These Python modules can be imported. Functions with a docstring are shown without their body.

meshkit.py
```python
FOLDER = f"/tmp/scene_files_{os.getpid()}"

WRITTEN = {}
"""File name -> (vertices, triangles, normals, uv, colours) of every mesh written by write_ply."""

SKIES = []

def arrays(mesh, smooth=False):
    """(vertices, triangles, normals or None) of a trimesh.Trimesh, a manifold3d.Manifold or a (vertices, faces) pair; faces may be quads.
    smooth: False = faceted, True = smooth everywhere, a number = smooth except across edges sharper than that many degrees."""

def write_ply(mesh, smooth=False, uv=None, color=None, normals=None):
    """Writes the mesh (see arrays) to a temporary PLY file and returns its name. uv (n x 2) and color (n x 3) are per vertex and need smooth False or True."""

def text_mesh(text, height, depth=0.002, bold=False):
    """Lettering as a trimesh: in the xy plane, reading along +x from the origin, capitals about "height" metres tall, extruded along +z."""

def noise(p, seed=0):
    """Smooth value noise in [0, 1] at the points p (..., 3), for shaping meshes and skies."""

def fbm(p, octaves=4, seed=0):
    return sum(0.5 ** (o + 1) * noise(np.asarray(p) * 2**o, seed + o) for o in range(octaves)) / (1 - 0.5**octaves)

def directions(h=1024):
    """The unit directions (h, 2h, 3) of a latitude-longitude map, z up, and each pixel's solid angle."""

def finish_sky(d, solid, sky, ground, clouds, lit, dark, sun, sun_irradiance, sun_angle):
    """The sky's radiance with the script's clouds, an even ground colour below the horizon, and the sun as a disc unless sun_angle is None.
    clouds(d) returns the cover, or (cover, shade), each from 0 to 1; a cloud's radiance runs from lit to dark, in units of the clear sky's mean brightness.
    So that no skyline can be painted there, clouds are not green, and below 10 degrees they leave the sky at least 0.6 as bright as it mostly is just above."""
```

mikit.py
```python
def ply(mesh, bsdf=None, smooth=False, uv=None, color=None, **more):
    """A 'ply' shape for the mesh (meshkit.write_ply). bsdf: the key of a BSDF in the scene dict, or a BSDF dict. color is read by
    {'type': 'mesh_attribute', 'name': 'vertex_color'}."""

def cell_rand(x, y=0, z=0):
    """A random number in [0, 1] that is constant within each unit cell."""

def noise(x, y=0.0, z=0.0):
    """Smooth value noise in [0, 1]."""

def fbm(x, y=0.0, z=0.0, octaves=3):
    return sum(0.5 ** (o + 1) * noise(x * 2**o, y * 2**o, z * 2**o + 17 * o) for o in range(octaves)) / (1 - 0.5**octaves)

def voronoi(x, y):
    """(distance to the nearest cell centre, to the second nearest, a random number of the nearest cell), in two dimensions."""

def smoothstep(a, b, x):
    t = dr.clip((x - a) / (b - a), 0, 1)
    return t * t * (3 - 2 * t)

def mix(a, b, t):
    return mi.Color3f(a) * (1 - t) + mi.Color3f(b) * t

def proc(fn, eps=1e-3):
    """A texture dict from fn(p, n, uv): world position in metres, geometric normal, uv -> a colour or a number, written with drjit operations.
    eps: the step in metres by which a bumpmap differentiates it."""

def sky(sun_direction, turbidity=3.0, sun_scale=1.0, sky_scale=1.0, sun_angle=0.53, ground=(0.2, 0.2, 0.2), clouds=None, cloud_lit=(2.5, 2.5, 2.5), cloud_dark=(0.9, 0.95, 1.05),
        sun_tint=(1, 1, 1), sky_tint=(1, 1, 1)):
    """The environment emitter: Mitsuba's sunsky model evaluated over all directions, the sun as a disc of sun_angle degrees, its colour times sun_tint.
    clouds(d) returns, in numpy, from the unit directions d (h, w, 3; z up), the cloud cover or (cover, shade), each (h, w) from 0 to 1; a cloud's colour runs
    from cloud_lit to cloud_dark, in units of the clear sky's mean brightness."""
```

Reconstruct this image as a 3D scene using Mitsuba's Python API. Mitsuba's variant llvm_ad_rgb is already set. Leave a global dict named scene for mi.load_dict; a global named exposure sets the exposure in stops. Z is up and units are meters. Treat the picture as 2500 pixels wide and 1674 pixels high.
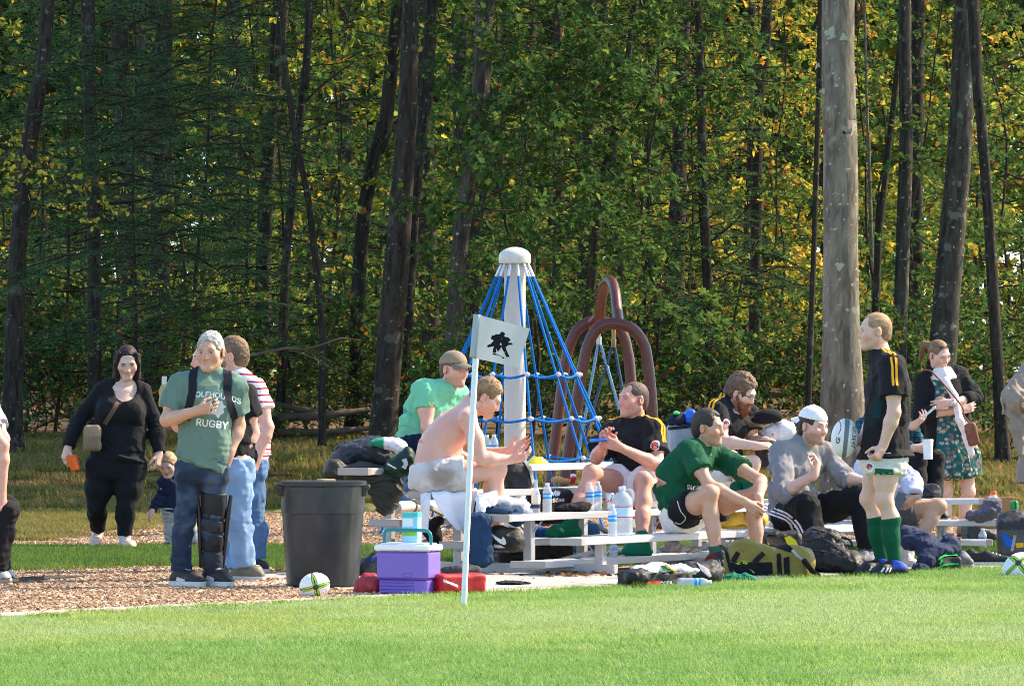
import math, random, threading
from concurrent.futures import ThreadPoolExecutor
import numpy as np, trimesh, manifold3d
from scipy import ndimage
import shapely
from shapely.geometry import Polygon
import drjit as dr, mitsuba as mi
import mikit, meshkit
from mikit import noise as mnoise, fbm as mfbm, voronoi, cell_rand, smoothstep, mix
T = mi.ScalarTransform4f
scene, labels = {}, {}
# ---------------------------------------------------------------- camera, sky, exposure
FPX, CX, CY, HOR, HCAM = 14000.0, 1250.0, 837.0, 945.0, 1.3
PITCH = math.atan((HOR - CY) / FPX)
scene['camera'] = dict(type='perspective', fov=2 * math.degrees(math.atan(1250 / FPX)), fov_axis='x', near_clip=1.0, far_clip=2500.0,
                       to_world=T().look_at(origin=[0, 0, HCAM], target=[0, math.cos(PITCH), HCAM + math.sin(PITCH)], up=[0, 0, 1]))
SUN_AZ, SUN_EL = math.radians(22), math.radians(42)
SUN = np.array([math.cos(SUN_AZ) * math.cos(SUN_EL), math.sin(SUN_AZ) * math.cos(SUN_EL), math.sin(SUN_EL)])
scene['sky'] = mikit.sky(SUN.tolist(), turbidity=3.5, sky_scale=1.65, sun_scale=0.9, sky_tint=(1.02, 0.99, 0.94), sun_tint=(1.0, 0.98, 0.95))
exposure = 3.1


def P(x, y, Y):
    """The world point at depth Y that a pixel of the 2500 x 1674 photograph shows."""
    a, b = (x - CX) / FPX, (CY - y) / FPX
    dy, dz = math.cos(PITCH) - b * math.sin(PITCH), math.sin(PITCH) + b * math.cos(PITCH)
    return np.array([a * Y / dy, Y, HCAM + dz * Y / dy])


def G(x, y, z=0.0):
    a, b = (x - CX) / FPX, (CY - y) / FPX
    dy, dz = math.cos(PITCH) - b * math.sin(PITCH), math.sin(PITCH) + b * math.cos(PITCH)
    t = (z - HCAM) / dz
    return np.array([a * t, dy * t, z])


A = lambda *v: np.array(v, float)
def unit(v): v = np.asarray(v, float); return v / max(np.linalg.norm(v), 1e-12)
def lerp(a, b, t): return np.asarray(a) * (1 - t) + np.asarray(b) * t
rng = np.random.default_rng(7)
# ---------------------------------------------------------------- materials
def vc(): return {'type': 'mesh_attribute', 'name': 'vertex_color'}
def rgb(*c): return {'type': 'rgb', 'value': list(c)}
def bsdf(key, base, rough=0.6, **more):
    scene[key] = {'type': 'twosided', 'b': {'type': 'principled', 'base_color': base, 'roughness': rough, **more}}
bsdf('skin', vc(), 0.48, specular=0.4, sheen=0.15)
bsdf('cloth', vc(), 0.9, specular=0.15, sheen=0.3)
bsdf('satin', vc(), 0.55, specular=0.3, sheen=0.2)
scene['hair'] = {'type': 'bumpmap', 'tex': mikit.proc(lambda p, n, uv: 0.005 * mfbm(p.x * 120, p.y * 120, p.z * 70), 0.002), 'scale': 1.0, 'b': {'type': 'twosided', 'b': {'type': 'principled', 'base_color': vc(), 'roughness': 0.6, 'specular': 0.25}}}
bsdf('plastic', vc(), 0.38, specular=0.45)
bsdf('gloss', vc(), 0.16, specular=0.5, clearcoat=0.6)
bsdf('matte', vc(), 0.85, specular=0.2)
bsdf('metal', vc(), 0.38, metallic=0.75)
bsdf('print_ink', vc(), 0.8, specular=0.1)
scene['clear_plastic'] = {'type': 'thindielectric', 'int_ior': 1.35, 'specular_transmittance': {'type': 'rgb', 'value': [0.94, 0.96, 0.97]}}
def leafmat(key, trans=0.9, rough=0.42, eta=1.45):
    scene[key] = {'type': 'principledthin', 'base_color': vc(), 'roughness': rough, 'diff_trans': trans, 'eta': eta, 'spec_trans': 0.0}
leafmat('leaf', 0.95, 0.27, 1.6)
leafmat('needle', 0.5, 0.5)
leafmat('blade', 0.95, 0.36, 1.5)

# ---------------------------------------------------------------- scene helpers
_used, LOCK = {}, threading.RLock()
def key_of(name):
    n = _used.get(name, -1) + 1
    _used[name] = n
    return name if n == 0 else f'{name}_{n:03d}'
def put(name, mesh, mat, parent=None, color=None, smooth=True, label=None, kind=None, **more):
    key = key_of((parent + '__' if parent else '') + name)
    if isinstance(mesh, trimesh.Trimesh): mesh = (np.asarray(mesh.vertices), np.asarray(mesh.faces))
    if color is not None:
        n = len(mesh[0])
        color = np.asarray(color, float)
        if color.ndim == 1: color = np.tile(color, (n, 1))
        if smooth is not True and smooth is not False:      # a smoothing angle splits vertices: do it here
            tm = trimesh.graph.smooth_shade(trimesh.Trimesh(mesh[0], mesh[1], process=False, vertex_colors=None), angle=np.radians(smooth), facet_minarea=None) if color.std(0).max() < 1e-9 else None
            if tm is not None: mesh, color = (np.asarray(tm.vertices), np.asarray(tm.faces)), np.tile(color[0], (len(tm.vertices), 1))
            smooth = True
        elif smooth is False: pass
    with LOCK: scene[key] = mikit.ply(mesh, mat, smooth=smooth, color=color, **more)
    lab = {}
    if label: lab['label'] = label
    if kind: lab['kind'] = kind
    if lab: labels[key] = lab
    return key
def thing(name, label, category, group=None):
    key = key_of(name)
    labels[key] = {'label': label, 'category': category}
    if group: labels[key]['group'] = group
    return key
def srgb(*c):
    c = np.array(c, float) / 255
    return np.where(c < 0.04045, c / 12.92, ((c + 0.055) / 1.055) ** 2.4)

# ---------------------------------------------------------------- mesh helpers
def cat(*ms):
    ms = [m if isinstance(m, tuple) else (np.asarray(m.vertices), np.asarray(m.faces)) for m in ms]
    v, f, o = [], [], 0
    for a, b in ms:
        v.append(np.asarray(a)); f.append(np.asarray(b) + o); o += len(a)
    return np.vstack(v), np.vstack(f)
def tube(pts, r, n=10, caps=True):
    """A tube along pts; r a number or one radius per point."""
    pts = np.asarray(pts, float); m = len(pts); r = np.broadcast_to(np.asarray(r, float), m)
    t = np.gradient(pts, axis=0); t /= np.maximum(np.linalg.norm(t, axis=1, keepdims=True), 1e-9)
    ref = A(0, 0, 1) if abs(t[0][2]) < 0.9 else A(1, 0, 0)
    x = unit(np.cross(ref, t[0])); X = []
    for k in range(m):
        x = unit(x - t[k] * (x @ t[k])); X.append(x)
    X = np.array(X); Yv = np.cross(t, X)
    a = np.arange(n) * 2 * np.pi / n
    v = pts[:, None] + r[:, None, None] * (np.cos(a)[None, :, None] * X[:, None] + np.sin(a)[None, :, None] * Yv[:, None])
    v = v.reshape(-1, 3)
    i = np.arange(n); j = (i + 1) % n; f = []
    for k in range(m - 1):
        f += [np.stack([k * n + i, k * n + j, (k + 1) * n + j], 1), np.stack([k * n + i, (k + 1) * n + j, (k + 1) * n + i], 1)]
    if caps:
        v = np.vstack([v, pts[0], pts[-1]]); c = m * n
        f += [np.stack([j, i, np.full(n, c)], 1), np.stack([(m - 1) * n + i, (m - 1) * n + j, np.full(n, c + 1)], 1)]
    return v, np.vstack(f)
def spline(pts, n=40):
    """Catmull-Rom through pts."""
    p = np.asarray(pts, float)
    if len(p) < 3: return np.array([lerp(p[0], p[-1], t) for t in np.linspace(0, 1, n)])
    p = np.vstack([2 * p[0] - p[1], p, 2 * p[-1] - p[-2]])
    out = []
    for u in np.linspace(0, len(p) - 3 - 1e-9, n):
        k = int(u); t = u - k; a, b, c, d = p[k:k + 4]
        out.append(0.5 * (2 * b + (c - a) * t + (2 * a - 5 * b + 4 * c - d) * t * t + (3 * b - a - 3 * c + d) * t ** 3))
    return np.array(out)
def box(lo, hi, bevel=0.004):
    """A chamfered box (hull of 24 points)."""
    lo, hi = np.asarray(lo, float), np.asarray(hi, float)
    b = min(bevel, 0.45 * (hi - lo).min())
    pts = [[(lo, hi)[s][k] + (b if s == 0 else -b) * (k != ax) for k, s in enumerate(c)] for c in np.ndindex(2, 2, 2) for ax in range(3)]
    h = trimesh.Trimesh(np.array(pts), process=False).convex_hull
    return np.asarray(h.vertices), np.asarray(h.faces)
def xf(mesh, M):
    v, f = mesh if isinstance(mesh, tuple) else (np.asarray(mesh.vertices), np.asarray(mesh.faces))
    M = np.asarray(M, float)
    return v @ M[:3, :3].T + M[:3, 3], f
def frame(o, x, y, z):
    M = np.eye(4); M[:3, 0], M[:3, 1], M[:3, 2], M[:3, 3] = x, y, z, o
    return M
def rotz(a): c, s = math.cos(a), math.sin(a); return A([c, -s, 0], [s, c, 0], [0, 0, 1])
def lathe(prof, n=24):
    """Revolves [(r, z)...] about z."""
    p = np.asarray(prof, float); m = len(p); a = np.arange(n) * 2 * np.pi / n
    v = np.stack([p[:, :1] * np.cos(a), p[:, :1] * np.sin(a), np.repeat(p[:, 1:], n, 1)], -1).reshape(-1, 3)
    i = np.arange(n); j = (i + 1) % n; f = []
    for k in range(m - 1):
        f += [np.stack([k * n + i, k * n + j, (k + 1) * n + j], 1), np.stack([k * n + i, (k + 1) * n + j, (k + 1) * n + i], 1)]
    return v, np.vstack(f)
# ---------------------------------------------------------------- the ground
def ground_z(X, Y):
    X, Y = np.asarray(X, float), np.asarray(Y, float)
    t = np.clip((Y - (57.5 + 0.25 * X)) / 8.5, 0, 1)
    z = 0.66 * t * t * (3 - 2 * t) + np.clip(Y - 66, 0, 90) * 0.012
    bump = (meshkit.fbm(np.stack([X * 0.5, Y * 0.5, X * 0], -1), 3, 3) - 0.5) * 0.3
    return z + bump * np.clip((Y - 58) / 5, 0, 1)
def ground_tex(p, n, uv):
    far = smoothstep(62.5, 66.5, p.y + 1.6 * mfbm(p.x * 0.7, p.y * 0.7))
    l = mfbm(p.x * 9, p.y * 6, p.z * 9); q = mfbm(p.x * 1.1, p.y * 0.9, 5.0)
    soil = mix((0.05, 0.034, 0.02), (0.17, 0.105, 0.05), l)
    grass = mix((0.07, 0.09, 0.022), (0.2, 0.155, 0.06), smoothstep(0.3, 0.75, 0.6 * q + 0.4 * l))
    return mix(grass, soil, far)
bsdf('ground_material', mikit.proc(ground_tex), 0.95, specular=0.1)
gx = np.concatenate([[-1200, -400, -120, -60, -40, -30, -25], np.arange(-22, 22.1, 0.4), [25, 30, 40, 60, 120, 400, 1200]])
gy = np.concatenate([[-600, -100, -20, 10, 20, 30, 40], np.arange(46, 110, 0.5), [115, 125, 150, 200, 400, 1500]])
def sheet(xs, ys, fn):
    X, Yg = np.meshgrid(xs, ys)
    v = np.stack([X, Yg, fn(X, Yg)], -1).reshape(-1, 3)
    k = np.arange(len(v)).reshape(X.shape)
    return v, np.vstack([np.stack([k[:-1, :-1], k[:-1, 1:], k[1:, 1:]], -1).reshape(-1, 3), np.stack([k[:-1, :-1], k[1:, 1:], k[1:, :-1]], -1).reshape(-1, 3)])
put('ground', sheet(gx, gy, lambda X, Yg: ground_z(X, Yg) - 0.012), 'ground_material', kind='structure')

KA, KB = G(0, 1511), G(2500, 1387)
KD = unit(KB - KA); KN = A(KD[1], -KD[0], 0)           # towards the field
def flat_poly(pts, z, step=0.5):
    poly = Polygon([tuple(p[:2]) for p in pts])
    v, f = trimesh.creation.triangulate_polygon(poly, engine='earcut')
    return np.column_stack([v, np.full(len(v), z)]), f
def lawn_tex(p, n, uv):
    l = mfbm(p.x * 3, p.y * 1.2); m = mfbm(p.x * 40, p.y * 12)
    return mix((0.06, 0.11, 0.012), (0.2, 0.26, 0.05), 0.6 * l + 0.4 * m)
bsdf('lawn_material', mikit.proc(lawn_tex), 0.9, specular=0.1)
k0, k1 = KA - KD * 30, KB + KD * 40
put('lawn', flat_poly([k0, k1, k1 + KN * 80, k0 + KN * 80], -0.006), 'lawn_material', kind='structure')
def chip_tex(p, n, uv):
    d, e, r = voronoi(p.x * 28 + 2 * mfbm(p.x * 6, p.y * 6), p.y * 28)
    l = mfbm(p.x * 1.3, p.y * 1.3)
    c = mix((0.21, 0.12, 0.065), (0.54, 0.36, 0.22), r * 0.75 + 0.25 * l)
    return c * (0.35 + 0.65 * smoothstep(0.02, 0.3, e - d))
bsdf('chip_ground_material', mikit.proc(chip_tex), 0.95, specular=0.1)
bsdf('chip_material', vc(), 0.9, specular=0.1)
CH1 = [G(-260, 1522), G(1010, 1460), G(700, 1436), G(640, 1390), G(400, 1387), G(150, 1394), G(-260, 1408)]
CH2 = [G(60, 1344), G(700, 1345), G(1500, 1343), G(2700, 1335), G(2700, 1275), G(2200, 1262), G(1700, 1250), G(1000, 1248), G(720, 1250), G(450, 1268), G(250, 1296), G(70, 1322)]
put('wood_chip_bed', flat_poly(CH1, 0.004), 'chip_ground_material', kind='structure')
put('wood_chip_bed', flat_poly(CH2, 0.004), 'chip_ground_material', kind='structure')
GS = [G(-260, 1410), G(150, 1397), G(400, 1390), G(640, 1392), G(1200, 1396), G(2700, 1375), G(2700, 1330), G(1500, 1341), G(700, 1343), G(60, 1342), G(-260, 1345)]
put('grass_strip', flat_poly(GS, 0.0), 'lawn_material', kind='structure')
def conc_tex(p, n, uv):
    l = mfbm(p.x * 2.2, p.y * 2.2, p.z * 4, octaves=4); s = mfbm(p.x * 45, p.y * 45, p.z * 45)
    c = mix((0.22, 0.195, 0.165), (0.40, 0.37, 0.325), 0.6 * l + 0.4 * s)
    crack = smoothstep(0.0, 0.012, dr.abs(mfbm(p.x * 0.9, p.y * 0.9, 3.0) - 0.5))
    return c * (0.6 + 0.4 * crack)
bsdf('concrete', mikit.proc(conc_tex), 0.9, specular=0.15)
PAD = [G(368, 1434), G(700, 1439), G(1000, 1457), G(2560, 1383), G(2560, 1354), G(1650, 1358), G(1130, 1386), G(848, 1400), G(600, 1414)]
pad = trimesh.creation.extrude_polygon(Polygon([tuple(p[:2]) for p in PAD]), 0.09, engine='earcut'); pad.apply_translation([0, 0, -0.06])
put('concrete_pad', pad, 'concrete', smooth=False, kind='structure')
PADZ = 0.03
# kerb along the field: separate lengths with joints
kc = 0; kl = 1.5; kpos = 0.0; klen = np.linalg.norm(k1 - k0)
kerb = thing('kerb', 'low grey concrete kerb between the mown field and the wood chips', 'kerb')
for i in range(26):
    a = KA + KD * (-1.5 + i * kl); 
    if i * kl > 14: break
    M = frame(a, KD, -KN, A(0, 0, 1))
    put('slab', xf(box((0.006, 0.0, -0.08), (kl - 0.006, 0.13, 0.028 + 0.004 * rng.random()), 0.012), M), 'concrete', kerb, smooth=False)

# instanced scatter patches
def scatter(name, key_group, spots, label, cat, zfun=None, tilt=False):
    base = key_of(name)
    for i, (x, y, a, s) in enumerate(spots):
        z = 0.0 if zfun is None else float(zfun(x, y))
        scene[f'{base}__{i:03d}'] = {'type': 'instance', 'g': {'type': 'ref', 'id': key_group}, 'to_world': T().translate([x, y, z]).rotate([0, 0, 1], a).scale([s, s, s])}
    labels[base] = {'kind': 'stuff', 'label': label, 'category': cat}
def blades(n, size, hmin, hmax, w, cols, seed, lean=0.5, seg=2):
    r = np.random.default_rng(seed)
    x, y = r.random(n) * size - size / 2, r.random(n) * size - size / 2
    h = r.uniform(hmin, hmax, n); a = r.random(n) * 2 * np.pi; l = r.uniform(0.1, lean, n) * h
    ww = w * r.uniform(0.6, 1.3, n)
    d = np.stack([np.cos(a), np.sin(a), 0 * a], 1); sd = np.stack([-np.sin(a), np.cos(a), 0 * a], 1)
    b = np.stack([x, y, 0 * x], 1); up = A(0, 0, 1)
    v = np.stack([b - sd * ww[:, None], b + sd * ww[:, None],
                  b + up * (h * 0.6)[:, None] + d * (l * 0.35)[:, None] - sd * (ww * 0.8)[:, None], b + up * (h * 0.6)[:, None] + d * (l * 0.35)[:, None] + sd * (ww * 0.8)[:, None],
                  b + up * h[:, None] + d * l[:, None]], 1)
    f = np.array([[0, 1, 3], [0, 3, 2], [2, 3, 4]])
    F = (np.arange(n)[:, None, None] * 5 + f[None]).reshape(-1, 3)
    cols = np.asarray(cols); t = r.random(n)
    clump = meshkit.fbm(np.stack([x * 3, y * 3, 0 * x + seed], 1), 3)
    k = np.clip((t * 0.6 + clump * 0.7) - 0.15, 0, 0.999) * (len(cols) - 1)
    i = k.astype(int); c = cols[i] * (1 - (k - i))[:, None] + cols[i + 1] * (k - i)[:, None]
    return (v.reshape(-1, 3), F), np.repeat(c, 5, 0)
def group(key, **shapes):
    scene[key] = {'type': 'shapegroup', **shapes}
def in_poly(pts, step, seed, jitter=0.45):
    r = np.random.default_rng(seed); poly = Polygon([tuple(p[:2]) for p in pts]); x0, y0, x1, y1 = poly.bounds
    out = []
    for x in np.arange(x0, x1 + step, step):
        for y in np.arange(y0, y1 + step, step):
            px, py = x + r.uniform(-jitter, jitter) * step, y + r.uniform(-jitter, jitter) * step
            if poly.contains(shapely.Point(px, py)): out.append((px, py, r.random() * 360, r.uniform(0.85, 1.15)))
    return out
LAWN = [(0.13, 0.25, 0.035), (0.235, 0.38, 0.075), (0.34, 0.47, 0.13), (0.52, 0.57, 0.28)]
LAWNS = [LAWN, [tuple(lerp(A(*c), A(.55, .58, .36), .35)) for c in LAWN], [tuple(A(*c) * A(.72, .84, .8)) for c in LAWN], [tuple(lerp(A(*c), A(.5, .46, .2), .3)) for c in LAWN]]
for q in range(4):
    m, c = blades(3600, 0.8, 0.024, 0.06 + 0.008 * (q == 2), 0.0026, LAWNS[q], 20 + q, lean=0.9)
    group(f'lawn_patch_{q}', blades=mikit.ply(m, 'blade', smooth=False, color=c))
    LP = [k0 * 0 + KA - KD * 3.2 - KN * 0.1, KB + KD * 4.2 - KN * 0.1, A(KB[0] + 5, 24.0, 0), A(-4.5, 20.0, 0)]
    LPoly = [KA - KD * 1.2 + KN * 0.56, KB + KD * 1.2 + KN * 0.56, A(4.6, 30, 0), A(3.6, 22.5, 0), A(-3.0, 22.5, 0)]
spots = in_poly(LPoly, 0.46, 31)
base = key_of('mown_grass')
for i, (x, y, a, s) in enumerate(spots):
    w_ = float(meshkit.fbm(A(x * .45, y * .22, 1.5), 2, 4)) + rng.normal(0, .05); w2_ = float(meshkit.fbm(A(x * .7, y * .3, 8.5), 2, 9)) + rng.normal(0, .05)
    lq_ = 1 if w_ > .56 else 2 if w_ < .42 else 3 if w2_ > .57 else 0
    scene[f'{base}__{i:03d}'] = {'type': 'instance', 'g': {'type': 'ref', 'id': f'lawn_patch_{lq_}'}, 'to_world': T().translate([x, y, -0.006]).rotate([0, 0, 1], a)}
labels[base] = {'kind': 'stuff', 'label': 'bright sunlit mown grass of the playing field in front', 'category': 'grass'}
# a thin fringe of taller blades along the kerb
r_ = np.random.default_rng(5)
m, c = blades(150, 0.26, 0.018, 0.055, 0.0026, LAWN, 41, lean=0.9); group('fringe_patch', blades=mikit.ply(m, 'blade', smooth=False, color=c))
scatter('edge_grass', 'fringe_patch', [(*(KA + KD * t + KN * (0.10 + 0.20 * r_.random()))[:2], r_.random() * 360, r_.uniform(0.7, 1.15)) for t in np.arange(-1.2, 13, 0.13)], 'uneven taller blades of grass along the field side of the kerb', 'grass')
STRIP = [(0.07, 0.13, 0.03), (0.12, 0.20, 0.045), (0.2, 0.27, 0.075)]
m, c = blades(2600, 0.9, 0.03, 0.075, 0.0032, STRIP, 51); group('strip_patch', blades=mikit.ply(m, 'blade', smooth=False, color=c))
scatter('strip_grass', 'strip_patch', in_poly(GS, 0.55, 52), 'green grass of the narrow strip between the two chip beds', 'grass')
def chips(n, size, seed):
    r = np.random.default_rng(seed)
    t = np.array(box((-0.5, -0.5, -0.5), (0.5, 0.5, 0.5), 0.0)[0]); h = trimesh.creation.box((1, 1, 1)); tv, tf = np.asarray(h.vertices), np.asarray(h.faces)
    vs, cs = [], []
    for _ in range(n):
        d = A(r.uniform(0.016, 0.056), r.uniform(0.007, 0.022), r.uniform(0.003, 0.007))
        a, b = r.random() * 6.28, r.normal(0, 0.3)
        R = rotz(a) @ A([1, 0, 0], [0, 1, 0], [0, 0, 1]) @ A([math.cos(b), 0, -math.sin(b)], [0, 1, 0], [math.sin(b), 0, math.cos(b)])
        vs.append((tv * d) @ R.T + A(r.uniform(-size, size) / 2, r.uniform(-size, size) / 2, r.uniform(0.003, 0.02)))
        c = lerp(A(0.19, 0.105, 0.055), A(0.63, 0.45, 0.295), r.random() ** 1.15) * r.uniform(0.8, 1.1); cs.append(np.tile(c, (8, 1)))
    return (np.vstack(vs), (np.arange(n)[:, None, None] * 8 + tf[None]).reshape(-1, 3)), np.vstack(cs)
for q in range(2):
    m, c = chips(1700, 0.7, 60 + q); group(f'chip_patch_{q}', chips=mikit.ply(m, 'chip_material', smooth=False, color=c))
scatter('wood_chips', 'chip_patch_0', in_poly(CH1, 0.42, 61), 'loose tan wood chips of the bed beside the field', 'wood chips', lambda x, y: 0.004)
scatter('wood_chips', 'chip_patch_1', in_poly(CH2, 0.62, 62), 'loose brown wood chips of the play area by the woods', 'wood chips', lambda x, y: 0.004)
# weeds and rough grass on the bank
WEED = [(0.06, 0.11, 0.025), (0.11, 0.16, 0.035), (0.21, 0.20, 0.06), (0.28, 0.20, 0.09), (0.2, 0.13, 0.06)]
m, c = blades(1500, 1.3, 0.02, 0.11, 0.007, WEED, 71, lean=1.5); group('weed_patch', blades=mikit.ply(m, 'blade', smooth=False, color=c))
m, c = blades(1200, 1.3, 0.02, 0.08, 0.008, [(0.07, 0.11, 0.025), (0.24, 0.16, 0.06), (0.36, 0.25, 0.12), (0.25, 0.15, 0.07)], 72, lean=1.4); group('dry_patch', blades=mikit.ply(m, 'blade', smooth=False, color=c))
BANK = [A(-8, 44, 0), A(-4, 52, 0), *[p for p in CH2[::-1][:10]], A(12, 58, 0), A(12, 68, 0), A(-10, 67, 0)]
BANKP = [A(-9, 55, 0), G(70, 1322), G(250, 1296), G(450, 1268), G(720, 1250), G(1000, 1248), G(1700, 1250), G(2200, 1262), G(2700, 1275), A(12, 67.5, 0), A(-10, 67.5, 0)]
sp = in_poly(BANKP, 0.62, 73)
scatter('bank_weeds', 'weed_patch', sp[::2] + sp[1::4], 'rough green weeds on the bank below the woods', 'weeds', lambda x, y: ground_z(x, y) - 0.015)
scatter('dry_grass', 'dry_patch', sp[3::4], 'dry brown grass and leaf litter on the bank', 'grass', lambda x, y: ground_z(x, y) - 0.015)
m, c = blades(2200, 1.0, 0.03, 0.09, 0.005, STRIP, 74); group('far_strip_patch', blades=mikit.ply(m, 'blade', smooth=False, color=c))
# ---------------------------------------------------------------- smooth solids: distance fields on a grid, meshed by surface nets
F32 = np.float32
def _n2(q): return np.einsum('...i,...i', q, q)
def _f(*v): return [np.asarray(x, F32) for x in v]
def ball(c, r):
    c = np.asarray(c, float); c_ = c.astype(F32)
    return (lambda p: np.sqrt(_n2(p - c_)) - F32(r), c - r, c + r)
def ell(c, r, R=None):
    c, r = np.asarray(c, float), np.asarray(r, float); R = np.eye(3) if R is None else np.asarray(R, float)
    ext = np.abs(R) @ r; c_, A1, A2 = _f(c, R / r, R / (r * r))
    def fn(p):
        q = p - c_
        k0 = np.sqrt(_n2(q @ A1)); k1 = np.sqrt(_n2(q @ A2))
        return k0 * (k0 - 1) / np.maximum(k1, 1e-6)
    return (fn, c - ext, c + ext)
def cone(a, b, ra, rb=None):
    a, b = np.asarray(a, float), np.asarray(b, float); rb = ra if rb is None else rb
    ba = b - a; l2 = F32(max(ba @ ba, 1e-9)); m = max(ra, rb); a_, ba_ = _f(a, ba)
    def fn(p):
        q = p - a_; w = q @ ba_; t = np.clip(w / l2, 0, 1)
        return np.sqrt(np.maximum(_n2(q) - 2 * t * w + t * t * l2, 0)) - (F32(ra) + F32(rb - ra) * t)
    return (fn, np.minimum(a, b) - m, np.maximum(a, b) + m)
def cut(prim, o, n):
    """prim with everything on the n side of the plane through o taken away."""
    fn, lo, hi = prim; n = unit(n); c, n_ = F32(np.asarray(o, float) @ n), n.astype(F32)
    return (lambda p: np.maximum(fn(p), p @ n_ - c), lo, hi)
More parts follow.
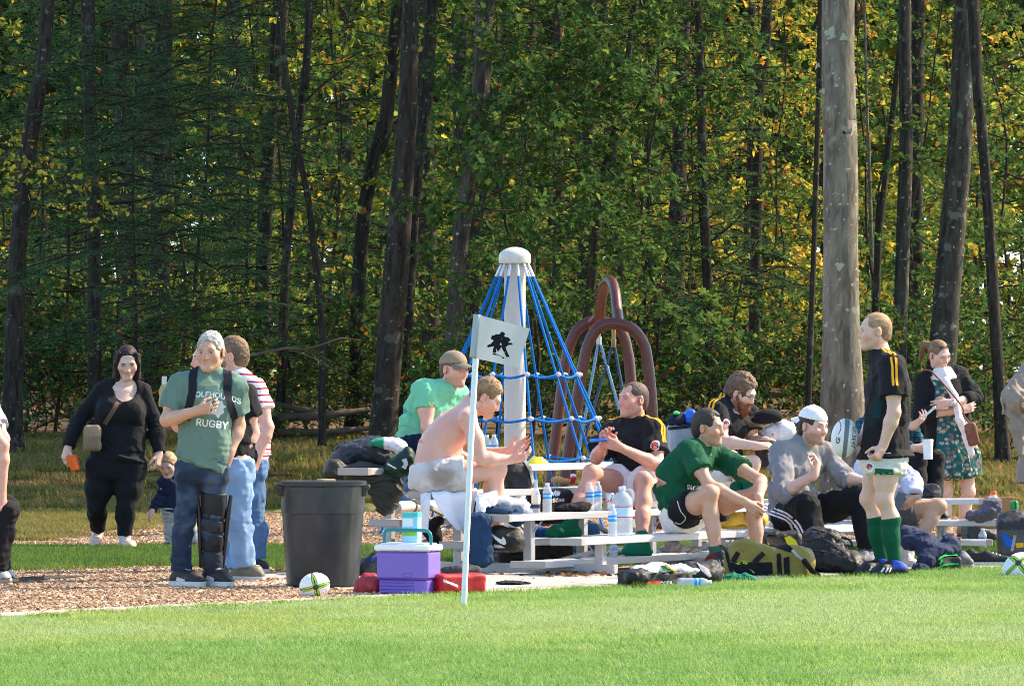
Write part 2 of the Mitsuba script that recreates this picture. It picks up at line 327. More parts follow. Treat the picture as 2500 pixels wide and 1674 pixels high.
def loft(C, X, a, b, ex=2.0, round_=0.0):
    """A tube with elliptic sections: centres C, side axes X, half widths a (along X) and b."""
    C = np.asarray(C, float); n = len(C); X = np.broadcast_to(np.asarray(X, float), (n, 3)); a = np.broadcast_to(np.asarray(a, float), n); b = np.broadcast_to(np.asarray(b, float), n)
    m = np.maximum(a, b).max(); a_, b_ = _f(a, b)
    def fn(p):
        best = np.full(p.shape[:-1], 81.0, F32); out = np.full(p.shape[:-1], 9.0, F32)
        for i in range(n - 1):
            t = C[i + 1] - C[i]; l = np.linalg.norm(t); t = t / l
            x = unit(lerp(X[i], X[i + 1], 0.5)); x = unit(x - t * (x @ t)); y = np.cross(t, x)
            q = p - C[i].astype(F32); l_ = F32(l)
            al_ = q @ t.astype(F32); qx = q @ x.astype(F32); qy = q @ y.astype(F32)
            v = np.clip(al_ / l_, 0, 1)
            al = a_[i] + (a_[i + 1] - a_[i]) * v; bl = b_[i] + (b_[i + 1] - b_[i]) * v
            if ex == 2.0:
                u, w = qx / al, qy / bl
                k0 = np.sqrt(u * u + w * w); k1 = np.sqrt((u / al) ** 2 + (w / bl) ** 2)
                d = k0 * (k0 - 1) / np.maximum(k1, 1e-6)
            else:
                u, w = np.maximum(np.abs(qx / al), 1e-6), np.maximum(np.abs(qy / bl), 1e-6)
                k0 = np.exp2(np.log2(np.exp2(ex * np.log2(u)) + np.exp2(ex * np.log2(w))) * (1 / ex)); d = (k0 - 1) * np.minimum(al, bl)
            al_ = np.maximum(np.maximum(-al_, al_ - l_), 0)
            d = np.where(al_ > 0, np.maximum(d, al_) if round_ == 0 else np.maximum(d + al_ * al_ / F32(2 * round_ + 1e-6), al_ - F32(round_)), d)
            dist = qx * qx + qy * qy + al_ * al_
            pick = dist < best; best = np.where(pick, dist, best); out = np.where(pick, d, out)
        return out
    return (fn, C.min(0) - m - round_, C.max(0) + m + round_)
def rbox(c, half, R=None, r=0.02):
    c, half = np.asarray(c, float), np.asarray(half, float); R = np.eye(3) if R is None else np.asarray(R, float)
    ext = np.abs(R) @ half; c_, R_, h_ = _f(c, R, half - r)
    def fn(p):
        q = np.abs((p - c_) @ R_) - h_
        return np.sqrt(_n2(np.maximum(q, 0))) + np.minimum(q.max(-1), 0) - r
    return (fn, c - ext, c + ext)
class Field:
    def __init__(s): s.ops = []
    def add(s, prim, k=0.02): s.ops.append(('+', prim, k)); return s
    def sub(s, prim, k=0.01): s.ops.append(('-', prim, k)); return s
    def cutp(s, o, n): s.ops.append(('c', (np.asarray(o, float), unit(n)), 0)); return s
    def noise(s, amp, freq, seed=0, dirs=None, ridge=False): s.ops.append(('n', (amp, np.broadcast_to(np.asarray(freq, float), 3), seed, ridge), 0)); return s
    def folds(s, o, axis, amp, wl, reach, seed=0): s.ops.append(('f', (np.asarray(o, float), unit(axis), amp, wl, reach, seed), 0)); return s
    def clip(s, lo, hi): s.lim = (np.asarray(lo), np.asarray(hi)); return s
    def build(s, h):
        pr = [q[1] for q in s.ops if q[0] == '+']
        lo, hi = np.min([p[1] for p in pr], 0) - 4 * h, np.max([p[2] for p in pr], 0) + 4 * h
        n = np.ceil((hi - lo) / h).astype(int) + 1
        ax = [(lo[k] + np.arange(n[k]) * h).astype(F32) for k in range(3)]
        D = np.full(n, 0.5, np.float32)
        for kind, prim, k in s.ops:
            if kind in '+-':
                fn, plo, phi = prim; m = k + 3 * h
                i0 = np.maximum(((plo - m - lo) / h).astype(int), 0); i1 = np.minimum(((phi + m - lo) / h).astype(int) + 2, n)
                if (i1 <= i0).any(): continue
                sl = tuple(slice(a, b) for a, b in zip(i0, i1))
                p = np.stack(np.meshgrid(*[ax[q][sl[q]] for q in range(3)], indexing='ij'), -1)
                d = fn(p); o = D[sl]
                if kind == '+': e = np.maximum(k - np.abs(d - o), 0) / max(k, 1e-6); D[sl] = np.minimum(d, o) - e * e * k / 4
                else: e = np.maximum(k - np.abs(-d - o), 0) / max(k, 1e-6); D[sl] = np.maximum(-d, o) + e * e * k / 4
            elif kind == 'c':
                o, nn = prim
                g = (ax[0] * nn[0])[:, None, None] + (ax[1] * nn[1])[None, :, None] + (ax[2] * nn[2])[None, None, :] - o @ nn
                D = np.maximum(D, g.astype(np.float32))
            else:
                idx = np.nonzero(np.abs(D) < 0.035); p = np.stack([ax[q][idx[q]] for q in range(3)], -1)
                if kind == 'n':
                    amp, fr, seed, ridge = prim; v = meshkit.fbm(p * fr + seed * 7.3, 3, seed)
                    v = (0.5 - np.abs(v - 0.5) * 4) * 0.7 if ridge else (v - 0.5) * 2 - 0.35
                    D[idx] += (amp * v).astype(np.float32)
                else:
                    o, axv, amp, wl, reach, seed = prim; q = p - o
                    w = np.exp(-(np.linalg.norm(q, axis=-1) / reach) ** 2)
                    ph = (q @ axv) / wl + 2.6 * (meshkit.noise(p * 6 + seed, seed) - 0.5)
                    rd = 0.25 + 1.1 * meshkit.noise(p * 9 + seed, seed + 3)
                    D[idx] += (amp * w * rd * (np.cos(ph * 2 * np.pi) - 0.5)).astype(np.float32)
        s.D, s.lo, s.h = D, lo, h
        return s
    def at(s, p): return ndimage.map_coordinates(s.D, ((np.asarray(p) - s.lo) / s.h).T, order=1, mode='nearest')
    def grad(s, p):
        e = s.h; g = np.stack([s.at(p + e * np.eye(3)[k]) - s.at(p - e * np.eye(3)[k]) for k in range(3)], -1)
        return g / np.maximum(np.linalg.norm(g, axis=1, keepdims=True), 1e-9)
    def snap(s, p, off=0.002, it=6):
        p = np.array(p, float)
        for _ in range(it): p = p - (s.at(p) - off)[:, None] * s.grad(p) * 0.8
        return p
    def march(s, p, d, off=0.002, far=0.6):
        """Points p carried along d until they meet the surface."""
        p = np.array(p, float); d = unit(d); go = np.zeros(len(p))
        for _ in range(60): go += np.clip(s.at(p + go[:, None] * d) - off, -0.02, 0.03) * 0.7
        return p + go[:, None] * d
    def mesh(s, simp=0.0006):
        D, h = s.D, s.h; S = D < 0
        c = np.zeros(np.array(D.shape) - 1, np.int8)
        for i, j, k in np.ndindex(2, 2, 2): c += S[i:i + c.shape[0], j:j + c.shape[1], k:k + c.shape[2]]
        act = np.nonzero((c > 0) & (c < 8)); num = np.full(c.shape, -1, np.int64); num[act] = np.arange(len(act[0]))
        base = np.stack(act, -1); pos = np.zeros((len(base), 3)); cnt = np.zeros(len(base))
        for e0 in np.ndindex(2, 2, 2):
            for ax in range(3):
                if e0[ax]: continue
                e1 = list(e0); e1[ax] = 1
                a = D[act[0] + e0[0], act[1] + e0[1], act[2] + e0[2]]; b = D[act[0] + e1[0], act[1] + e1[1], act[2] + e1[2]]
                m = (a < 0) != (b < 0); t = np.where(m, a / np.where(m, a - b, 1), 0)
                q = np.tile(np.array(e0, float), (len(base), 1)); q[:, ax] += t
                pos += q * m[:, None]; cnt += m
        v = s.lo + h * (base + pos / cnt[:, None]); faces = []
        for ax in range(3):
            a = np.take(S, range(0, S.shape[ax] - 1), ax); b = np.take(S, range(1, S.shape[ax]), ax)
            i = np.stack(np.nonzero(a != b), -1); o = [q for q in range(3) if q != ax]
            i = i[(i[:, o[0]] > 0) & (i[:, o[1]] > 0) & (i[:, o[0]] < c.shape[o[0]]) & (i[:, o[1]] < c.shape[o[1]])]
            def cell(d0, d1):
                k = i.copy(); k[:, o[0]] -= d0; k[:, o[1]] -= d1; return num[k[:, 0], k[:, 1], k[:, 2]]
            q = np.stack([cell(0, 0), cell(1, 0), cell(1, 1), cell(0, 1)], -1)
            flip = S[i[:, 0], i[:, 1], i[:, 2]] ^ (ax == 1)
            q[~flip] = q[~flip][:, ::-1]
            faces.append(q)
        q = np.vstack(faces); f = np.vstack([q[:, [0, 1, 2]], q[:, [0, 2, 3]]])
        if simp:
            m = manifold3d.Manifold(manifold3d.Mesh(vert_properties=v.astype(np.float32), tri_verts=f.astype(np.uint32)))
            if m.status() == manifold3d.Error.NoError:
                o = m.simplify(simp).to_mesh(); return np.array(o.vert_properties[:, :3], float), np.array(o.tri_verts)
            STAT['nonmanifold'] = STAT.get('nonmanifold', 0) + 1
        return v, f
STAT = {}
# ---------------------------------------------------------------- the woods
def bark_fn(dark, light, lichen, fs):
    def fn(p, n, uv):
        a = dr.atan2(n.y, n.x)
        fiss = 0.65 * mfbm(a * 9.0 * fs + 0.6 * mfbm(p.x * 4, p.y * 4, p.z * 3), p.z * 3.2, 2.0) + 0.35 * mfbm(a * 2.0, p.z * 0.9, 7.0)
        fine = mfbm(p.x * 40, p.y * 40, p.z * 9)
        c = mix(dark, light, smoothstep(0.25, 0.75, 0.65 * fiss + 0.35 * fine))
        sp = smoothstep(0.66, 0.74, mfbm(p.x * 7, p.y * 7, p.z * 5.5 + 3)) * lichen
        sp2 = smoothstep(0.72, 0.76, mfbm(p.x * 26, p.y * 26, p.z * 22)) * lichen
        return mix(c, (0.36, 0.39, 0.3), dr.clip(sp * 0.3 + sp2 * 0.75, 0, 1))
    return fn
def bark_bump(p, n, uv):
    a = dr.atan2(n.y, n.x)
    return 0.03 * mfbm(a * 9.0 + 0.8 * mfbm(p.x * 4, p.y * 4, p.z * 3), p.z * 2.2, 2.0) + 0.006 * mfbm(p.x * 40, p.y * 40, p.z * 14)
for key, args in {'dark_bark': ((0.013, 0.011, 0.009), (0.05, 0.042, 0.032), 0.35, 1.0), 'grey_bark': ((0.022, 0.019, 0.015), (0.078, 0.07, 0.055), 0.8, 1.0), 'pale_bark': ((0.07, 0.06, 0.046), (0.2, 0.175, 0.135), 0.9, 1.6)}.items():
    scene[key] = {'type': 'bumpmap', 'tex': mikit.proc(bark_bump, 0.004), 'scale': 1.0, 'b': {'type': 'twosided', 'b': {'type': 'principled', 'base_color': mikit.proc(bark_fn(*args)), 'roughness': 0.92, 'specular': 0.15}}}
bsdf('twig', vc(), 0.9, specular=0.1)

OAK = np.array([(0, 0), (.1, .16), (.3, .2), (.2, .36), (.44, .46), (.26, .56), (.4, .74), (.16, .8), (0, 1)])
def leaf_template(kind):
    if kind == 'oak': o = OAK
    elif kind == 'maple': o = np.array([(0, 0), (.28, .02), (.24, .2), (.52, .36), (.3, .5), (.3, .72), (0, 1)])
    elif kind == 'needle': o = np.array([(0, 0), (.09, .5), (0, 1)])
    else: o = np.array([(0, 0), (.3, .4), (0, 1)])
    n = len(o)
    right = o[1:-1]
    pts = [(0, 0, 0)] + [(x, y, 0.16 * x) for x, y in right] + [(0, 1, -.1)] + [(-x, y, 0.16 * x) for x, y in right[::-1]]
    pts = np.array(pts); m = len(pts)
    if kind in ('needle', 'simple'): f = [(0, 1, 2), (0, 2, 3)]
    else:
        f = []; k = m // 2
        pts = np.vstack([pts, (0, .5, -.02)]); c = m
        f = [(c, i, (i + 1) % m) for i in range(m)]
    return pts * A(1, 1, 1), np.array(f)
TEMPL = {k: leaf_template(k) for k in ('oak', 'maple', 'needle', 'simple')}
def leaves(kind, pos, dirs, nrm, size, cols, seed):
    """Leaves at pos pointing along dirs with their faces along nrm."""
    tv, tf = TEMPL[kind]
    y = dirs / np.maximum(np.linalg.norm(dirs, axis=1, keepdims=True), 1e-9)
    x = np.cross(y, nrm); x /= np.maximum(np.linalg.norm(x, axis=1, keepdims=True), 1e-9)
    z = np.cross(x, y)
    s = np.asarray(size)[:, None, None]
    v = pos[:, None] + s * (tv[None, :, :1] * x[:, None] + tv[None, :, 1:2] * y[:, None] + tv[None, :, 2:] * z[:, None])
    f = (np.arange(len(pos))[:, None, None] * len(tv) + tf[None]).reshape(-1, 3)
    return (v.reshape(-1, 3), f), np.repeat(cols, len(tv), 0)
def palette(r, n, cols, w):
    w = np.array(w, float) / sum(w)
    c = np.array(cols)[r.choice(len(cols), n, p=w)]
    return c * r.uniform(0.7, 1.3, (n, 1)) * r.uniform(0.92, 1.08, (n, 3))
GREEN, DGREEN, LIME, YEL, ORA, RED, BRN = (0.075, 0.14, 0.038), (0.045, 0.098, 0.034), (0.19, 0.27, 0.045), (0.56, 0.43, 0.06), (0.42, 0.19, 0.035), (0.4, 0.06, 0.03), (0.2, 0.09, 0.04)
PAL = {'shrub': ([DGREEN, GREEN, (0.09, 0.12, 0.03), BRN, LIME, ORA], [5, 4, 2, 1.2, 1, 0.35]), 'oak': ([GREEN, DGREEN, (0.085, 0.13, 0.03), LIME, BRN], [5, 3, 3, 0.7, 0.2]),
       'maple': ([LIME, (0.25, 0.28, 0.035), YEL, GREEN, ORA], [4, 3, 2.2, 2, 0.5]),
       'gold': ([YEL, (0.36, 0.32, 0.04), ORA, LIME], [4, 3, 1.6, 2]),
       'mixed': ([GREEN, LIME, YEL, DGREEN, ORA, RED], [5, 2, 1.3, 3, 0.7, 0.2])}
def crown(seed, kind='oak', H=7.0, z0=0.7, L=(1.0, 2.0), nb=26, leaf='oak', size=0.11, pal='oak', tw=0.22, per=5, rise=0.25, topshrink=0.6, droop=0.25):
    """Twigs and leaves round an axis from the ground up to H: ((leaf mesh), colours, (twig mesh))."""
    r = np.random.default_rng(seed)
    wood, pos, dirs, nrm = [], [], [], []
    for b in range(nb):
        t = (b + r.random()) / nb
        z = z0 + (H - z0) * t
        a = b * 2.4 + r.normal(0, 0.4)
        ln = r.uniform(*L) * (1 - topshrink * t)
        d0 = A(math.cos(a), math.sin(a), rise + r.normal(0, 0.15))
        pts = [A(0, 0, z)]
        n = max(4, int(ln / 0.16)); d = unit(d0)
        for k in range(n):
            d = unit(d + r.normal(0, 0.16, 3) + A(0, 0, -droop / n))
            pts.append(pts[-1] + d * ln / n)
        pts = np.array(pts)
        wood.append(tube(pts, np.linspace(0.009, 0.002, len(pts)) * (0.5 + 0.4 * ln), 4, False))
        for k in range(1, n + 1):
            for s in range(2 if k > 1 else 1):
                if r.random() < 0.15: continue
                td = unit(np.cross(pts[k] - pts[k - 1], A(0, 0, 1)) * (1 if (k + s) % 2 else -1) + unit(pts[k] - pts[k - 1]) * 0.7 + r.normal(0, 0.35, 3))
                tl = tw * r.uniform(0.5, 1.5) * (1.3 - 0.6 * k / n)
                q = pts[k] + td[None] * np.linspace(0, tl, 3)[:, None] + A(0, 0, -1)[None] * (np.linspace(0, 1, 3)[:, None] ** 2) * tl * 0.2
                wood.append(tube(q, [0.0028, 0.002, 0.001], 3, False))
                for m in range(per):
                    u = r.uniform(0.25, 1.05)
                    pos.append(lerp(q[0], q[2], u) + r.normal(0, 0.02, 3))
                    dirs.append(unit(td + r.normal(0, 0.6, 3) + A(0, 0, -0.25)))
                    nrm.append(unit(A(0, 0, 1) + r.normal(0, 0.55, 3)))
    pos, dirs, nrm = map(np.array, (pos, dirs, nrm))
    cols = palette(r, len(pos), *PAL[pal])
    # colour drifts from branch to branch
    dr_ = meshkit.fbm(pos * 1.3, 2, seed)
    cols *= (0.65 + 0.7 * dr_)[:, None]
    return leaves(leaf, pos, dirs, nrm, size * r.uniform(0.6, 1.25, len(pos)), cols, seed), cat(*wood)
def hemlock(seed, H=9.0, z0=0.5, L=2.1, nb=42):
    r = np.random.default_rng(seed)
    wood, pos, dirs, nrm = [], [], [], []
    for b in range(nb):
        t = (b + r.random()) / nb; z = z0 + (H - z0) * t; a = b * 2.4 + r.normal(0, 0.5)
        ln = L * r.uniform(0.55, 1.1) * (1 - 0.7 * t)
        d = unit(A(math.cos(a), math.sin(a), 0.18 + r.normal(0, 0.08))); pts = [A(0, 0, z)]; n = max(5, int(ln / 0.14))
        for k in range(n):
            d = unit(d + r.normal(0, 0.07, 3) + A(0, 0, -0.5 / n)); pts.append(pts[-1] + d * ln / n)
        pts = np.array(pts); wood.append(tube(pts, np.linspace(0.014, 0.003, len(pts)), 4, False))
        for k in range(1, n + 1):
            f = unit(pts[k] - pts[k - 1]); sd = unit(np.cross(f, A(0, 0, 1)))
            for s in (-1, 1):
                tl = 0.42 * (1.1 - 0.75 * k / n) * r.uniform(0.6, 1.3)
                td = unit(sd * s + f * 0.75 + r.normal(0, 0.12, 3) + A(0, 0, -0.15))
                for u in np.arange(0.06, tl, 0.045):
                    for q in (-1, 1):
                        pos.append(pts[k] + td * u + A(0, 0, -0.25 * u * u)); dirs.append(unit(td * 0.7 + q * np.cross(td, A(0, 0, 1)) * 0.8 + r.normal(0, 0.15, 3))); nrm.append(unit(A(0, 0, 1) + r.normal(0, 0.25, 3)))
    pos, dirs, nrm = map(np.array, (pos, dirs, nrm))
    c = palette(r, len(pos), [(0.06, 0.125, 0.055), (0.042, 0.098, 0.044), (0.095, 0.155, 0.055)], [4, 4, 2]) * (0.6 + 0.8 * meshkit.fbm(pos * 1.6, 2, seed))[:, None]
    tv = TEMPL['needle']
    return leaves('needle', pos, dirs, nrm, 0.085 * r.uniform(0.6, 1.3, len(pos)), c, seed), cat(*wood)
def crown_group(key, made, mat='leaf'):
    (m, c), w = made
    group(key, leaves=mikit.ply(m, mat, smooth=False, color=c), twigs=mikit.ply(w, 'twig', smooth=True, color=np.tile(A(0.035, 0.028, 0.02), (len(w[0]), 1))))
crown_group('oak_crown_0', crown(101, nb=36, L=(1.2, 2.6), H=7.6, z0=0.8, size=0.082, per=7))
crown_group('oak_crown_1', crown(102, nb=32, L=(1.0, 2.2), H=6.5, z0=0.4, size=0.078, per=7))
crown_group('maple_crown_0', crown(103, nb=28, leaf='maple', pal='maple', size=0.08, L=(1.0, 2.2), H=7, z0=0.8, per=6))
crown_group('maple_crown_1', crown(104, nb=20, leaf='maple', pal='gold', size=0.08, L=(0.9, 2.0), H=6, z0=1.0, per=6))
crown_group('mixed_crown_0', crown(105, nb=26, leaf='maple', pal='mixed', size=0.072, L=(0.9, 1.9), H=6, z0=0.3, per=5))
crown_group('hemlock_crown_0', hemlock(106), 'needle')
crown_group('hemlock_crown_1', hemlock(107, H=7.5, L=2.5, nb=36), 'needle')
crown_group('hemlock_bough_group', hemlock(115, H=1.5, z0=0.0, L=2.6, nb=12), 'needle')
crown_group('bush_crown_0', crown(108, nb=26, leaf='maple', pal='shrub', size=0.062, L=(0.5, 1.1), H=1.5, z0=0.05, per=5, rise=0.7, tw=0.16))
crown_group('bush_crown_1', crown(109, nb=26, leaf='oak', pal='oak', size=0.066, L=(0.5, 1.0), H=1.7, z0=0.05, per=5, rise=0.7, tw=0.16))
crown_group('canopy_crown', crown(110, nb=26, leaf='simple', pal='oak', size=0.3, L=(2.0, 4.2), H=9, z0=0.0, per=3, tw=0.5, topshrink=0.3))  # tree tops above the view, added only for the shade they cast
crown_group('far_crown', crown(114, nb=34, leaf='simple', pal='maple', size=0.26, L=(2.0, 4.0), H=9, z0=0.0, per=4, tw=0.5, topshrink=0.3))
crown_group('far_green_crown', crown(116, nb=40, leaf='simple', pal='oak', size=0.3, L=(2.0, 4.2), H=9, z0=0.0, per=4, tw=0.5, topshrink=0.3))
crown_group('gold_spray', crown(111, nb=9, leaf='maple', pal='gold', size=0.085, L=(0.7, 1.5), H=0.8, z0=0.0, per=2, rise=0.1))
crown_group('oak_spray', crown(112, nb=16, leaf='oak', pal='oak', size=0.082, L=(0.8, 1.7), H=1.3, z0=0.0, per=9, rise=0.1))
crown_group('red_spray', crown(113, nb=6, leaf='oak', pal='oak', size=0.12, L=(0.35, 0.7), H=0.4, z0=0.0, per=3, rise=0.1))

def trunk_mesh(pts, rad, seed, n=18, flare=True):
    q_ = spline(pts, 200); l_ = np.concatenate([[0], np.cumsum(np.linalg.norm(np.diff(q_, axis=0), axis=1))]); pts = np.stack([np.interp(np.linspace(0, l_[-1], 140), l_, q_[:, i]) for i in range(3)], 1); h = pts[:, 2] - pts[0, 2]
    r = np.interp(np.linspace(0, 1, len(pts)), np.linspace(0, 1, len(rad)), rad)
    if flare: r = r * (1 + 0.55 * np.exp(-h / 0.28))
    v, f = tube(pts, r, n, False)
    k = v.reshape(len(pts), n, 3); c = pts[:, None]
    ang = np.arange(n) * 2 * np.pi / n
    nn = meshkit.fbm(np.stack(np.broadcast_arrays(np.cos(ang)[None] * 1.2, np.sin(ang)[None] * 1.2, h[:, None] * 0.9), -1), 3, seed) - 0.5
    k = c + (k - c) * (1 + 0.28 * nn + (0.15 * np.cos(ang * 5 + seed) * np.exp(-h / 0.3)[:, None] if flare else 0))[..., None]
    return k.reshape(-1, 3), f
def px_trunk(px, Y, top=17.0):
    """World path and radii from (x, y, width) in pixels, carried on to the ground and up to the crown."""
    p = [P(x, y, Y) for x, y, w in px]; r = [w / 2 / (FPX / Y) for x, y, w in px]
    if p[0][2] > p[-1][2]: p, r = p[::-1], r[::-1]
    d = unit(p[1] - p[0]); g = float(ground_z(p[0][0], Y)) - 0.1
    if p[0][2] > g:
        b = p[0] + d * ((g - p[0][2]) / max(d[2], 0.3)); b[2] = g; p.insert(0, b); r.insert(0, r[0] * 1.08)
    d = unit(p[-1] - p[-2]); d = unit(d + A(0, 0, 0.4))
    if top:
        p.append(p[-1] + d * (top - p[-1][2]) / d[2]); r.append(r[-1] * 0.6)
    # even out the spacing so that the radii follow
    s = np.concatenate([[0], np.cumsum(np.linalg.norm(np.diff(np.array(p), axis=0), axis=1))])
    return np.array(p), np.interp(np.linspace(0, s[-1], 40), s, r)
def place_inst(key, grp, x, y, z, a, s, tilt=0.0):
    scene[key] = {'type': 'instance', 'g': {'type': 'ref', 'id': grp}, 'to_world': T().translate([x, y, z]).rotate([0, 0, 1], a).rotate([1, 0, 0], tilt).scale([s, s, s])}
def big_tree(label, px, Y, bark, cat_='tree', name='forest_tree', limbs=(), canopy=True, grp='trees at the edge of the woods'):
    t = thing(name, label, cat_)
    p, r = px_trunk(px, Y)
    put('trunk', trunk_mesh(p, r, len(scene)), bark, t)
    for lp, w in limbs:
        q = [P(x, y, Y + 0.02 * i) for i, (x, y) in enumerate(lp)]
        q = spline(q, 24)
        put('limb', tube(q, np.linspace(w[0], w[1], 24) / 2 / (FPX / Y), 8), bark, t)
    if canopy: place_inst(t + '__crown', 'canopy_crown', p[-1][0], p[-1][1], 9.5, rng.random() * 360, 1.0)
    return t
big_tree('thick pale grey trunk with round lichen patches behind the standing man in black', [(2046, 0, 82), (2050, 300, 85), (2052, 600, 88), (2055, 850, 96), (2058, 1010, 108)], 52, 'pale_bark', name='oak_tree')
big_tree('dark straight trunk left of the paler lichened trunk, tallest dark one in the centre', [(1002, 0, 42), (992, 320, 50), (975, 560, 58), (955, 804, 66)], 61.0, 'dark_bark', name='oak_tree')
big_tree('leaning grey trunk speckled with lichen left of the white climbing mast', [(1184, 0, 46), (1163, 320, 42), (1124, 590, 40), (1108, 804, 44)], 60.3, 'grey_bark', name='oak_tree')
big_tree('dark trunk close behind the tallest dark central trunk', [(1052, 60, 32), (1025, 350, 32), (1005, 560, 34), (990, 804, 38)], 67, 'dark_bark', name='oak_tree')
big_tree('dark trunk half hidden behind the lichened leaning trunk', [(1240, 40, 26), (1200, 330, 28), (1160, 560, 32), (1150, 804, 36)], 66, 'dark_bark', name='oak_tree')
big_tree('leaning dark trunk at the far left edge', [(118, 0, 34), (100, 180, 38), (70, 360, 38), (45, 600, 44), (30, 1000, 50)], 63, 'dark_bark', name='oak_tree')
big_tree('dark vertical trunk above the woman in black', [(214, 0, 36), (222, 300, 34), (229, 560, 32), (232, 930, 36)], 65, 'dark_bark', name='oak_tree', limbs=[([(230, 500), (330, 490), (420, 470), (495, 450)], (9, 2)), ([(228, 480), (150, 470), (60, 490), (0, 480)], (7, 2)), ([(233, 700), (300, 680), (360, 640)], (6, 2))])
big_tree('dark stout trunk at the upper left between hemlock boughs', [(402, 0, 46), (395, 300, 46), (390, 700, 50)], 74, 'dark_bark', name='oak_tree')
big_tree('dark trunk left of the slender crooked sapling', [(684, 0, 42), (660, 300, 38), (646, 560, 38), (640, 900, 42)], 70, 'dark_bark', name='oak_tree')
big_tree('slender crooked dark sapling left of the dark central trunk', [(688, 0, 12), (693, 120, 13), (716, 300, 15), (735, 400, 16), (757, 520, 16), (786, 800, 17), (786, 960, 18)], 63, 'dark_bark', name='sapling', canopy=False)
big_tree('thin straight dark tree right of the slender crooked sapling', [(757, 0, 20), (746, 150, 20), (731, 300, 19), (700, 620, 21), (690, 860, 24)], 66, 'dark_bark', name='sapling', limbs=[([(734, 260), (790, 205), (860, 155), (910, 135)], (7, 2)), ([(733, 270), (700, 330), (668, 352)], (6, 2)), ([(728, 330), (800, 300), (880, 290)], (5, 2))])
big_tree('leaning trunk left of the dark central trunk', [(960, 130, 34), (935, 300, 32), (900, 450, 34), (880, 620, 36), (868, 900, 36)], 68, 'dark_bark', name='oak_tree')
big_tree('thin oak with a forked limb right of the white climbing mast', [(1550, 0, 14), (1528, 140, 20), (1502, 320, 19), (1466, 466, 22), (1450, 640, 22), (1432, 800, 24)], 60.8, 'dark_bark', name='oak_tree', limbs=[([(1505, 345), (1545, 280), (1590, 212), (1646, 188)], (10, 4)), ([(1590, 213), (1594, 184)], (5, 2)), ([(1560, 275), (1620, 265), (1700, 243)], (6, 2)), ([(1505, 205), (1480, 140), (1440, 80)], (7, 2)), ([(1560, 60), (1600, 30), (1650, 5)], (7, 3))])
big_tree('dark narrow trunk over the bearded man', [(1712, 300, 22), (1718, 480, 24), (1728, 700, 24), (1735, 860, 26)], 66, 'dark_bark', name='oak_tree', limbs=[([(1722, 600), (1790, 545), (1860, 470), (1940, 380)], (7, 2)), ([(1728, 655), (1800, 610), (1900, 520)], (6, 2)), ([(1730, 690), (1800, 662), (1890, 650), (1960, 655)], (6, 2)), ([(1716, 470), (1760, 420), (1830, 370)], (5, 2)), ([(1714, 520), (1660, 500), (1600, 440)], (4, 1.5))])
big_tree('broad shaded trunk left of the narrow trunk over the bearded man', [(1660, 330, 36), (1650, 560, 46), (1645, 800, 56)], 82, 'dark_bark', name='oak_tree')
big_tree('thin dark trunk touching the left side of the thick pale trunk', [(2003, 0, 14), (2000, 150, 13), (1990, 520, 14), (1980, 800, 15)], 64, 'dark_bark', name='oak_tree')
big_tree('thin dark trunk far behind the yellow leaves in the right half', [(1836, 0, 18), (1834, 300, 16), (1825, 540, 18), (1815, 860, 20)], 84, 'dark_bark', name='oak_tree')
big_tree('dark trunk at the top between the forked oak and the thick pale trunk', [(1876, 0, 28), (1862, 140, 24), (1850, 300, 26), (1845, 600, 28)], 78, 'dark_bark', name='oak_tree')
big_tree('slim grey trunk right of the thick pale trunk', [(2209, 0, 30), (2212, 320, 32), (2206, 560, 34), (2195, 900, 36)], 68, 'grey_bark', name='oak_tree')
big_tree('thin pale stem between the thick pale trunk and the slim grey one', [(2114, 160, 7), (2120, 330, 8), (2125, 500, 9)], 72, 'pale_bark', name='sapling', canopy=False)
big_tree('thin dark trunk above the head of the woman with the ponytail', [(2172, 340, 16), (2152, 470, 20), (2142, 640, 18), (2136, 860, 20)], 70, 'dark_bark', name='oak_tree')
big_tree('stout dark lichened trunk near the right edge', [(2358, 0, 56), (2345, 300, 60), (2330, 520, 62), (2305, 800, 66), (2290, 950, 72)], 66, 'grey_bark', name='oak_tree')
big_tree('dark curved trunk at the right edge beside the stout one', [(2376, 0, 30), (2392, 250, 26), (2412, 500, 26), (2428, 760, 28), (2440, 960, 30)], 64, 'dark_bark', name='oak_tree')
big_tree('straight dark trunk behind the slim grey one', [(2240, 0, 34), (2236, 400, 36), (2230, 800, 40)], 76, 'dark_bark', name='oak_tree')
# trees deeper in the woods
r2 = np.random.default_rng(17)
for i in range(26):
    Y = 78 + 42 * (i + r2.random()) / 26
    x = (r2.random() * 2 - 1) * (0.0895 * Y + 0.6)
    rad = r2.uniform(0.08, 0.2); g = float(ground_z(x, Y)) - 0.1; ln = r2.normal(0, 0.5)
    t = thing('forest_tree', 'dim tree trunk deep in the woods', 'tree', 'trunks deep in the woods')
    p = np.array([[x, Y, g], [x + ln * 0.3, Y, g + 5], [x + ln, Y, g + 16]])
    put('trunk', trunk_mesh(p, [rad, rad * 0.8, rad * 0.5], 300 + i, 12), 'dark_bark', t)
    ca_ = r2.random() * 360
    place_inst(t + '__crown', 'canopy_crown', p[-1][0], Y, g + (9.0 if x < -1 else 11.5), ca_, 1.0 if x < -1 else 0.55)  # unseen tops, smaller and higher on the right to let sun in
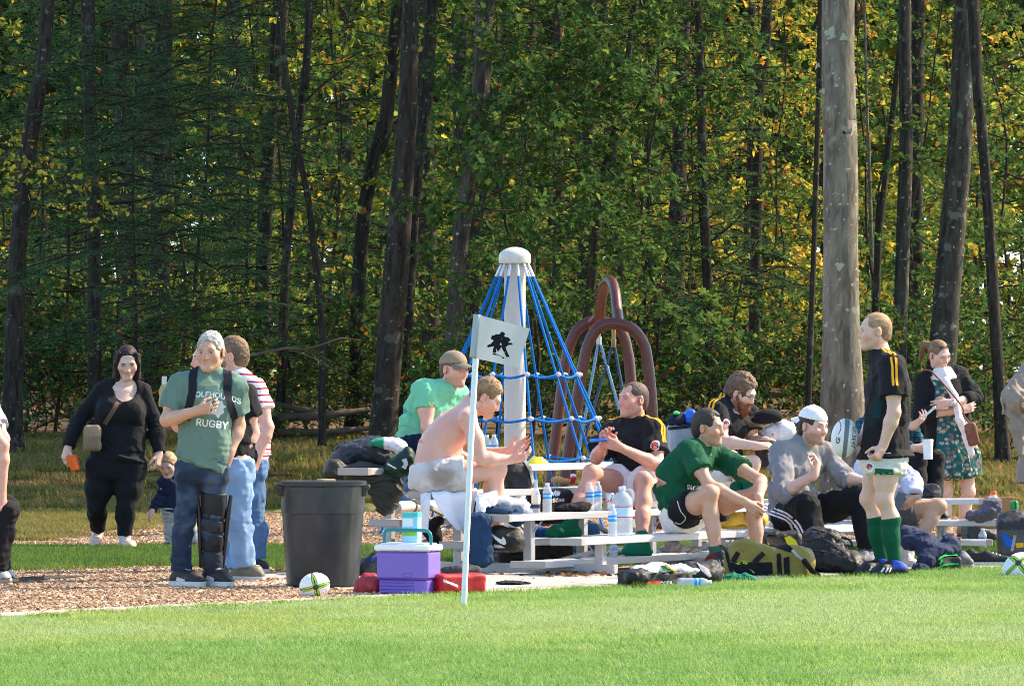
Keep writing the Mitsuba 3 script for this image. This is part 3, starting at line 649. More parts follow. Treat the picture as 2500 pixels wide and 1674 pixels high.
# saplings and shrubs: (group, x px, Y, scale, lift)
_stems = {}
def sapling(grp, xpx, Y, s, label, cat_, name, group=None, dz=0.0, zabs=None, a=None):
    x = (xpx - CX) / FPX * Y
    t = thing(name, label, cat_, group)
    g = float(ground_z(x, Y)) + dz if zabs is None else zabs
    a = r2.random() * 360 if a is None else a
    tilt = 0.0 if zabs is not None else float(r2.normal(0, 4.5))
    place_inst(t + '__crown', grp, x, Y, g, a, s, tilt)
    if zabs is None:
        if grp not in _stems:
            h = {'oak': 6.6, 'map': 6.0, 'mix': 5.6, 'hem': 7.5, 'bus': 1.0}[grp[:3]]
            q = np.array([(r2.normal(0, 0.05) * min(h, 4), r2.normal(0, 0.05) * min(h, 4), z) for z in np.linspace(0, h, 6)]); q[0] = (0, 0, -0.15)
            m = tube(spline(q, 18), np.linspace(0.026, 0.006, 18) * (1 if grp[0] != 'b' else 0.3), 6)
            _stems[grp] = mikit.ply(m, 'twig', smooth=True, color=np.tile(A(0.035, 0.029, 0.023), (len(m[0]), 1)))
        scene[t + '__trunk'] = {**_stems[grp], 'to_world': scene[t + '__crown']['to_world']}
    return t
for x, Y, s in [(1290, 63.5, 0.95), (1420, 62.6, 0.9), (1340, 66, 1.05), (1210, 68, 1.0), (1520, 66, 1.0), (1610, 69, 1.0)]:
    sapling('oak_crown_0' if int(x) % 20 else 'oak_crown_1', x, Y, s, 'young oak with glossy green leaves behind the white climbing mast', 'tree', 'young_oak', 'young oaks behind the climbing mast')
for x, Y, s in [(2110, 72, 0.9), (2270, 73, 0.95), (2460, 68, 1.0), (2400, 76, 1.0)]:
    sapling('oak_crown_1' if int(x) % 20 else 'oak_crown_0', x, Y, s, 'dark green young oak between the trunks on the right', 'tree', 'young_oak', 'young oaks on the right')
for x, Y, s in [(1700, 84, 1.1), (1850, 80, 1.0), (1960, 88, 1.1), (2200, 82, 1.1), (2330, 86, 1.1), (2480, 80, 1.0), (1600, 90, 1.1), (2080, 95, 1.2), (1760, 96, 1.2), (2420, 98, 1.2), (1893, 77, 1.0), (1779, 85, 1.1), (2382, 83, 1.1), (1959, 81, 1.0)]:
    sapling('maple_crown_0' if int(x) % 3 else 'maple_crown_1', x, Y, s, 'yellowing maple with sunlit leaves deep among the trunks on the right', 'tree', 'maple_tree', 'yellowing maples on the right')
for x, Y, s in [(130, 67, 1.0), (330, 66, 1.0), (520, 67, 1.05), (610, 70, 1.0), (420, 72, 1.1), (240, 75, 1.1), (60, 73, 1.0), (560, 78, 1.1), (1660, 68, 0.75), (1800, 69, 0.7), (800, 74, 1.0)]:
    sapling('hemlock_crown_0' if int(x) % 20 else 'hemlock_crown_1', x, Y, s, 'dark green hemlock with flat layered boughs in the shaded left woods' if x < 1000 else 'small dark hemlock between the arches and the thick pale trunk', 'tree', 'hemlock_tree', 'hemlocks in the left woods' if x < 1000 else 'small hemlocks in the right woods')
for x, Y, s in [(760, 68, 1.0), (860, 72, 1.0), (930, 76, 1.0), (700, 80, 1.1), (1080, 74, 1.1), (1010, 82, 1.1), (880, 88, 1.2), (1160, 86, 1.2), (600, 90, 1.2), (300, 86, 1.1), (150, 92, 1.2), (450, 95, 1.2), (20, 84, 1.1)]:
    sapling('mixed_crown_0' if int(x) % 40 else 'maple_crown_0', x, Y, s, 'slender leafy sapling with mixed green and yellow leaves left of the climbing mast', 'tree', 'leafy_sapling', 'leafy saplings left of the mast')
for i in range(26):
    Y = 92 + 20 * (i + r2.random()) / 26; x = CX + (r2.random() * 2 - 1) * 1400
    sapling(['oak_crown_0', 'maple_crown_0', 'mixed_crown_0', 'oak_crown_1', 'maple_crown_1'][i % 5], x, Y, r2.uniform(1.2, 1.7), 'leafy tree in the dim depth of the woods', 'tree', 'leafy_tree', 'leafy trees in the depth of the woods')
fw = key_of('far_woods')
labels[fw] = {'kind': 'stuff', 'label': 'unbroken mass of leaves in the far depth of the woods', 'category': 'woods'}
n_ = 0
for Y in (112, 124, 137, 150, 165, 182):
    for x in np.arange(-0.1 * Y - 6, 0.1 * Y + 6.1, 4.6):
        for z in ((0.0, 6.5, 13.0) if Y < 130 else (0.0, 6.5)):
            place_inst(f'{fw}__{n_:03d}', ('far_green_crown', 'far_crown')[int(r2.random() < 0.35 + 0.03 * x)], x + r2.normal(0, 1), Y + r2.normal(0, 2.5), 1.0 + z + r2.normal(0, 0.8), r2.random() * 360, 1.0); n_ += 1
for i in range(40):
    x = -60 + 2620 * (i + r2.random()) / 40; Y = 64.5 + r2.random() * 5
    g = 'bush_crown_0' if r2.random() < 0.55 else 'bush_crown_1'
    sapling(g, x, Y, r2.uniform(0.75, 1.25), 'low leafy shrub along the foot of the woods', 'shrub', 'shrub', 'shrubs along the foot of the woods')
# boughs hanging in front
for x, y, Y, s, a in [(60, 420, 61, 0.8, 0), (230, 450, 61.5, 0.6, 90), (20, 330, 61, 0.6, 200), (520, 640, 62, 0.4, 40), (330, 640, 62, 0.4, 40)]:
    p = P(x, y, Y); sapling('gold_spray', x, Y, s, 'thin bough with yellow leaves in front of the dark left woods', 'branch', 'yellow_bough', 'yellow boughs on the left', zabs=p[2] - 0.4, a=a)
for x, y, Y, s, a in [(300, 330, 62.5, .95, 10), (430, 290, 63, .95, 80), (520, 380, 62.5, .9, 140), (620, 430, 63, .8, 200), (380, 480, 62.5, .9, 260), (250, 220, 63, .9, 320), (480, 180, 63.5, .9, 40), (330, 90, 63.5, .9, 100), (560, 560, 63, .7, 170), (180, 600, 63, .8, 60), (430, 640, 62.5, .8, 300), (600, 720, 63, .7, 20), (90, 180, 63.5, .8, 200), (300, 760, 63.5, .7, 90), (700, 250, 66, .7, 0), (1730, 560, 66, .7, 30), (1640, 680, 66, .7, 150), (1850, 640, 67, .7, 250)]:
    p = P(x, y, Y); sapling('hemlock_bough_group', x, Y, s, 'feathery hemlock bough in front of the dark trunks', 'branch', 'hemlock_bough', 'hemlock boughs in front of the trunks', zabs=p[2] - 0.7 * s, a=a)
for x, y, Y, s, a in [(1270, 180, 59, 1.0, 0), (1390, 330, 59.5, 1.0, 70), (1250, 420, 59, 1.0, 150), (1370, 520, 60, 1.0, 200), (1440, 120, 59.5, 1.0, 260), (1330, 40, 60, 1.0, 20), (1560, 110, 60, 1.0, 120), (1640, 330, 61, 0.9, 160), (1150, 640, 61, 0.5, 100), (1160, 760, 60, 0.55, 200), (1480, 640, 61, 0.8, 240), (1700, 130, 61, 1.0, 300)]:
    p = P(x, y, Y); sapling('oak_spray', x, Y, s, 'bough of glossy oak leaves hanging in the light above the play area', 'branch', 'oak_bough', 'oak boughs above the play area', zabs=p[2] - 0.4, a=a)
for x, y, Y, s, a in [(1690, 800, 60.5, 0.9, 0), (1730, 850, 60.7, 0.8, 90)]:
    p = P(x, y, Y); sapling('red_spray', x, Y, s, 'sprig of rust red oak leaves right of the brown arches', 'branch', 'red_sprig', 'rust red sprigs', zabs=p[2], a=a)

# lichen on the thick pale trunk
F_ = Field().add(cone(P(2046, 0, 52), P(2052, 600, 52), .152, .163), .01).add(cone(P(2052, 600, 52), P(2058, 1010, 52), .163, .20), .01).build(.02)
for x, y, r_ in ((2047, 58, 13), (2080, 70, 9), (2028, 205, 6), (2070, 642, 10), (2035, 790, 5), (2062, 190, 5), (2016, 140, 5)):
    a_ = np.linspace(0, 2 * np.pi, 17)[:-1]; rr_ = r_ * (1 + .3 * np.sin(a_ * 3 + x) + .15 * np.cos(a_ * 7 + y))
    q_ = np.array([P(x, y, 50)] + [P(x + m * math.cos(t_), y + m * math.sin(t_), 50) for m, t_ in zip(rr_, a_)])
    put('lichen', (F_.march(q_, A(0, 1, 0), .006, 6), np.array([(0, 1 + i, 1 + (i + 1) % 16) for i in range(16)])), 'matte', 'oak_tree', A(.26, .28, .2))
# ---------------------------------------------------------------- people
SKIN = dict(pale=(0.60, 0.375, 0.285), pink=(0.60, 0.335, 0.25), tan=(0.50, 0.29, 0.19), red=(0.56, 0.28, 0.205), warm=(0.55, 0.33, 0.225))
def head_frame(yaw, pitch, roll=0.0):
    """Columns: the head's side, its face direction, its up. yaw 0 faces the camera, +90 the right edge of the photograph."""
    y, p, r = map(math.radians, (yaw, pitch, roll))
    f = A(math.sin(y) * math.cos(p), -math.cos(y) * math.cos(p), -math.sin(p))
    s = A(math.cos(y), math.sin(y), 0); u = np.cross(f, -s) if np.cross(f, -s)[2] > 0 else np.cross(f, s)
    s2 = s * math.cos(r) + u * math.sin(r); u2 = u * math.cos(r) - s * math.sin(r)
    return np.stack([s2, f, u2], 1)
class Human:
    def __init__(s, key, J, head, skin='pale', S=1.0, fat=1.0, build=1.0, chest=None, mus=1.0, legs=1.0):
        """J: joints in metres; head: (centre at eye level, yaw, pitch, roll, size)."""
        s.key, s.J, s.S, s.fat, s.bd, s.mus, s.lg = key, J, S, fat, build, mus, legs
        s.skin = np.array(SKIN[skin] if isinstance(skin, str) else skin)
        s.H = np.asarray(head[0], float); s.R = head_frame(*head[1:4]); s.hs = head[4] * 1.0
        s.red = []          # reddish spots: (point, radius, amount)
        s.hpc = (J['hpL'] + J['hpR']) / 2; s.shc = (J['shL'] + J['shR']) / 2
        s.nk = J.get('nk', s.shc + unit(s.shc - s.hpc) * 0.07 * S)
        s.up = unit(s.nk - s.hpc)
        s.sx = unit(J['shL'] - J['shR']); s.hx = unit(J['hpL'] - J['hpR'])
        s.mid = J.get('mid', lerp(s.hpc, s.shc, 0.45))
        # spine points from pelvis to neck; a is half width, b half depth
        S_ = S
        upl = unit(s.mid - s.hpc); upu = unit(s.shc - s.mid)
        s.spine = np.array([s.hpc - upl * 0.06 * S_, s.hpc + upl * 0.05 * S_, s.mid, lerp(s.mid, s.shc, 0.55), lerp(s.mid, s.shc, 0.93)])
        s.sxs = np.array([s.hx, s.hx, unit(s.hx + s.sx), s.sx, s.sx])
        hw = np.linalg.norm(J['shL'] - J['shR']) / 2
        s.aw = np.array([0.165 * fat, 0.17 * fat, 0.150 * fat, 0.168 * (0.5 + 0.5 * fat), max(hw * 0.80, 0.13)]) * np.array([S_] * 4 + [1.0]) * build
        s.bw = np.array([0.115, 0.125, 0.112, 0.122, 0.09]) * S_ * (0.35 + 0.65 * fat) * build
        s.fwd = unit(np.cross(s.sx, s.up)); 
        s.hand = []
    # --- body
    def torso(s, F, off=0.0, k=0.05):
        F.add(loft(s.spine, s.sxs, s.aw + off, s.bw + off, 2.3, 0.05 * s.S), 0.03)
        S = s.S
        for q in ('shL', 'shR'):
            F.add(cone(s.nk - s.up * 0.015 * S, s.J[q], 0.052 * S + off, 0.056 * S * s.bd + off), k)
    def limbs_r(s):
        S, m = s.S * s.bd, s.mus
        return dict(sh=0.056 * S * m, el=0.043 * S * m, fo=0.049 * S * m, wr=0.029 * S, hp=0.087 * S * s.lg, th=0.076 * S * s.lg, kn=0.055 * S * (0.6 + 0.4 * s.lg), ca=0.058 * S * m * (0.7 + 0.3 * s.lg), an=0.037 * S)
    def arm(s, F, q, off=0.0, upto=1.0, k=0.025):
        J, r = s.J, s.limbs_r()
        a, b, c = J['sh' + q], J['el' + q], J['wr' + q]
        F.add(cone(a, b, r['sh'] + off, r['el'] + off), k)
        m = lerp(a, b, 0.5); F.add(ell(m, (0.052 * s.S * s.bd * s.mus + off,) * 3), 0.05)
        f = lerp(b, c, 0.28); F.add(cone(b, f, r['el'] * 0.96 + off, r['fo'] * 0.93 + off), k)
        F.add(cone(f, c, r['fo'] * 0.93 + off, r['wr'] + off), k)
    def leg(s, F, q, off=0.0, k=0.03):
        J, r = s.J, s.limbs_r()
        a, b, c = J['hp' + q], J['kn' + q], J['an' + q]
        back = s.kf(q)      # the way the kneecap looks
        F.add(cone(a, lerp(a, b, 0.55), r['hp'] + off, r['th'] + off), 0.05)
        F.add(cone(lerp(a, b, 0.5), b, r['th'] * 1.02 + off, r['kn'] + off), k)
        F.add(ball(b + back * 0.012 * s.S, 0.048 * s.S * s.bd + off), 0.03)
        ca = lerp(b, c, 0.30) - back * 0.022 * s.S
        F.add(cone(b, ca, r['kn'] * 0.9 + off, r['ca'] * 0.95 + off), k)
        F.add(cone(ca, lerp(b, c, 0.62), r['ca'] * 0.95 + off, 0.046 * s.S * s.bd + off), k)
        F.add(cone(lerp(b, c, 0.55), c, 0.047 * s.S * s.bd + off, r['an'] + off), k)
    def kf(s, q):
        a, b, c = s.J['hp' + q], s.J['kn' + q], s.J['an' + q]
        k = b - lerp(a, c, 0.5); ax = unit(c - a); k = k - ax * (k @ ax)
        t = s.toe(q) - c; t = t - ax * (t @ ax)
        return unit(k + unit(t) * 0.03)
    def toe(s, q):
        return s.J.get('to' + q, s.J['an' + q] + A(0, -0.17, -0.06) * s.S)
    def foot(s, F, q, off=0.0):
        c, t, S = s.J['an' + q], s.toe(q), s.S
        d = unit((t - c) * A(1, 1, 0)) if abs((t - c)[2]) < 0.5 * np.linalg.norm(t - c) else unit(t - c)
        heel = c - d * 0.045 * S + A(0, 0, -0.052) * S; hz = t[2]
        F.add(cone(c, heel, 0.036 * S + off, 0.030 * S + off), 0.03)
        F.add(cone(c - A(0, 0, 0.02 * S), lerp(c, t, 0.65) + A(0, 0, -0.004), 0.034 * S + off, 0.034 * S + off), 0.03)
        F.add(cone(heel, lerp(heel, t, 0.7), 0.03 * S + off, 0.034 * S + off), 0.03)
        sd = unit(np.cross(d, A(0, 0, 1)))
        F.add(cone(lerp(c, t, 0.68) + sd * 0.016 * S, t + sd * 0.014 * S, 0.030 * S + off, 0.019 * S + off), 0.025)
        F.add(cone(lerp(c, t, 0.68) - sd * 0.018 * S, t - sd * 0.018 * S - d * 0.02 * S, 0.030 * S + off, 0.018 * S + off), 0.025)
    def hand_add(s, F, q, d, n, curl=0.6, thumb=0.6, spread=1.0, curls=None, S=None):
        """d: the way the palm points from the wrist; n: the way the palm faces; curl: radians per joint."""
        S = S or s.S * 0.97; w = s.J['wr' + q]; d = unit(d); n = unit(np.asarray(n, float) - d * (np.asarray(n, float) @ d))
        t = unit(np.cross(n, d)) * (1 if q == 'L' else -1)      # towards the thumb
        if s.J.get('mir' + q): t = -t
        r = 0.0088 * S; kn = []
        for i, (o, l) in enumerate(((0.030, 0.092), (0.010, 0.096), (-0.011, 0.091), (-0.030, 0.082))):
            b = w + d * 0.012 * S + t * o * 0.5 * S; k = w + d * l * S + t * o * S - n * 0.002
            F.add(cone(b, k, 0.0155 * S, 0.0115 * S), 0.014); kn.append(k)
        F.add(ell(w + d * 0.05 * S, (0.036 * S, 0.046 * S, 0.017 * S), np.stack([t, d, n], 1)), 0.015)
        F.add(cone(w - d * 0.02, w + d * 0.03 * S, 0.027 * S, 0.025 * S), 0.02)
        L = ((0.041, 0.026, 0.021), (0.046, 0.029, 0.022), (0.042, 0.027, 0.021), (0.033, 0.021, 0.019))
        tips = []
        for i in range(4):
            c = curls[i] if curls is not None else curl * (1 + 0.12 * (i - 1))
            a = 0.0; p = kn[i]; side = (1.5 - i) * 0.07 * spread
            for j, l in enumerate(L[i]):
                a += c * (0.9, 1.1, 0.8)[j]
                e = d * math.cos(a) + n * math.sin(a) + t * side * math.cos(a)
                nx = p + unit(e) * l * S
                F.add(cone(p, nx, r * (1.06 - 0.08 * j), r * (0.98 - 0.1 * j)), 0.004 if j else 0.008); p = nx
            tips.append(p)
        b = w + d * 0.028 * S + t * 0.022 * S + n * 0.006; e = unit(d * 0.62 + t * 0.75 + n * 0.35 * (0.3 + thumb))
        m = b + e * 0.045 * S; e2 = unit(e * (1 - thumb * 0.5) + d * 0.7 + n * thumb * 0.6 - t * thumb * 0.3); m2 = m + e2 * 0.032 * S
        e3 = unit(e2 + n * 0.25 * thumb - t * 0.2 * thumb + d * 0.2)
        F.add(cone(b, m, 0.0165 * S, 0.0115 * S), 0.014); F.add(cone(m, m2, 0.011 * S, 0.0098 * S), 0.006); F.add(cone(m2, m2 + e3 * 0.026 * S, 0.0098 * S, 0.008 * S), 0.004)
        s.hand.append((w + d * 0.09 * S, 0.09))
        return w + d * 0.075 * S + n * 0.03 * S, tips
    def chest(s, u, v): return lerp(s.spine[2], s.spine[3], 0.6) + s.sx * u + s.up * v + s.fwd * 0.28
    def hp(s, x, y, z): return s.H + s.R @ (A(x, y, z) * s.hs)
    def headF(s, F, female=False, jaw=1.0):  # flat black patch: the dark inside of the open bag is painted on
        R, h = s.R, s.hs; p = s.hp
        base = p(0, -0.025, -0.085)
        F.add(cone(s.nk - s.up * 0.02, base, (0.062 if not female else 0.05) * s.S * s.bd, (0.056 if not female else 0.046) * h), 0.035)
        F.add(ell(p(0, -0.012, 0.035), A(0.076, 0.096, 0.084) * h, R), 0.03)
        F.add(ell(p(0, 0.018, -0.03), A(0.060, 0.074, 0.088) * h, R), 0.03)
        for q in (-1, 1):
            F.add(cone(p(q * 0.053 * jaw, -0.01, -0.055), p(q * 0.018, 0.064, -0.098), 0.021 * h, 0.019 * h), 0.03)
            F.add(ball(p(q * 0.042, 0.056, -0.024), 0.028 * h), 0.04)
        F.add(ball(p(0, 0.076, -0.100), 0.019 * h), 0.03)
        F.add(cone(p(-0.036, 0.080, 0.024), p(0.036, 0.080, 0.024), 0.014 * h), 0.025)
        for q in (-1, 1): F.sub(ball(p(q * 0.033, 0.099, 0.002), 0.0145 * h), 0.018)
        F.add(cone(p(0, 0.088, 0.010), p(0, 0.1055, -0.034), 0.009 * h, 0.0135 * h), 0.018)
        for q in (-1, 1): F.add(ball(p(q * 0.0125, 0.097, -0.037), 0.0098 * h), 0.008)
        F.add(cone(p(-0.017, 0.084, -0.0605), p(0.017, 0.084, -0.0605), 0.0095 * h), 0.012)
        F.add(cone(p(-0.014, 0.084, -0.0735), p(0.014, 0.084, -0.0735), 0.0095 * h), 0.010)
        F.sub(cone(p(-0.014, 0.0965, -0.067), p(0.014, 0.0965, -0.067), 0.003 * h), 0.006)
        for q in (-1, 1):
            t = unit(R @ A(q * 0.35, -0.25, 0) + 0 * R[:, 0]); nx = unit(R @ A(q, -0.45, 0)); ny = R[:, 2]; nz = np.cross(nx, ny)
            Re = np.stack([nx, ny, nz], 1)
            F.add(ell(p(q * 0.083, -0.012, -0.006), A(0.0095, 0.034, 0.022) * h, Re), 0.006)
            F.sub(ell(p(q * 0.093, -0.004, -0.004), A(0.006, 0.019, 0.010) * h, Re), 0.004)
    def colour(s, v, beard=None, tan=None):
        c = np.tile(s.skin, (len(v), 1)); n = meshkit.fbm(v * 22, 3, 5)[:, None]; n2 = meshkit.fbm(v * 70, 2, 9)[:, None]
        c = c * (0.92 + 0.16 * n)
        redc = s.skin * A(1.02, 0.66, 0.6)
        spots = [(s.hp(0, 0.105, -0.03), 0.025, 0.6)] + [(s.hp(q * 0.045, 0.075, -0.03), 0.035, 0.55) for q in (-1, 1)] + [(s.hp(q * 0.08, -0.01, -0.005), 0.03, 0.6) for q in (-1, 1)]
        spots += [(s.J[k], 0.05, 0.4) for k in ('elL', 'elR', 'knL', 'knR') if k in s.J] + [(p, r, 0.35) for p, r in s.hand] + s.red
        for p, r, a in spots:
            w = a * np.exp(-(np.linalg.norm(v - p, axis=1) / r) ** 2)[:, None] * (0.6 + 0.8 * n)
            c = c * (1 - w) + redc * w
        L = (v - s.H) @ s.R / s.hs
        lips = np.exp(-((L[:, 0] / 0.0185) ** 4 + ((L[:, 2] + 0.067) / 0.0095) ** 4)) * (L[:, 1] > 0.06)
        c = c * (1 - 0.5 * lips[:, None]) + A(0.42, 0.15, 0.125) * 0.5 * lips[:, None]
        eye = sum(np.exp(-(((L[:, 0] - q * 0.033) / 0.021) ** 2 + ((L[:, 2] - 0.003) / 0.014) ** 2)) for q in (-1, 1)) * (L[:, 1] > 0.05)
        c *= (1 - 0.14 * np.clip(eye, 0, 1))[:, None]  # skin darkened round the eyes: socket shade put into the colour
        if beard is not None:
            bc, am = beard
            z0 = -0.045 + 0.0 * L[:, 0]
            m = smooth01(-0.04, -0.062, L[:, 2] - 0.25 * np.clip(np.abs(L[:, 0]) - 0.04, 0, 1)) * smooth01(-0.03, 0.0, L[:, 1]) * smooth01(-0.145, -0.125, L[:, 2])
            m = np.maximum(m, np.exp(-(((L[:, 2] + 0.05) / 0.008) ** 2 + (L[:, 0] / 0.028) ** 4)) * (L[:, 1] > 0.07)) * (1 - lips)
            m = (m * am * (0.75 + 0.5 * n2[:, 0]))[:, None]
            c = c * (1 - m) + A(*bc) * m
        # short dark hairs on shins and forearms are left to the noise
        return np.clip(c * (0.96 + 0.08 * n2), 0.01, 0.85)
    def finish_body(s, F, beard=None, h=0.006, eyes=True, brow=(0.08, 0.05, 0.03), closed=False):
        F.build(h); s.F = F
        m = F.mesh(0.0005)
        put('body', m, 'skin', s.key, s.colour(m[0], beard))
        if eyes:
            for q in (-1, 1):
                c = s.hp(q * 0.0325, 0.0725, 0.0015); sp = trimesh.creation.icosphere(3, 0.0125 * s.hs); v = np.asarray(sp.vertices)
                f = s.R[:, 1]; ang = (v / (0.0125 * s.hs)) @ f
                col = np.where(ang[:, None] > 0.965, A(0.01, 0.008, 0.006), np.where(ang[:, None] > 0.83, A(0.06, 0.05, 0.035), A(0.36, 0.33, 0.31)))
                put('eye', (v + c, sp.faces), 'gloss', s.key, col)
                lid = [s.hp(q * (0.0325 + x), 0.0845 - 9 * x * x, 0.0085 - 14 * x * x - (0.004 if closed else 0)) for x in np.linspace(-0.016, 0.016, 7)]
                put('eyelid', tube(lid, 0.003 * s.hs * (1.25 if closed else 1), 6), 'skin', s.key, s.skin * A(0.78, 0.66, 0.6))
                br = [s.hp(q * (0.033 + x), 0.0965 - 10 * x * x, 0.0225 + 0.10 * x * 0.4 - 6 * x * x) for x in np.linspace(-0.02, 0.022, 9)]
                put('eyebrow', tube(F.snap(np.array(br), 0.0), np.array([2.6, 3.6, 4, 4, 3.8, 3.4, 3, 2.4, 1.5]) * 0.0008 * s.hs, 6), 'hair', s.key, A(*brow))
    def hair(s, col, top=0.018, back=0.012, side=0.008, line=0.055, nape=-0.07, burr=0.004, fr=55, seed=1, extra=(), recede=0.0, name='hair', mat='hair', h=0.005):
        """A cap of hair: line = how far down the forehead it starts (up is larger)."""
        F = Field(); p, R, hs = s.hp, s.R, s.hs
        F.add(ell(p(0, -0.014, 0.036), A(0.078 + side, 0.098 + back, 0.086 + top) * hs, R), 0.02)
        F.add(ell(p(0, -0.045, -0.02), A(0.066 + side, 0.064 + back, 0.075) * hs, R), 0.03)
        for e in extra: F.add(*e)
        # keep it off the face, the ears and the neck
        F.cutp(p(0, 0.075 - recede, line), R @ A(0, 0.86, -0.5)) if False else None
        fx = lambda q: ((q - s.H) @ R) / hs
        a = Field()
        F.ops.append(('+', (lambda q: np.full(q.shape[:-1], 9.0), s.H, s.H), 0.0))
        F.sub(ell(p(0, 0.100, -0.055), A(0.084, 0.094, 0.068 + line) * hs, R), 0.008)
        F.sub(cone(p(-0.07, 0.115, line - 0.03), p(0.07, 0.115, line - 0.03), 0.062 * hs), 0.006)
        for q in (-1, 1):
            F.sub(ell(p(q * 0.088, 0.004, -0.028), A(0.045, 0.042, 0.056) * hs, R), 0.006)
            if recede: F.sub(ball(p(q * 0.05, 0.085, 0.095), (0.03 + recede) * hs), 0.01)
        F.cutp(p(0, -0.05, nape), R @ A(0, 0.25, -1))
        F.noise(burr, fr, seed); F.noise(burr * 0.8, np.broadcast_to(np.asarray(fr, float), 3) * 0.55, seed + 4)
        F.build(h); m = F.mesh(0.0005)
        v = m[0]; L = (v - s.H) @ R / hs
        n = meshkit.fbm(np.stack([L[:, 0] * 150, L[:, 1] * 26, L[:, 2] * 26], 1), 3, seed)[:, None]
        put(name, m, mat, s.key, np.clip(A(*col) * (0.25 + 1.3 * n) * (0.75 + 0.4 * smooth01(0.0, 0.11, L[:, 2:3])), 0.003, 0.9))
        return F
    # --- clothing: fields that share the body's joints
    def cloth(s, name, F, color, mat='cloth', h=0.008, wr=0.006, seed=3, fr=(9, 9, 7), simp=0.0007, label=None, tone=0.12):
        F.noise(wr * 1.2, fr, seed); F.noise(wr * 2.6, (11, 11, 5.0), seed + 2, ridge=True); F.noise(wr * 0.4, (28, 28, 22), seed + 1)
        F.build(h); m = F.mesh(simp)
        c = color(m[0]) if callable(color) else np.tile(np.asarray(color, float), (len(m[0]), 1))
        c = c * (1 - tone / 2 + tone * meshkit.fbm(m[0] * 18, 3, seed))[:, None]
        put(name, m, mat, s.key, c, label=label)
        return F
    def tee(s, off=0.016, sleeve=0.62, slw=0.02, hem=None, hemw=(0.19, 0.14), neck=0.03, long=None, hang=0.0, seed=1):
        """A shirt: torso, sleeves to a share of the upper arm (or long: share of the forearm), hem at a point below the hips."""
        F = Field(); J, S, r = s.J, s.S, s.limbs_r()
        up = unit(s.shc - s.hpc)
        hem = hem if hem is not None else s.hpc - unit(s.mid - s.hpc) * 0.10 * S
        C = np.vstack([hem, s.spine[1:]]); aw, bw = s.aw.copy(), s.bw.copy(); aw[0], bw[0] = hemw[0], hemw[1]
        F.add(loft(C, s.sxs, np.maximum(aw + off, 0), bw + off, 2.3, 0.006), 0.02)
        F.add(cut(loft(s.spine, s.sxs, s.aw + off * 0.8, s.bw + off * 0.8, 2.3, 0.03), hem, hem - s.mid), 0.03)
        for q in 'LR':
            sh, el, wr = J['sh' + q], J['el' + q], J['wr' + q]
            e = lerp(sh, el, sleeve if long is None else 1.0); d = unit(el - sh)
            F.add(cone(s.nk - s.up * 0.02 * S, sh, 0.05 * S + off, r['sh'] + off * 0.9), 0.05)
            if long is None:
                F.add(cut(cone(sh, e + d * 0.03, r['sh'] + off, lerp(r['sh'], r['el'], sleeve) + off + slw), e, d), 0.03)
            else:
                F.add(cone(sh, el, r['sh'] + off, r['el'] + off), 0.03)
                e2 = lerp(el, wr, long); d2 = unit(wr - el); f = lerp(el, wr, min(0.3, long))
                F.add(cone(el, f, r['el'] + off, r['fo'] + off), 0.02)
                if long > 0.3: F.add(cut(cone(f, e2 + d2 * 0.02, r['fo'] + off, lerp(r['fo'], r['wr'], long) + off), e2, d2), 0.015)
                else: F.ops[-1] = ('+', cut(F.ops[-1][1], e2, d2), 0.02)
                F.folds(el, unit(unit(el - sh) + d2), 0.007, 0.035, 0.09, seed)
            F.folds(lerp(sh, s.spine[3], 0.35), unit(d + s.up * 0.4), 0.005, 0.05, 0.12, seed + 2)
        F.sub(ell(s.nk + s.up * 0.058 * S, (0.074 * S, 0.074 * S, neck + 0.006 * S), np.stack([s.sx, unit(np.cross(s.up, s.sx)), s.up], 1)), 0.006) if neck else None
        F.folds(lerp(s.hpc, s.mid, 0.35), unit(s.up + 0.3 * s.sx), 0.006, 0.06, 0.2, seed + 5)
        return F
    def legwear(s, off=0.014, upto=1.0, flare=0.0, waist=0.6, seat=0.0, q_to=None, seed=1, fold=1.0):
        """Trousers or shorts: upto counts the thigh as 0-1 and the shin as 1-2."""
        F = Field(); J, S, r = s.J, s.S, s.limbs_r()
        upl = unit(s.mid - s.hpc)
        F.add(loft(np.array([s.hpc - upl * 0.07 * S, s.hpc + upl * 0.03 * S, lerp(s.hpc, s.mid, waist)]), s.hx, s.aw[[0, 1, 2]] + off, s.bw[[0, 1, 2]] + off, 2.3, 0.03), 0.02)
        F.add(cut(loft(s.spine, s.sxs, s.aw + off + 0.004, s.bw + off + 0.004, 2.3, 0.04), lerp(s.hpc, s.mid, waist), s.mid - s.hpc), 0.02)
        F.add(ell(s.hpc - upl * 0.085 * S, (0.085 * S, 0.085 * S, 0.06 * S)), 0.05)
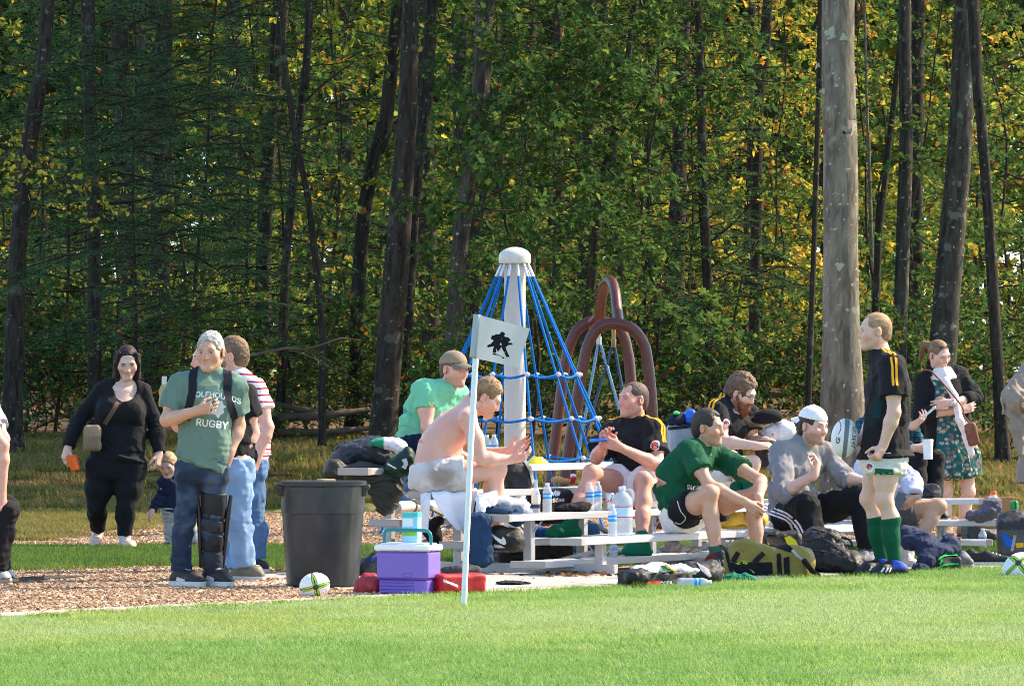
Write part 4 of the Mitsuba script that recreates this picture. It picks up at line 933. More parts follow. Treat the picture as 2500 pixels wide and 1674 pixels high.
        for q in 'LR':
            u = (q_to or {}).get(q, upto)
            a, b, c = J['hp' + q], J['kn' + q], J['an' + q]
            m = lerp(a, b, 0.55); rm = r['th'] * 1.03
            if u <= 1:
                e = lerp(a, b, u); d = unit(b - a); re = lerp(r['hp'], rm, min(u / 0.55, 1)) if u < 0.55 else lerp(rm, r['kn'], (u - 0.55) / 0.45)
                F.add(cut(cone(a, e + d * 0.04, r['hp'] + off, re + off + flare), e, d), 0.05)
                F.folds(lerp(a, e, 0.3), d, 0.006 * fold, 0.05, 0.14, seed)
            else:
                v = u - 1
                F.add(cone(a, m, r['hp'] + off, rm + off), 0.05); F.add(cone(m, b, rm + off, r['kn'] + off + flare * 0.3), 0.03)
                e = lerp(b, c, v); d = unit(c - b); bend = -s.kf(q)
                ca = lerp(b, c, 0.3) + bend * 0.015 * S
                F.add(cone(b, ca, r['kn'] + off + flare * 0.3, r['ca'] + off + flare * 0.3), 0.03)
                F.add(cut(cone(ca, e + d * 0.03, r['ca'] + off + flare * 0.3, (r['an'] + 0.012 * S) + off + flare), e, d), 0.03)
                F.folds(b, unit(unit(b - a) + d), 0.007 * fold, 0.045, 0.12, seed + 1)
                F.folds(e, d, 0.006 * fold, 0.045, 0.12, seed + 3)
            F.folds(a, unit(unit(b - a) + 0.2), 0.007 * fold, 0.05, 0.13, seed + 2)
        return F
    def sock(s, q, color, frm=0.0, off=0.006, stripe=None, name='sock', foot=False):
        """A sock from a share of the shin down to the ankle, over the foot too where no shoe hides it."""
        F = Field(); J = s.J; b, c = J['kn' + q], J['an' + q]; o = lerp(b, c, frm); d = unit(c - b)
        s.leg(F, q, off); F.cutp(o, -d)
        if foot: s.foot(F, q, off)
        F.noise(0.0015, 40, 3); F.build(0.006); m = F.mesh(0.0005)
        put(name, m, 'cloth', s.key, color); return F
    def shoe(s, q, color, sole=(0.6, 0.58, 0.55), off=0.012, accent=None, collar=None, stripes=None, laces=None, name='shoe', solez=0.022, mat='satin'):
        F = Field(); J, S = s.J, s.S; c, t = J['an' + q], s.toe(q); s.foot(F, q, off)
        d = unit((t - c) * A(1, 1, 0)); sd = A(-d[1], d[0], 0)
        F.cutp(c + A(0, 0, 0.012 * S), A(0, 0, 1) - 0.35 * d)
        gz = t[2] - 0.03 * S; F.cutp(A(0, 0, gz + solez * 0.6), A(0, 0, -1)); F.build(0.005); m = F.mesh(0.0005); s.lastshoe = F
        v = m[0]; cc = np.tile(np.asarray(color, float), (len(v), 1))
        if collar is not None: w = smooth01(0.075, 0.085, np.linalg.norm((v - c) @ d[:, None] - 0.12, axis=1))[:, None] * smooth01(-0.045, -0.03, v[:, 2] - c[2])[:, None]; cc = cc * (1 - w) + A(*collar) * w
        k = put(name, m, mat, s.key, cc)
        # the sole: the outline at the widest height, a little proud
        low = v[v[:, 2] < gz + 0.045]; hull = shapely.MultiPoint(low[:, :2]).convex_hull.buffer(0.003)
        so = trimesh.creation.extrude_polygon(hull.simplify(0.001), solez, engine='earcut'); so.apply_translation([0, 0, gz])
        put('sole', so, 'matte', k, A(*sole), smooth=40)
        if stripes is not None:
            for i in range(3):
                for sg in (-1, 1):
                    x = 0.055 + 0.028 * i; a = [c + d * (x * S) + A(0, 0, -0.03 * S), c + d * ((x + 0.02) * S) + A(0, 0, -0.06 * S)]
                    put('stripe', ribbon(F, [q_ + sd * sg * 0.05 for q_ in a], 0.011, -sd * sg), 'print_ink', k, A(*stripes))
        if laces is not None:
            for i in range(4):
                o = c + d * (0.05 + 0.022 * i) * S + A(0, 0, 0.05 - 0.006 * i)
                put('lace', ribbon(F, [o + sd * 0.02, o, o - sd * 0.02], 0.007, A(0, 0, -1), off=0.003), 'cloth', k, A(*laces))
        return F
def smooth01(a, b, x):
    t = np.clip((np.asarray(x, float) - a) / (b - a), 0, 1); return t * t * (3 - 2 * t)
def ribbon(F, pts, w, toward, off=0.0025, n=None, thick=0.0015):
    """A flat strip of width w laid on the field F: pts are carried along `toward` until they touch it."""
    pts = spline(pts, n or max(4, len(pts) * 4)); t = np.gradient(pts, axis=0); t /= np.linalg.norm(t, axis=1, keepdims=True)
    sd = np.cross(t, unit(toward)); sd /= np.maximum(np.linalg.norm(sd, axis=1, keepdims=True), 1e-9)
    k = 4 if w > 0.012 else 2
    rows = [F.march(pts + sd * w * u, toward, off) for u in np.linspace(-0.5, 0.5, k)]
    v = np.stack(rows, 1).reshape(-1, 3); m = len(pts); f = []
    for i in range(m - 1):
        for j in range(k - 1):
            a = i * k + j; f += [(a, a + 1, a + k + 1), (a, a + k + 1, a + k)]
    return v, np.array(f)
def lettering(F, text, height, o, ex, ey, toward, off=0.003, bold=True, bend=0.0):
    """Words laid on the field F: o is the centre, ex the reading direction, ey up."""
    tm = meshkit.text_mesh(text, height, 0.0006, bold); v = np.asarray(tm.vertices); v = v - [(v[:, 0].min() + v[:, 0].max()) / 2, height / 2, 0]
    y = v[:, 1:2] - bend * v[:, :1] ** 2
    p = np.asarray(o) + v[:, :1] * unit(ex) + y * unit(ey)
    return (F.march(p, toward, off) - unit(toward) * v[:, 2:3], tm.faces)
# ---------------------------------------------------------------- the people of the photograph
def crop(ox, oy, k): return lambda x, y, Y: P(ox + x / k, oy + y / k, Y)
c1, c2, c3, c4 = crop(0, 760, 2.119), crop(600, 760, 2.119), crop(1200, 800, 2.24), crop(1800, 700, 2.09)
def joints(cv, Y, feet=None, S=1.0, **k):
    J = {n: cv(v[0], v[1], Y + (v[2] if len(v) > 2 else 0)) for n, v in k.items()}
    for q, g in (feet or {}).items():
        J['to' + q][2] = g + 0.032 * S; J['an' + q][2] = max(g + 0.088 * S, J['an' + q][2] if abs(J['an' + q][2] - g) < 0.13 * S else g + 0.09 * S)
    return J
def base_body(h, legs='LR', feet='', arms='LR', bare_torso=True):
    F = Field(); h.torso(F)
    for q in arms: h.arm(F, q)
    for q in legs: h.leg(F, q)
    for q in feet: h.foot(F, q)
    return F
BLACK, NAVY, WHITE = A(0.012, 0.012, 0.014), A(0.014, 0.02, 0.045), A(0.78, 0.77, 0.75)
ORANGE = A(0.85, 0.36, 0.02)
def orange_lines(h, F, q, o, par=None, gap=0.028):
    """Two orange bands from the collar along the shoulder and down the sleeve."""
    J = h.J; sh, el = J['sh' + q], J['el' + q]; out = unit(sh - h.shc)
    d = unit(el - sh); n = unit(h.up + out * 0.6)
    for k in (-1, 1):
        f = h.fwd * (k * gap / 2 + o)
        a = h.nk + out * 0.06 + f + h.up * 0.08; pts = [a, lerp(h.nk, sh, 0.75) + f + h.up * 0.12, sh + f + n * 0.1]
        p1 = F.march(np.array(spline(pts, 10)), -h.up, 0.003)
        side = unit(out + 0.25 * h.up - d * (out @ d))
        p2 = F.march(np.array([sh + d * t + f * (1 - 0.3 * t) + side * 0.14 for t in np.linspace(0.03, 0.2, 8)]), -side, 0.003)
        path = np.vstack([p1, p2]); path = spline(path[np.r_[0:9:2, 10:18:2]], 24)
        m = F.snap(path, 0.003)
        g = F.grad(m); t = np.gradient(m, axis=0); t /= np.linalg.norm(t, axis=1, keepdims=True); sd = np.cross(t, g); sd /= np.linalg.norm(sd, axis=1, keepdims=True)
        w = 0.0085
        v = np.stack([F.snap(m + sd * w * u, 0.003) for u in (-1, 0, 1)], 1).reshape(-1, 3); f_ = []
        for i in range(len(m) - 1):
            for j in range(2): b = i * 3 + j; f_ += [(b, b + 1, b + 4), (b, b + 4, b + 3)]
        put('stripe', (v, np.array(f_)), 'print_ink', par, ORANGE)
def crest(F, o, toward, ex, ey, par, sc=1.0):
    """The round club badge: a white, red, blue and green shield."""
    for r_, col, dx, dy in ((0.032, (0.7, 0.68, 0.62), 0, 0), (0.021, (0.5, 0.05, 0.05), -0.006, 0.004), (0.014, (0.05, 0.08, 0.3), 0.008, 0.006), (0.011, (0.75, 0.35, 0.04), 0.004, -0.012)):
        a = np.linspace(0, 2 * np.pi, 15)[:-1]; q = np.vstack([[0, 0], np.stack([np.cos(a), np.sin(a) * 1.15], 1)]) * r_ * sc + [dx * sc, dy * sc]
        p = np.asarray(o) + q[:, :1] * unit(ex) + q[:, 1:] * unit(ey)
        f = np.array([(0, 1 + i, 1 + (i + 1) % 14) for i in range(14)])
        put('badge', (F.march(p, toward, 0.003 + (0.034 - r_) * 0.08), f), 'print_ink', par, A(*col))



HELD, HANDBAG = [], []
def thing_held(name, label, cat_):
    with LOCK: return thing(name, label, cat_)
def cap(h, col, brim, backward=False, lift=0.0):
    """A baseball cap: dome, panel seams, button, brim."""
    p, R, hs = h.hp, h.R, h.hs; t = h.key; sg = -1 if backward else 1
    F = Field(); F.add(ell(p(0, -0.012, 0.038 + lift), A(0.088, 0.109, 0.096) * hs, R), .01); F.cutp(p(0, 0.06 * sg, 0.048 + lift), R @ A(0, 0.12 * sg, -1)); F.noise(.0015, 30, 2); F.build(.005)
    m = F.mesh(); k = put('cap', m, 'cloth', t, np.asarray(col) * (.85 + .3 * meshkit.fbm(m[0] * 20, 3, 2))[:, None])
    if backward:
        a = np.linspace(-.9, .9, 9); put('cap_strap', tube([p(.05 * math.sin(q) * 1.3, .088 - .012 * abs(q), .05 + lift) for q in a], .006, 6), 'cloth', k, np.asarray(col) * .7)
    V, n = [], 11
    for side in (0, 1):
        for r_ in (0.0, .5, 1.0):
            for i in range(n):
                q = (i / (n - 1) - .5) * 2.1; x = .085 * math.sin(q) * 1.0; y = (.092 + .092 * r_ * math.cos(q * .9)) * math.cos(q) * 1.0 + .004
                V.append(p(x * (1 + .05 * r_), sg * y - .01, .056 + lift - .026 * r_ - .034 * (x / .085) ** 2 - (.004 if side else 0)))
    V = np.array(V); f = []
    for s_ in (0, 1):
        for r_ in range(2):
            for i in range(n - 1): b = s_ * 3 * n + r_ * n + i; f += [(b, b + 1, b + n + 1), (b, b + n + 1, b + n)]
    put('brim', (V, np.array(f)), 'cloth', k, np.asarray(brim)); b = trimesh.creation.icosphere(2, .007)
    put('button', (np.asarray(b.vertices) + p(0, -.012, .136 + lift), b.faces), 'cloth', k, np.asarray(col) * .8)
def glasses(h, sun=False):
    p, t = h.hp, h.key; dz, dy, tl = (.095, -.02, .5) if sun else (0, 0, 0)
    a = np.linspace(0, 2 * np.pi, 17); col = A(.01, .01, .012)
    def at(x, y, z):
        return p(x, y + dy + .0, z + dz) if not sun else p(x, .062 + (y - .1) * .8, z * .9 + .092)
    k = None
    for q in (-1, 1):
        ring = [at(q * .033 + .024 * math.cos(u), .101 - .35 * abs(.024 * math.cos(u)) * .3, .001 + .018 * math.sin(u)) for u in a]
        k2 = put('sunglasses' if sun else 'glasses', tube(ring, .0022, 6, False), 'plastic', t, col); k = k or k2
        v = np.vstack([np.mean(ring[:-1], 0), ring[:-1]]); put('lens', (v, np.array([(0, 1 + i, 1 + (i + 1) % 16) for i in range(16)])), 'gloss' if sun else 'clear_plastic', k2, A(.03, .035, .045) if sun else None)
        put('temple', tube([at(q * .057, .095, .006), at(q * .075, .03, .006), at(q * .08, -.015, .0)], .0022, 6), 'plastic', k2, col)
    put('bridge', tube([at(-.01, .104, .005), at(0, .107, .008), at(.01, .104, .005)], .0022, 6), 'plastic', k, col)
def stripes_tex(p, n, uv):
    w = p.z * 21.5 + 0.55 * mfbm(p.x * 5, p.y * 5, p.z * 4) + 1.1 * (p.x + 0.15) * 0.9
    f = w - dr.floor(w)
    return mix((0.72, 0.70, 0.68), (0.36, 0.03, 0.055), smoothstep(0.28, 0.33, f) * smoothstep(0.62, 0.57, f))
bsdf('striped_cloth', mikit.proc(stripes_tex), 0.9, specular=0.15)
def floral_tex(p, n, uv):
    x = p.x + 0.6 * p.y; a, b, c = voronoi(x * 26, p.z * 26); a2, b2, c2_ = voronoi(x * 60 + 3, p.z * 60)
    base = mix((0.012, 0.07, 0.085), (0.02, 0.11, 0.12), mfbm(x * 8, p.z * 8))
    col = mix((0.42, 0.34, 0.24), (0.10, 0.13, 0.06), smoothstep(0.5, 0.55, c))
    col = mix(col, (0.3, 0.12, 0.12), smoothstep(0.8, 0.85, c))
    m = smoothstep(0.42, 0.34, a) * smoothstep(0.18, 0.24, b2 - a2 + 0.12)
    return mix(base, col, m)
bsdf('floral_cloth', mikit.proc(floral_tex), 0.85, specular=0.15)
def check_tex(p, n, uv):
    x, z = p.x * 24, p.z * 24
    fx, fz = x - dr.floor(x), z - dr.floor(z)
    c = mix((0.008, 0.045, 0.07), (0.01, 0.10, 0.13), smoothstep(0.5, 0.55, fx))
    c = mix(c, (0.012, 0.02, 0.05), smoothstep(0.6, 0.65, fz) * 0.7)
    return mix(c, (0.25, 0.3, 0.32), smoothstep(0.9, 0.93, fz) * 0.5)
bsdf('checked_cloth', mikit.proc(check_tex), 0.9, specular=0.15)
PEOPLE = []
def man(label):
    """Registers a person: the builder below runs later, several at a time."""
    t = thing('person', label, 'person')
    def deco(fn): PEOPLE.append((t, fn)); return fn
    return deco
GREENSOCK = A(0.006, 0.075, 0.036)

@man('standing man in black shirt with orange shoulder stripes, white shorts and long green socks')
def player_standing(t):
    J = joints(c4, 38.95, {'L': 0.01, 'R': 0.01}, 1.03, nk=(738, 348, 0), shL=(792, 408, -.19), shR=(752, 402, .2), elL=(800, 640, -.25), wrL=(742, 815, -.22), elR=(700, 640, .27), wrR=(640, 772, .1),
               mid=(768, 640, 0), hpL=(762, 868, -.1), hpR=(738, 868, .1), knL=(752, 1085, -.12), knR=(672, 1080, .12), anL=(806, 1405, -.1), anR=(742, 1398, .13), toL=(706, 1470, -.16), toR=(628, 1463, .06))
    h = Human(t, J, (c4(703, 226, 38.95), -84, 2, 0, 1.03), 'pale', 1.03, 1.0)
    F = base_body(h); h.headF(F)
    h.hand_add(F, 'L', c4(716, 862, 38.7) - J['wrL'], A(-0.5, 0.6, 0.2), curl=1.25, thumb=0.9)
    h.hand_add(F, 'R', A(-1, 0.0, -0.35), A(-0.2, -1, 0.3), curl=0.5, thumb=0.5)
    h.finish_body(F, ((0.3, 0.2, 0.12), 0.25), brow=(0.3, 0.2, 0.12))
    h.hair((0.36, 0.22, 0.12), top=0.002, back=0.0, side=0.0, line=0.07, nape=-0.055, burr=0.0015, fr=120, recede=0.012)
    S = h.tee(off=0.024, sleeve=0.66, slw=0.032, hem=c4(755, 866, 38.95), hemw=(0.22, 0.165), seed=3)
    h.cloth('shirt', S, BLACK * 1.1, wr=0.008); k = t + '__shirt'
    orange_lines(h, S, 'L', 0.0, k)
    crest(S, c4(660, 466, 38.95) + A(-.3, 0, 0), A(1, 0.25, 0), A(0.35, -1, 0), A(0, 0, 1), k)
    put('side_panel', ribbon(S, [c4(745, 560, 38.5), c4(730, 620, 38.5), c4(722, 668, 38.5)], 0.05, A(0, 1, 0)), 'print_ink', k, A(0.008, 0.03, 0.035))
    W = h.legwear(off=0.024, upto=0.40, flare=0.03, waist=0.2); W.cutp(c4(750, 845, 38.95), A(0, 0, 1)); h.cloth('shorts', W, A(0.52, 0.50, 0.45), wr=0.006); k = t + '__shorts'
    put('side_panel', ribbon(W, [c4(762, 930, 38.5), c4(760, 962, 38.5)], 0.125, A(0, 1, 0)), 'print_ink', k, A(0.01, 0.10, 0.05))
    crest(W, c4(668, 922, 38.5), A(0.1, 1, 0), A(1, 0, 0), A(0, 0, 1), k, 0.9)
    for q in 'LR':
        h.sock(q, GREENSOCK, 0.30, 0.007)
        h.shoe(q, A(0.015, 0.015, 0.017), (0.03, 0.03, 0.04), collar=(0.02, 0.07, 0.45), stripes=(0.65, 0.65, 0.65), name='boot')

@man('man in dark green shirt and white and black shorts sitting with hands clasped')
def player_green(t):
    Y = 40.1
    J = joints(c3, Y, {'R': 0.04, 'L': 0.04}, nk=(1150, 645, 0), shR=(1085, 672, -.16), shL=(1225, 690, .2), elR=(1188, 858, -.33), wrR=(1395, 958, -.42), elL=(1472, 835, -.12), wrL=(1462, 940, -.33),
               mid=(985, 850, .02), hpR=(1015, 1030, -.13), hpL=(1070, 1020, .13), knR=(1195, 905, -.43), anR=(1228, 1240, -.45), toR=(1312, 1345, -.55), knL=(1440, 915, -.1), anL=(1450, 1240, -.12), toL=(1540, 1300, -.22))
    h = Human(t, J, (c3(1186, 545, Y - .03), 66, 3, 2, 1.03), 'tan', 1.0, 0.95, mus=0.97)
    F = base_body(h); h.headF(F)
    h.hand_add(F, 'R', A(0.75, -0.1, -0.6), A(0.2, 0.75, -0.2), curl=0.75, thumb=0.8)
    h.hand_add(F, 'L', A(0.05, -0.15, -1), A(-0.6, -0.6, 0), curl=0.8, thumb=0.7)
    h.finish_body(F, ((0.2, 0.12, 0.08), 0.2), brow=(0.05, 0.035, 0.025))
    h.hair((0.045, 0.036, 0.03), top=0.012, back=0.008, side=0.004, line=0.066, nape=-0.07, burr=0.003, fr=90, recede=0.008)
    S = h.tee(off=0.018, sleeve=0.6, slw=0.022, hem=c3(950, 1000, Y), hemw=(0.19, 0.15), seed=4); h.cloth('shirt', S, A(0.008, 0.075, 0.035), wr=0.008)
    k = t + '__shirt'; nrm = unit(A(-.45, 1, -.1))
    put('lettering', lettering(S, 'HOUNDS', 0.045, h.chest(0.0, 0.05), h.sx, h.up, -h.fwd), 'print_ink', k, A(0.62, 0.6, 0.58))
    put('lettering', lettering(S, 'RUGBY', 0.04, h.chest(0.0, -0.08), h.sx, h.up, -h.fwd), 'print_ink', k, A(0.62, 0.6, 0.58))
    W = h.legwear(off=0.02, upto=0.52, flare=0.012, waist=0.15); v = lambda p: np.where(((p - J['hpR']) @ unit(J['knR'] - J['hpR']) > 0.045)[:, None] & ((p[:, 1] < J['hpR'][1] + .02) | (p[:, 0] > c3(1150, 900, Y)[0]))[:, None], BLACK, A(0.7, 0.68, 0.63))
    h.cloth('shorts', W, v, wr=0.005)
    put('piping', ribbon(W, [c3(1022, 950, Y - .6), c3(1040, 1005, Y - .6), c3(1068, 1045, Y - .6), c3(1040, 1078, Y - .6), c3(1010, 1070, Y - .6)], 0.007, A(0, 1, 0)), 'print_ink', t + '__shorts', A(0.5, 0.5, 0.5))
    for q in 'RL':
        h.sock(q, A(0.03, 0.10, 0.07), 0.86, 0.007); h.shoe(q, A(0.02, 0.014, 0.014), (0.04, 0.02, 0.02), collar=(0.10, 0.012, 0.012), stripes=(0.35, 0.3, 0.3), name='boot')

@man('sitting man in black and orange shirt holding a blue phone near his chin')
def player_phone(t):
    Y = 40.95
    J = joints(c3, Y, None, nk=(785, 508, .02), shL=(885, 556, -.1), shR=(665, 566, .16), elL=(912, 752, -.28), wrL=(700, 652, -.46), elR=(572, 712, -.10), wrR=(612, 640, -.36),
               mid=(812, 720, .03), hpL=(848, 880, -.02), hpR=(765, 880, .15), knL=(832, 832, -.47), anL=(822, 1095, -.70), toL=(738, 1226, -.80), knR=(545, 795, -.36), anR=(428, 1065, -.55), toR=(318, 1128, -.62))
    J['toL'][2], J['toR'][2] = 0.12 + .03, 0.245 + .03
    J['anL'][2], J['anR'][2] = 0.12 + .085, 0.245 + .085
    h = Human(t, J, (c3(776, 392, Y - .02), -58, -2, 0, 1.05), 'red', 1.03, 1.05)
    F = base_body(h, feet=''); h.headF(F)
    h.hand_add(F, 'L', A(-0.9, 0.1, 0.35), A(-0.15, 0.8, 0.1), curl=0.55, thumb=0.7)
    h.hand_add(F, 'R', A(0.15, -0.2, 1.0), A(0.3, -0.75, -0.1), curl=0.7, thumb=0.6)
    h.finish_body(F, ((0.25, 0.14, 0.1), 0.2), brow=(0.15, 0.09, 0.06))
    h.hair((0.10, 0.07, 0.055), top=0.001, back=0.0, side=-0.001, line=0.062, nape=-0.06, burr=0.0012, fr=120, recede=0.014)
    S = h.tee(off=0.018, sleeve=0.68, slw=0.03, hem=c3(808, 845, Y), hemw=(0.19, 0.15), seed=5); h.cloth('shirt', S, BLACK * 1.1, wr=0.008); k = t + '__shirt'
    orange_lines(h, S, 'L', 0.0, k); orange_lines(h, S, 'R', 0.0, k)
    f = unit(A(.35, 1, 0)); crest(S, c3(818, 645, Y - .6), f, A(1, -.35, 0), A(0, 0, 1), k)
    put('lettering', lettering(S, "O'NEILLS", 0.018, h.chest(-0.07, 0.08), h.sx, h.up, -h.fwd), 'print_ink', k, ORANGE)
    W = h.legwear(off=0.022, upto=0.45, flare=0.03, waist=0.2); h.cloth('shorts', W, A(0.7, 0.68, 0.72), wr=0.007)
    h.sock('L', A(0.008, 0.14, 0.075), 0.84, 0.007, foot=True); h.sock('R', A(0.006, 0.11, 0.055), 0.80, 0.007, foot=True)
    b = c3(590, 612, Y - .46); M = frame(b, unit(A(1, 0.1, 0.12)), unit(A(0, 1, .2)), unit(A(-.1, -.2, 1)))
    HELD.append(('phone', xf(box((-0.07, -0.04, -0.006), (0.055, 0.04, 0.006), 0.003), M), 'plastic', A(0.01, 0.1, 0.4), 'blue phone held up by the sitting man in the black and orange shirt', 'phone'))

@man('shirtless man in muddy white shorts sitting hunched over a phone behind the flag post')
def shirtless(t):
    Y = 39.4
    J = joints(c2, Y, None, nk=(1172, 470, .02), shR=(1150, 555, -.19), shL=(1140, 520, .2), elR=(1222, 762, -.22), wrR=(1372, 765, -.14), elL=(1190, 745, .22), wrL=(1362, 722, .06),
               mid=(985, 690, .02), hpR=(960, 858, -.12), hpL=(965, 850, .14), knR=(1305, 818, -.12), anR=(1283, 1085, .0), toR=(1370, 1140, .0), knL=(1295, 806, .18), anL=(1262, 1085, .26), toL=(1350, 1140, .28))
    for q in 'RL': J['to' + q][2], J['an' + q][2] = .245 + .03, .245 + .09
    h = Human(t, J, (c2(1246, 446, Y), 84, 30, 0, 1.0), 'pink', 1.0, 1.16, mus=1.05)
    h.red = [(c2(1060, 560, Y - .15), .12, .3), (c2(960, 790, Y - .1), .08, .4)]
    F = base_body(h, feet='RL'); h.headF(F)
    F.add(ell(lerp(h.spine[2], h.spine[1], .35) + h.fwd * 0.05, (0.13, 0.13, 0.11)), 0.06)
    h.hand_add(F, 'R', A(0.85, 0.05, 0.15), A(-0.1, 0.7, 0.8), curl=0.55, thumb=0.7)
    h.hand_add(F, 'L', A(0.8, -0.05, 0.35), A(0.3, -0.9, 0.45), curl=0.3, thumb=0.9)
    h.finish_body(F, ((0.3, 0.18, 0.1), 0.25), brow=(0.25, 0.15, 0.08))
    h.hair((0.24, 0.145, 0.07), top=0.022, back=0.004, side=0.0, line=0.062, nape=-0.05, burr=0.006, fr=70)
    W = h.legwear(off=0.022, upto=0.50, flare=0.022, waist=-0.1)
    mud = c2(1015, 860, Y - .2)
    def col(p):
        n = meshkit.fbm(p * 14, 3, 8); d = np.linalg.norm((p - mud) * A(1, .4, 1.3), axis=1)
        m = smooth01(0.17, 0.05, d + (n - .5) * .16)[:, None] * 0.75
        return A(0.56, 0.52, 0.49) * (1 - m) + A(0.2, 0.14, 0.09) * m
    h.cloth('shorts', W, col, wr=0.008)
    M = frame(c2(1448, 716, Y - .04), unit(A(.7, .1, .7)), unit(A(0, 1, 0)), unit(A(-.7, 0, .7)))
    HELD.append(('phone', xf(box((-0.07, -0.035, -0.004), (0.06, 0.035, 0.004), 0.003), M), 'gloss', A(0.01, 0.01, 0.012), 'black phone in the hands of the shirtless man', 'phone'))

@man('man in light green shirt and tan cap sitting behind the shirtless man')
def green_cap(t):
    Y = 40.25
    J = joints(c2, Y, None, nk=(1042, 392, 0), shR=(930, 408, -.1), shL=(1095, 425, .2), elR=(938, 600, -.18), wrR=(1090, 728, -.2), elL=(1150, 620, .18), wrL=(1180, 745, .0),
               mid=(905, 560, .06), hpR=(862, 715, -.1), hpL=(930, 715, .18), knR=(1075, 705, -.25), anR=(1080, 985, -.3), toR=(1160, 1040, -.4), knL=(1130, 720, .15), anL=(1150, 985, .1), toL=(1230, 1030, .05))
    h = Human(t, J, (c2(1078, 300, Y - .02), 48, 4, -2, 1.0), 'pink', 1.0, 1.0)
    F = base_body(h); h.headF(F)
    for q in 'RL': h.hand_add(F, q, A(0.8, -0.1, -0.3), A(0, 0.2, -1), curl=0.5)
    h.finish_body(F, ((0.32, 0.17, 0.09), 0.55), brow=(0.2, 0.12, 0.07))
    h.hair((0.16, 0.095, 0.055), top=0.0, back=0.002, side=0.0, line=0.055, nape=-0.055, burr=0.002, fr=110)
    cap(h, A(0.24, 0.185, 0.125), A(0.17, 0.14, 0.10))
    S = h.tee(off=0.018, sleeve=0.5, slw=0.02, hem=c2(858, 700, Y), hemw=(0.18, 0.14), seed=6); h.cloth('shirt', S, A(0.15, 0.46, 0.275), wr=0.008)
    put('print', lettering(S, 'Y', 0.05, c2(1000, 488, Y - .5), A(1, 0.2, 0), A(0, 0, 1), A(-.2, 1, 0)), 'print_ink', t + '__shirt', A(0.7, 0.6, 0.05))
    h.cloth('shorts', h.legwear(off=0.02, upto=0.7, flare=0.01, waist=0.1), NAVY * 0.6)
    for q in 'RL': h.shoe(q, A(0.02, 0.02, 0.022), (0.4, 0.4, 0.4))

@man('bearded man with glasses and curly hair looking down in a black shirt with orange stripes')
def bearded(t):
    Y = 42.9
    J = joints(c3, Y, None, nk=(1288, 395, .02), shR=(1232, 452, -.14), shL=(1400, 468, .2), elR=(1268, 622, -.28), wrR=(1450, 645, -.4), elL=(1425, 620, .15), wrL=(1502, 618, -.12),
               mid=(1238, 600, .05), hpR=(1222, 765, -.1), hpL=(1290, 765, .18), knR=(1428, 742, -.4), anR=(1420, 985, -.45), toR=(1490, 1050, -.55), knL=(1360, 790, -.25), anL=(1345, 1015, -.5), toL=(1268, 1078, -.62))
    h = Human(t, J, (c3(1368, 352, Y - .02), 66, 24, 4, 1.03), 'pale', 1.0, 1.08)
    F = base_body(h); h.headF(F)
    h.hand_add(F, 'R', A(0.9, 0.0, 0.0), A(0, 0.5, -0.8), curl=0.7); h.hand_add(F, 'L', A(0.7, -0.5, -0.1), A(-0.2, 0, -1), curl=0.6)
    h.finish_body(F, ((0.16, 0.06, 0.03), 0.8), brow=(0.1, 0.05, 0.03))
    h.hair((0.13, 0.075, 0.045), top=0.026, back=0.016, side=0.012, line=0.058, nape=-0.06, burr=0.010, fr=48)
    B = Field(); p = h.hp
    B.add(ell(p(0, 0.062, -0.095), A(0.048, 0.040, 0.05) * h.hs, h.R), 0.02).add(ell(p(0, 0.070, -0.128), A(0.03, 0.026, 0.045) * h.hs, h.R), 0.03)
    for q in (-1, 1): B.add(cone(p(q * 0.063, 0.005, -0.03), p(q * 0.04, 0.055, -0.09), 0.014 * h.hs, 0.024 * h.hs), 0.02)
    B.add(cone(p(-0.024, 0.088, -0.052), p(0.024, 0.088, -0.052), 0.008), 0.01).sub(cone(p(-0.018, 0.1, -0.068), p(0.018, 0.1, -0.068), 0.006), 0.006)
    B.noise(0.006, 70, 4); B.build(0.005); m = B.mesh(); put('beard', m, 'hair', t, A(0.16, 0.055, 0.025) * (0.5 + 1.0 * meshkit.fbm(m[0] * 90, 3, 2))[:, None])
    glasses(h)
    S = h.tee(off=0.02, sleeve=0.62, slw=0.03, hem=c3(1225, 780, Y), hemw=(0.19, 0.15), seed=7); h.cloth('shirt', S, BLACK * 1.1, wr=0.008); k = t + '__shirt'
    orange_lines(h, S, 'R', 0.0, k); crest(S, c3(1385, 525, Y - .6), A(-.4, 1, 0), A(1, .4, 0), A(0, 0, 1), k)
    h.cloth('shorts', h.legwear(off=0.02, upto=0.45, flare=0.02, waist=0.1), A(0.66, 0.64, 0.62))
    h.sock('R', GREENSOCK, 0.3); h.sock('L', GREENSOCK, 0.3); h.shoe('L', A(0.65, 0.4, 0.05), (0.4, 0.25, 0.03), name='boot'); h.shoe('R', A(0.65, 0.4, 0.05), (0.4, 0.25, 0.03), name='boot')

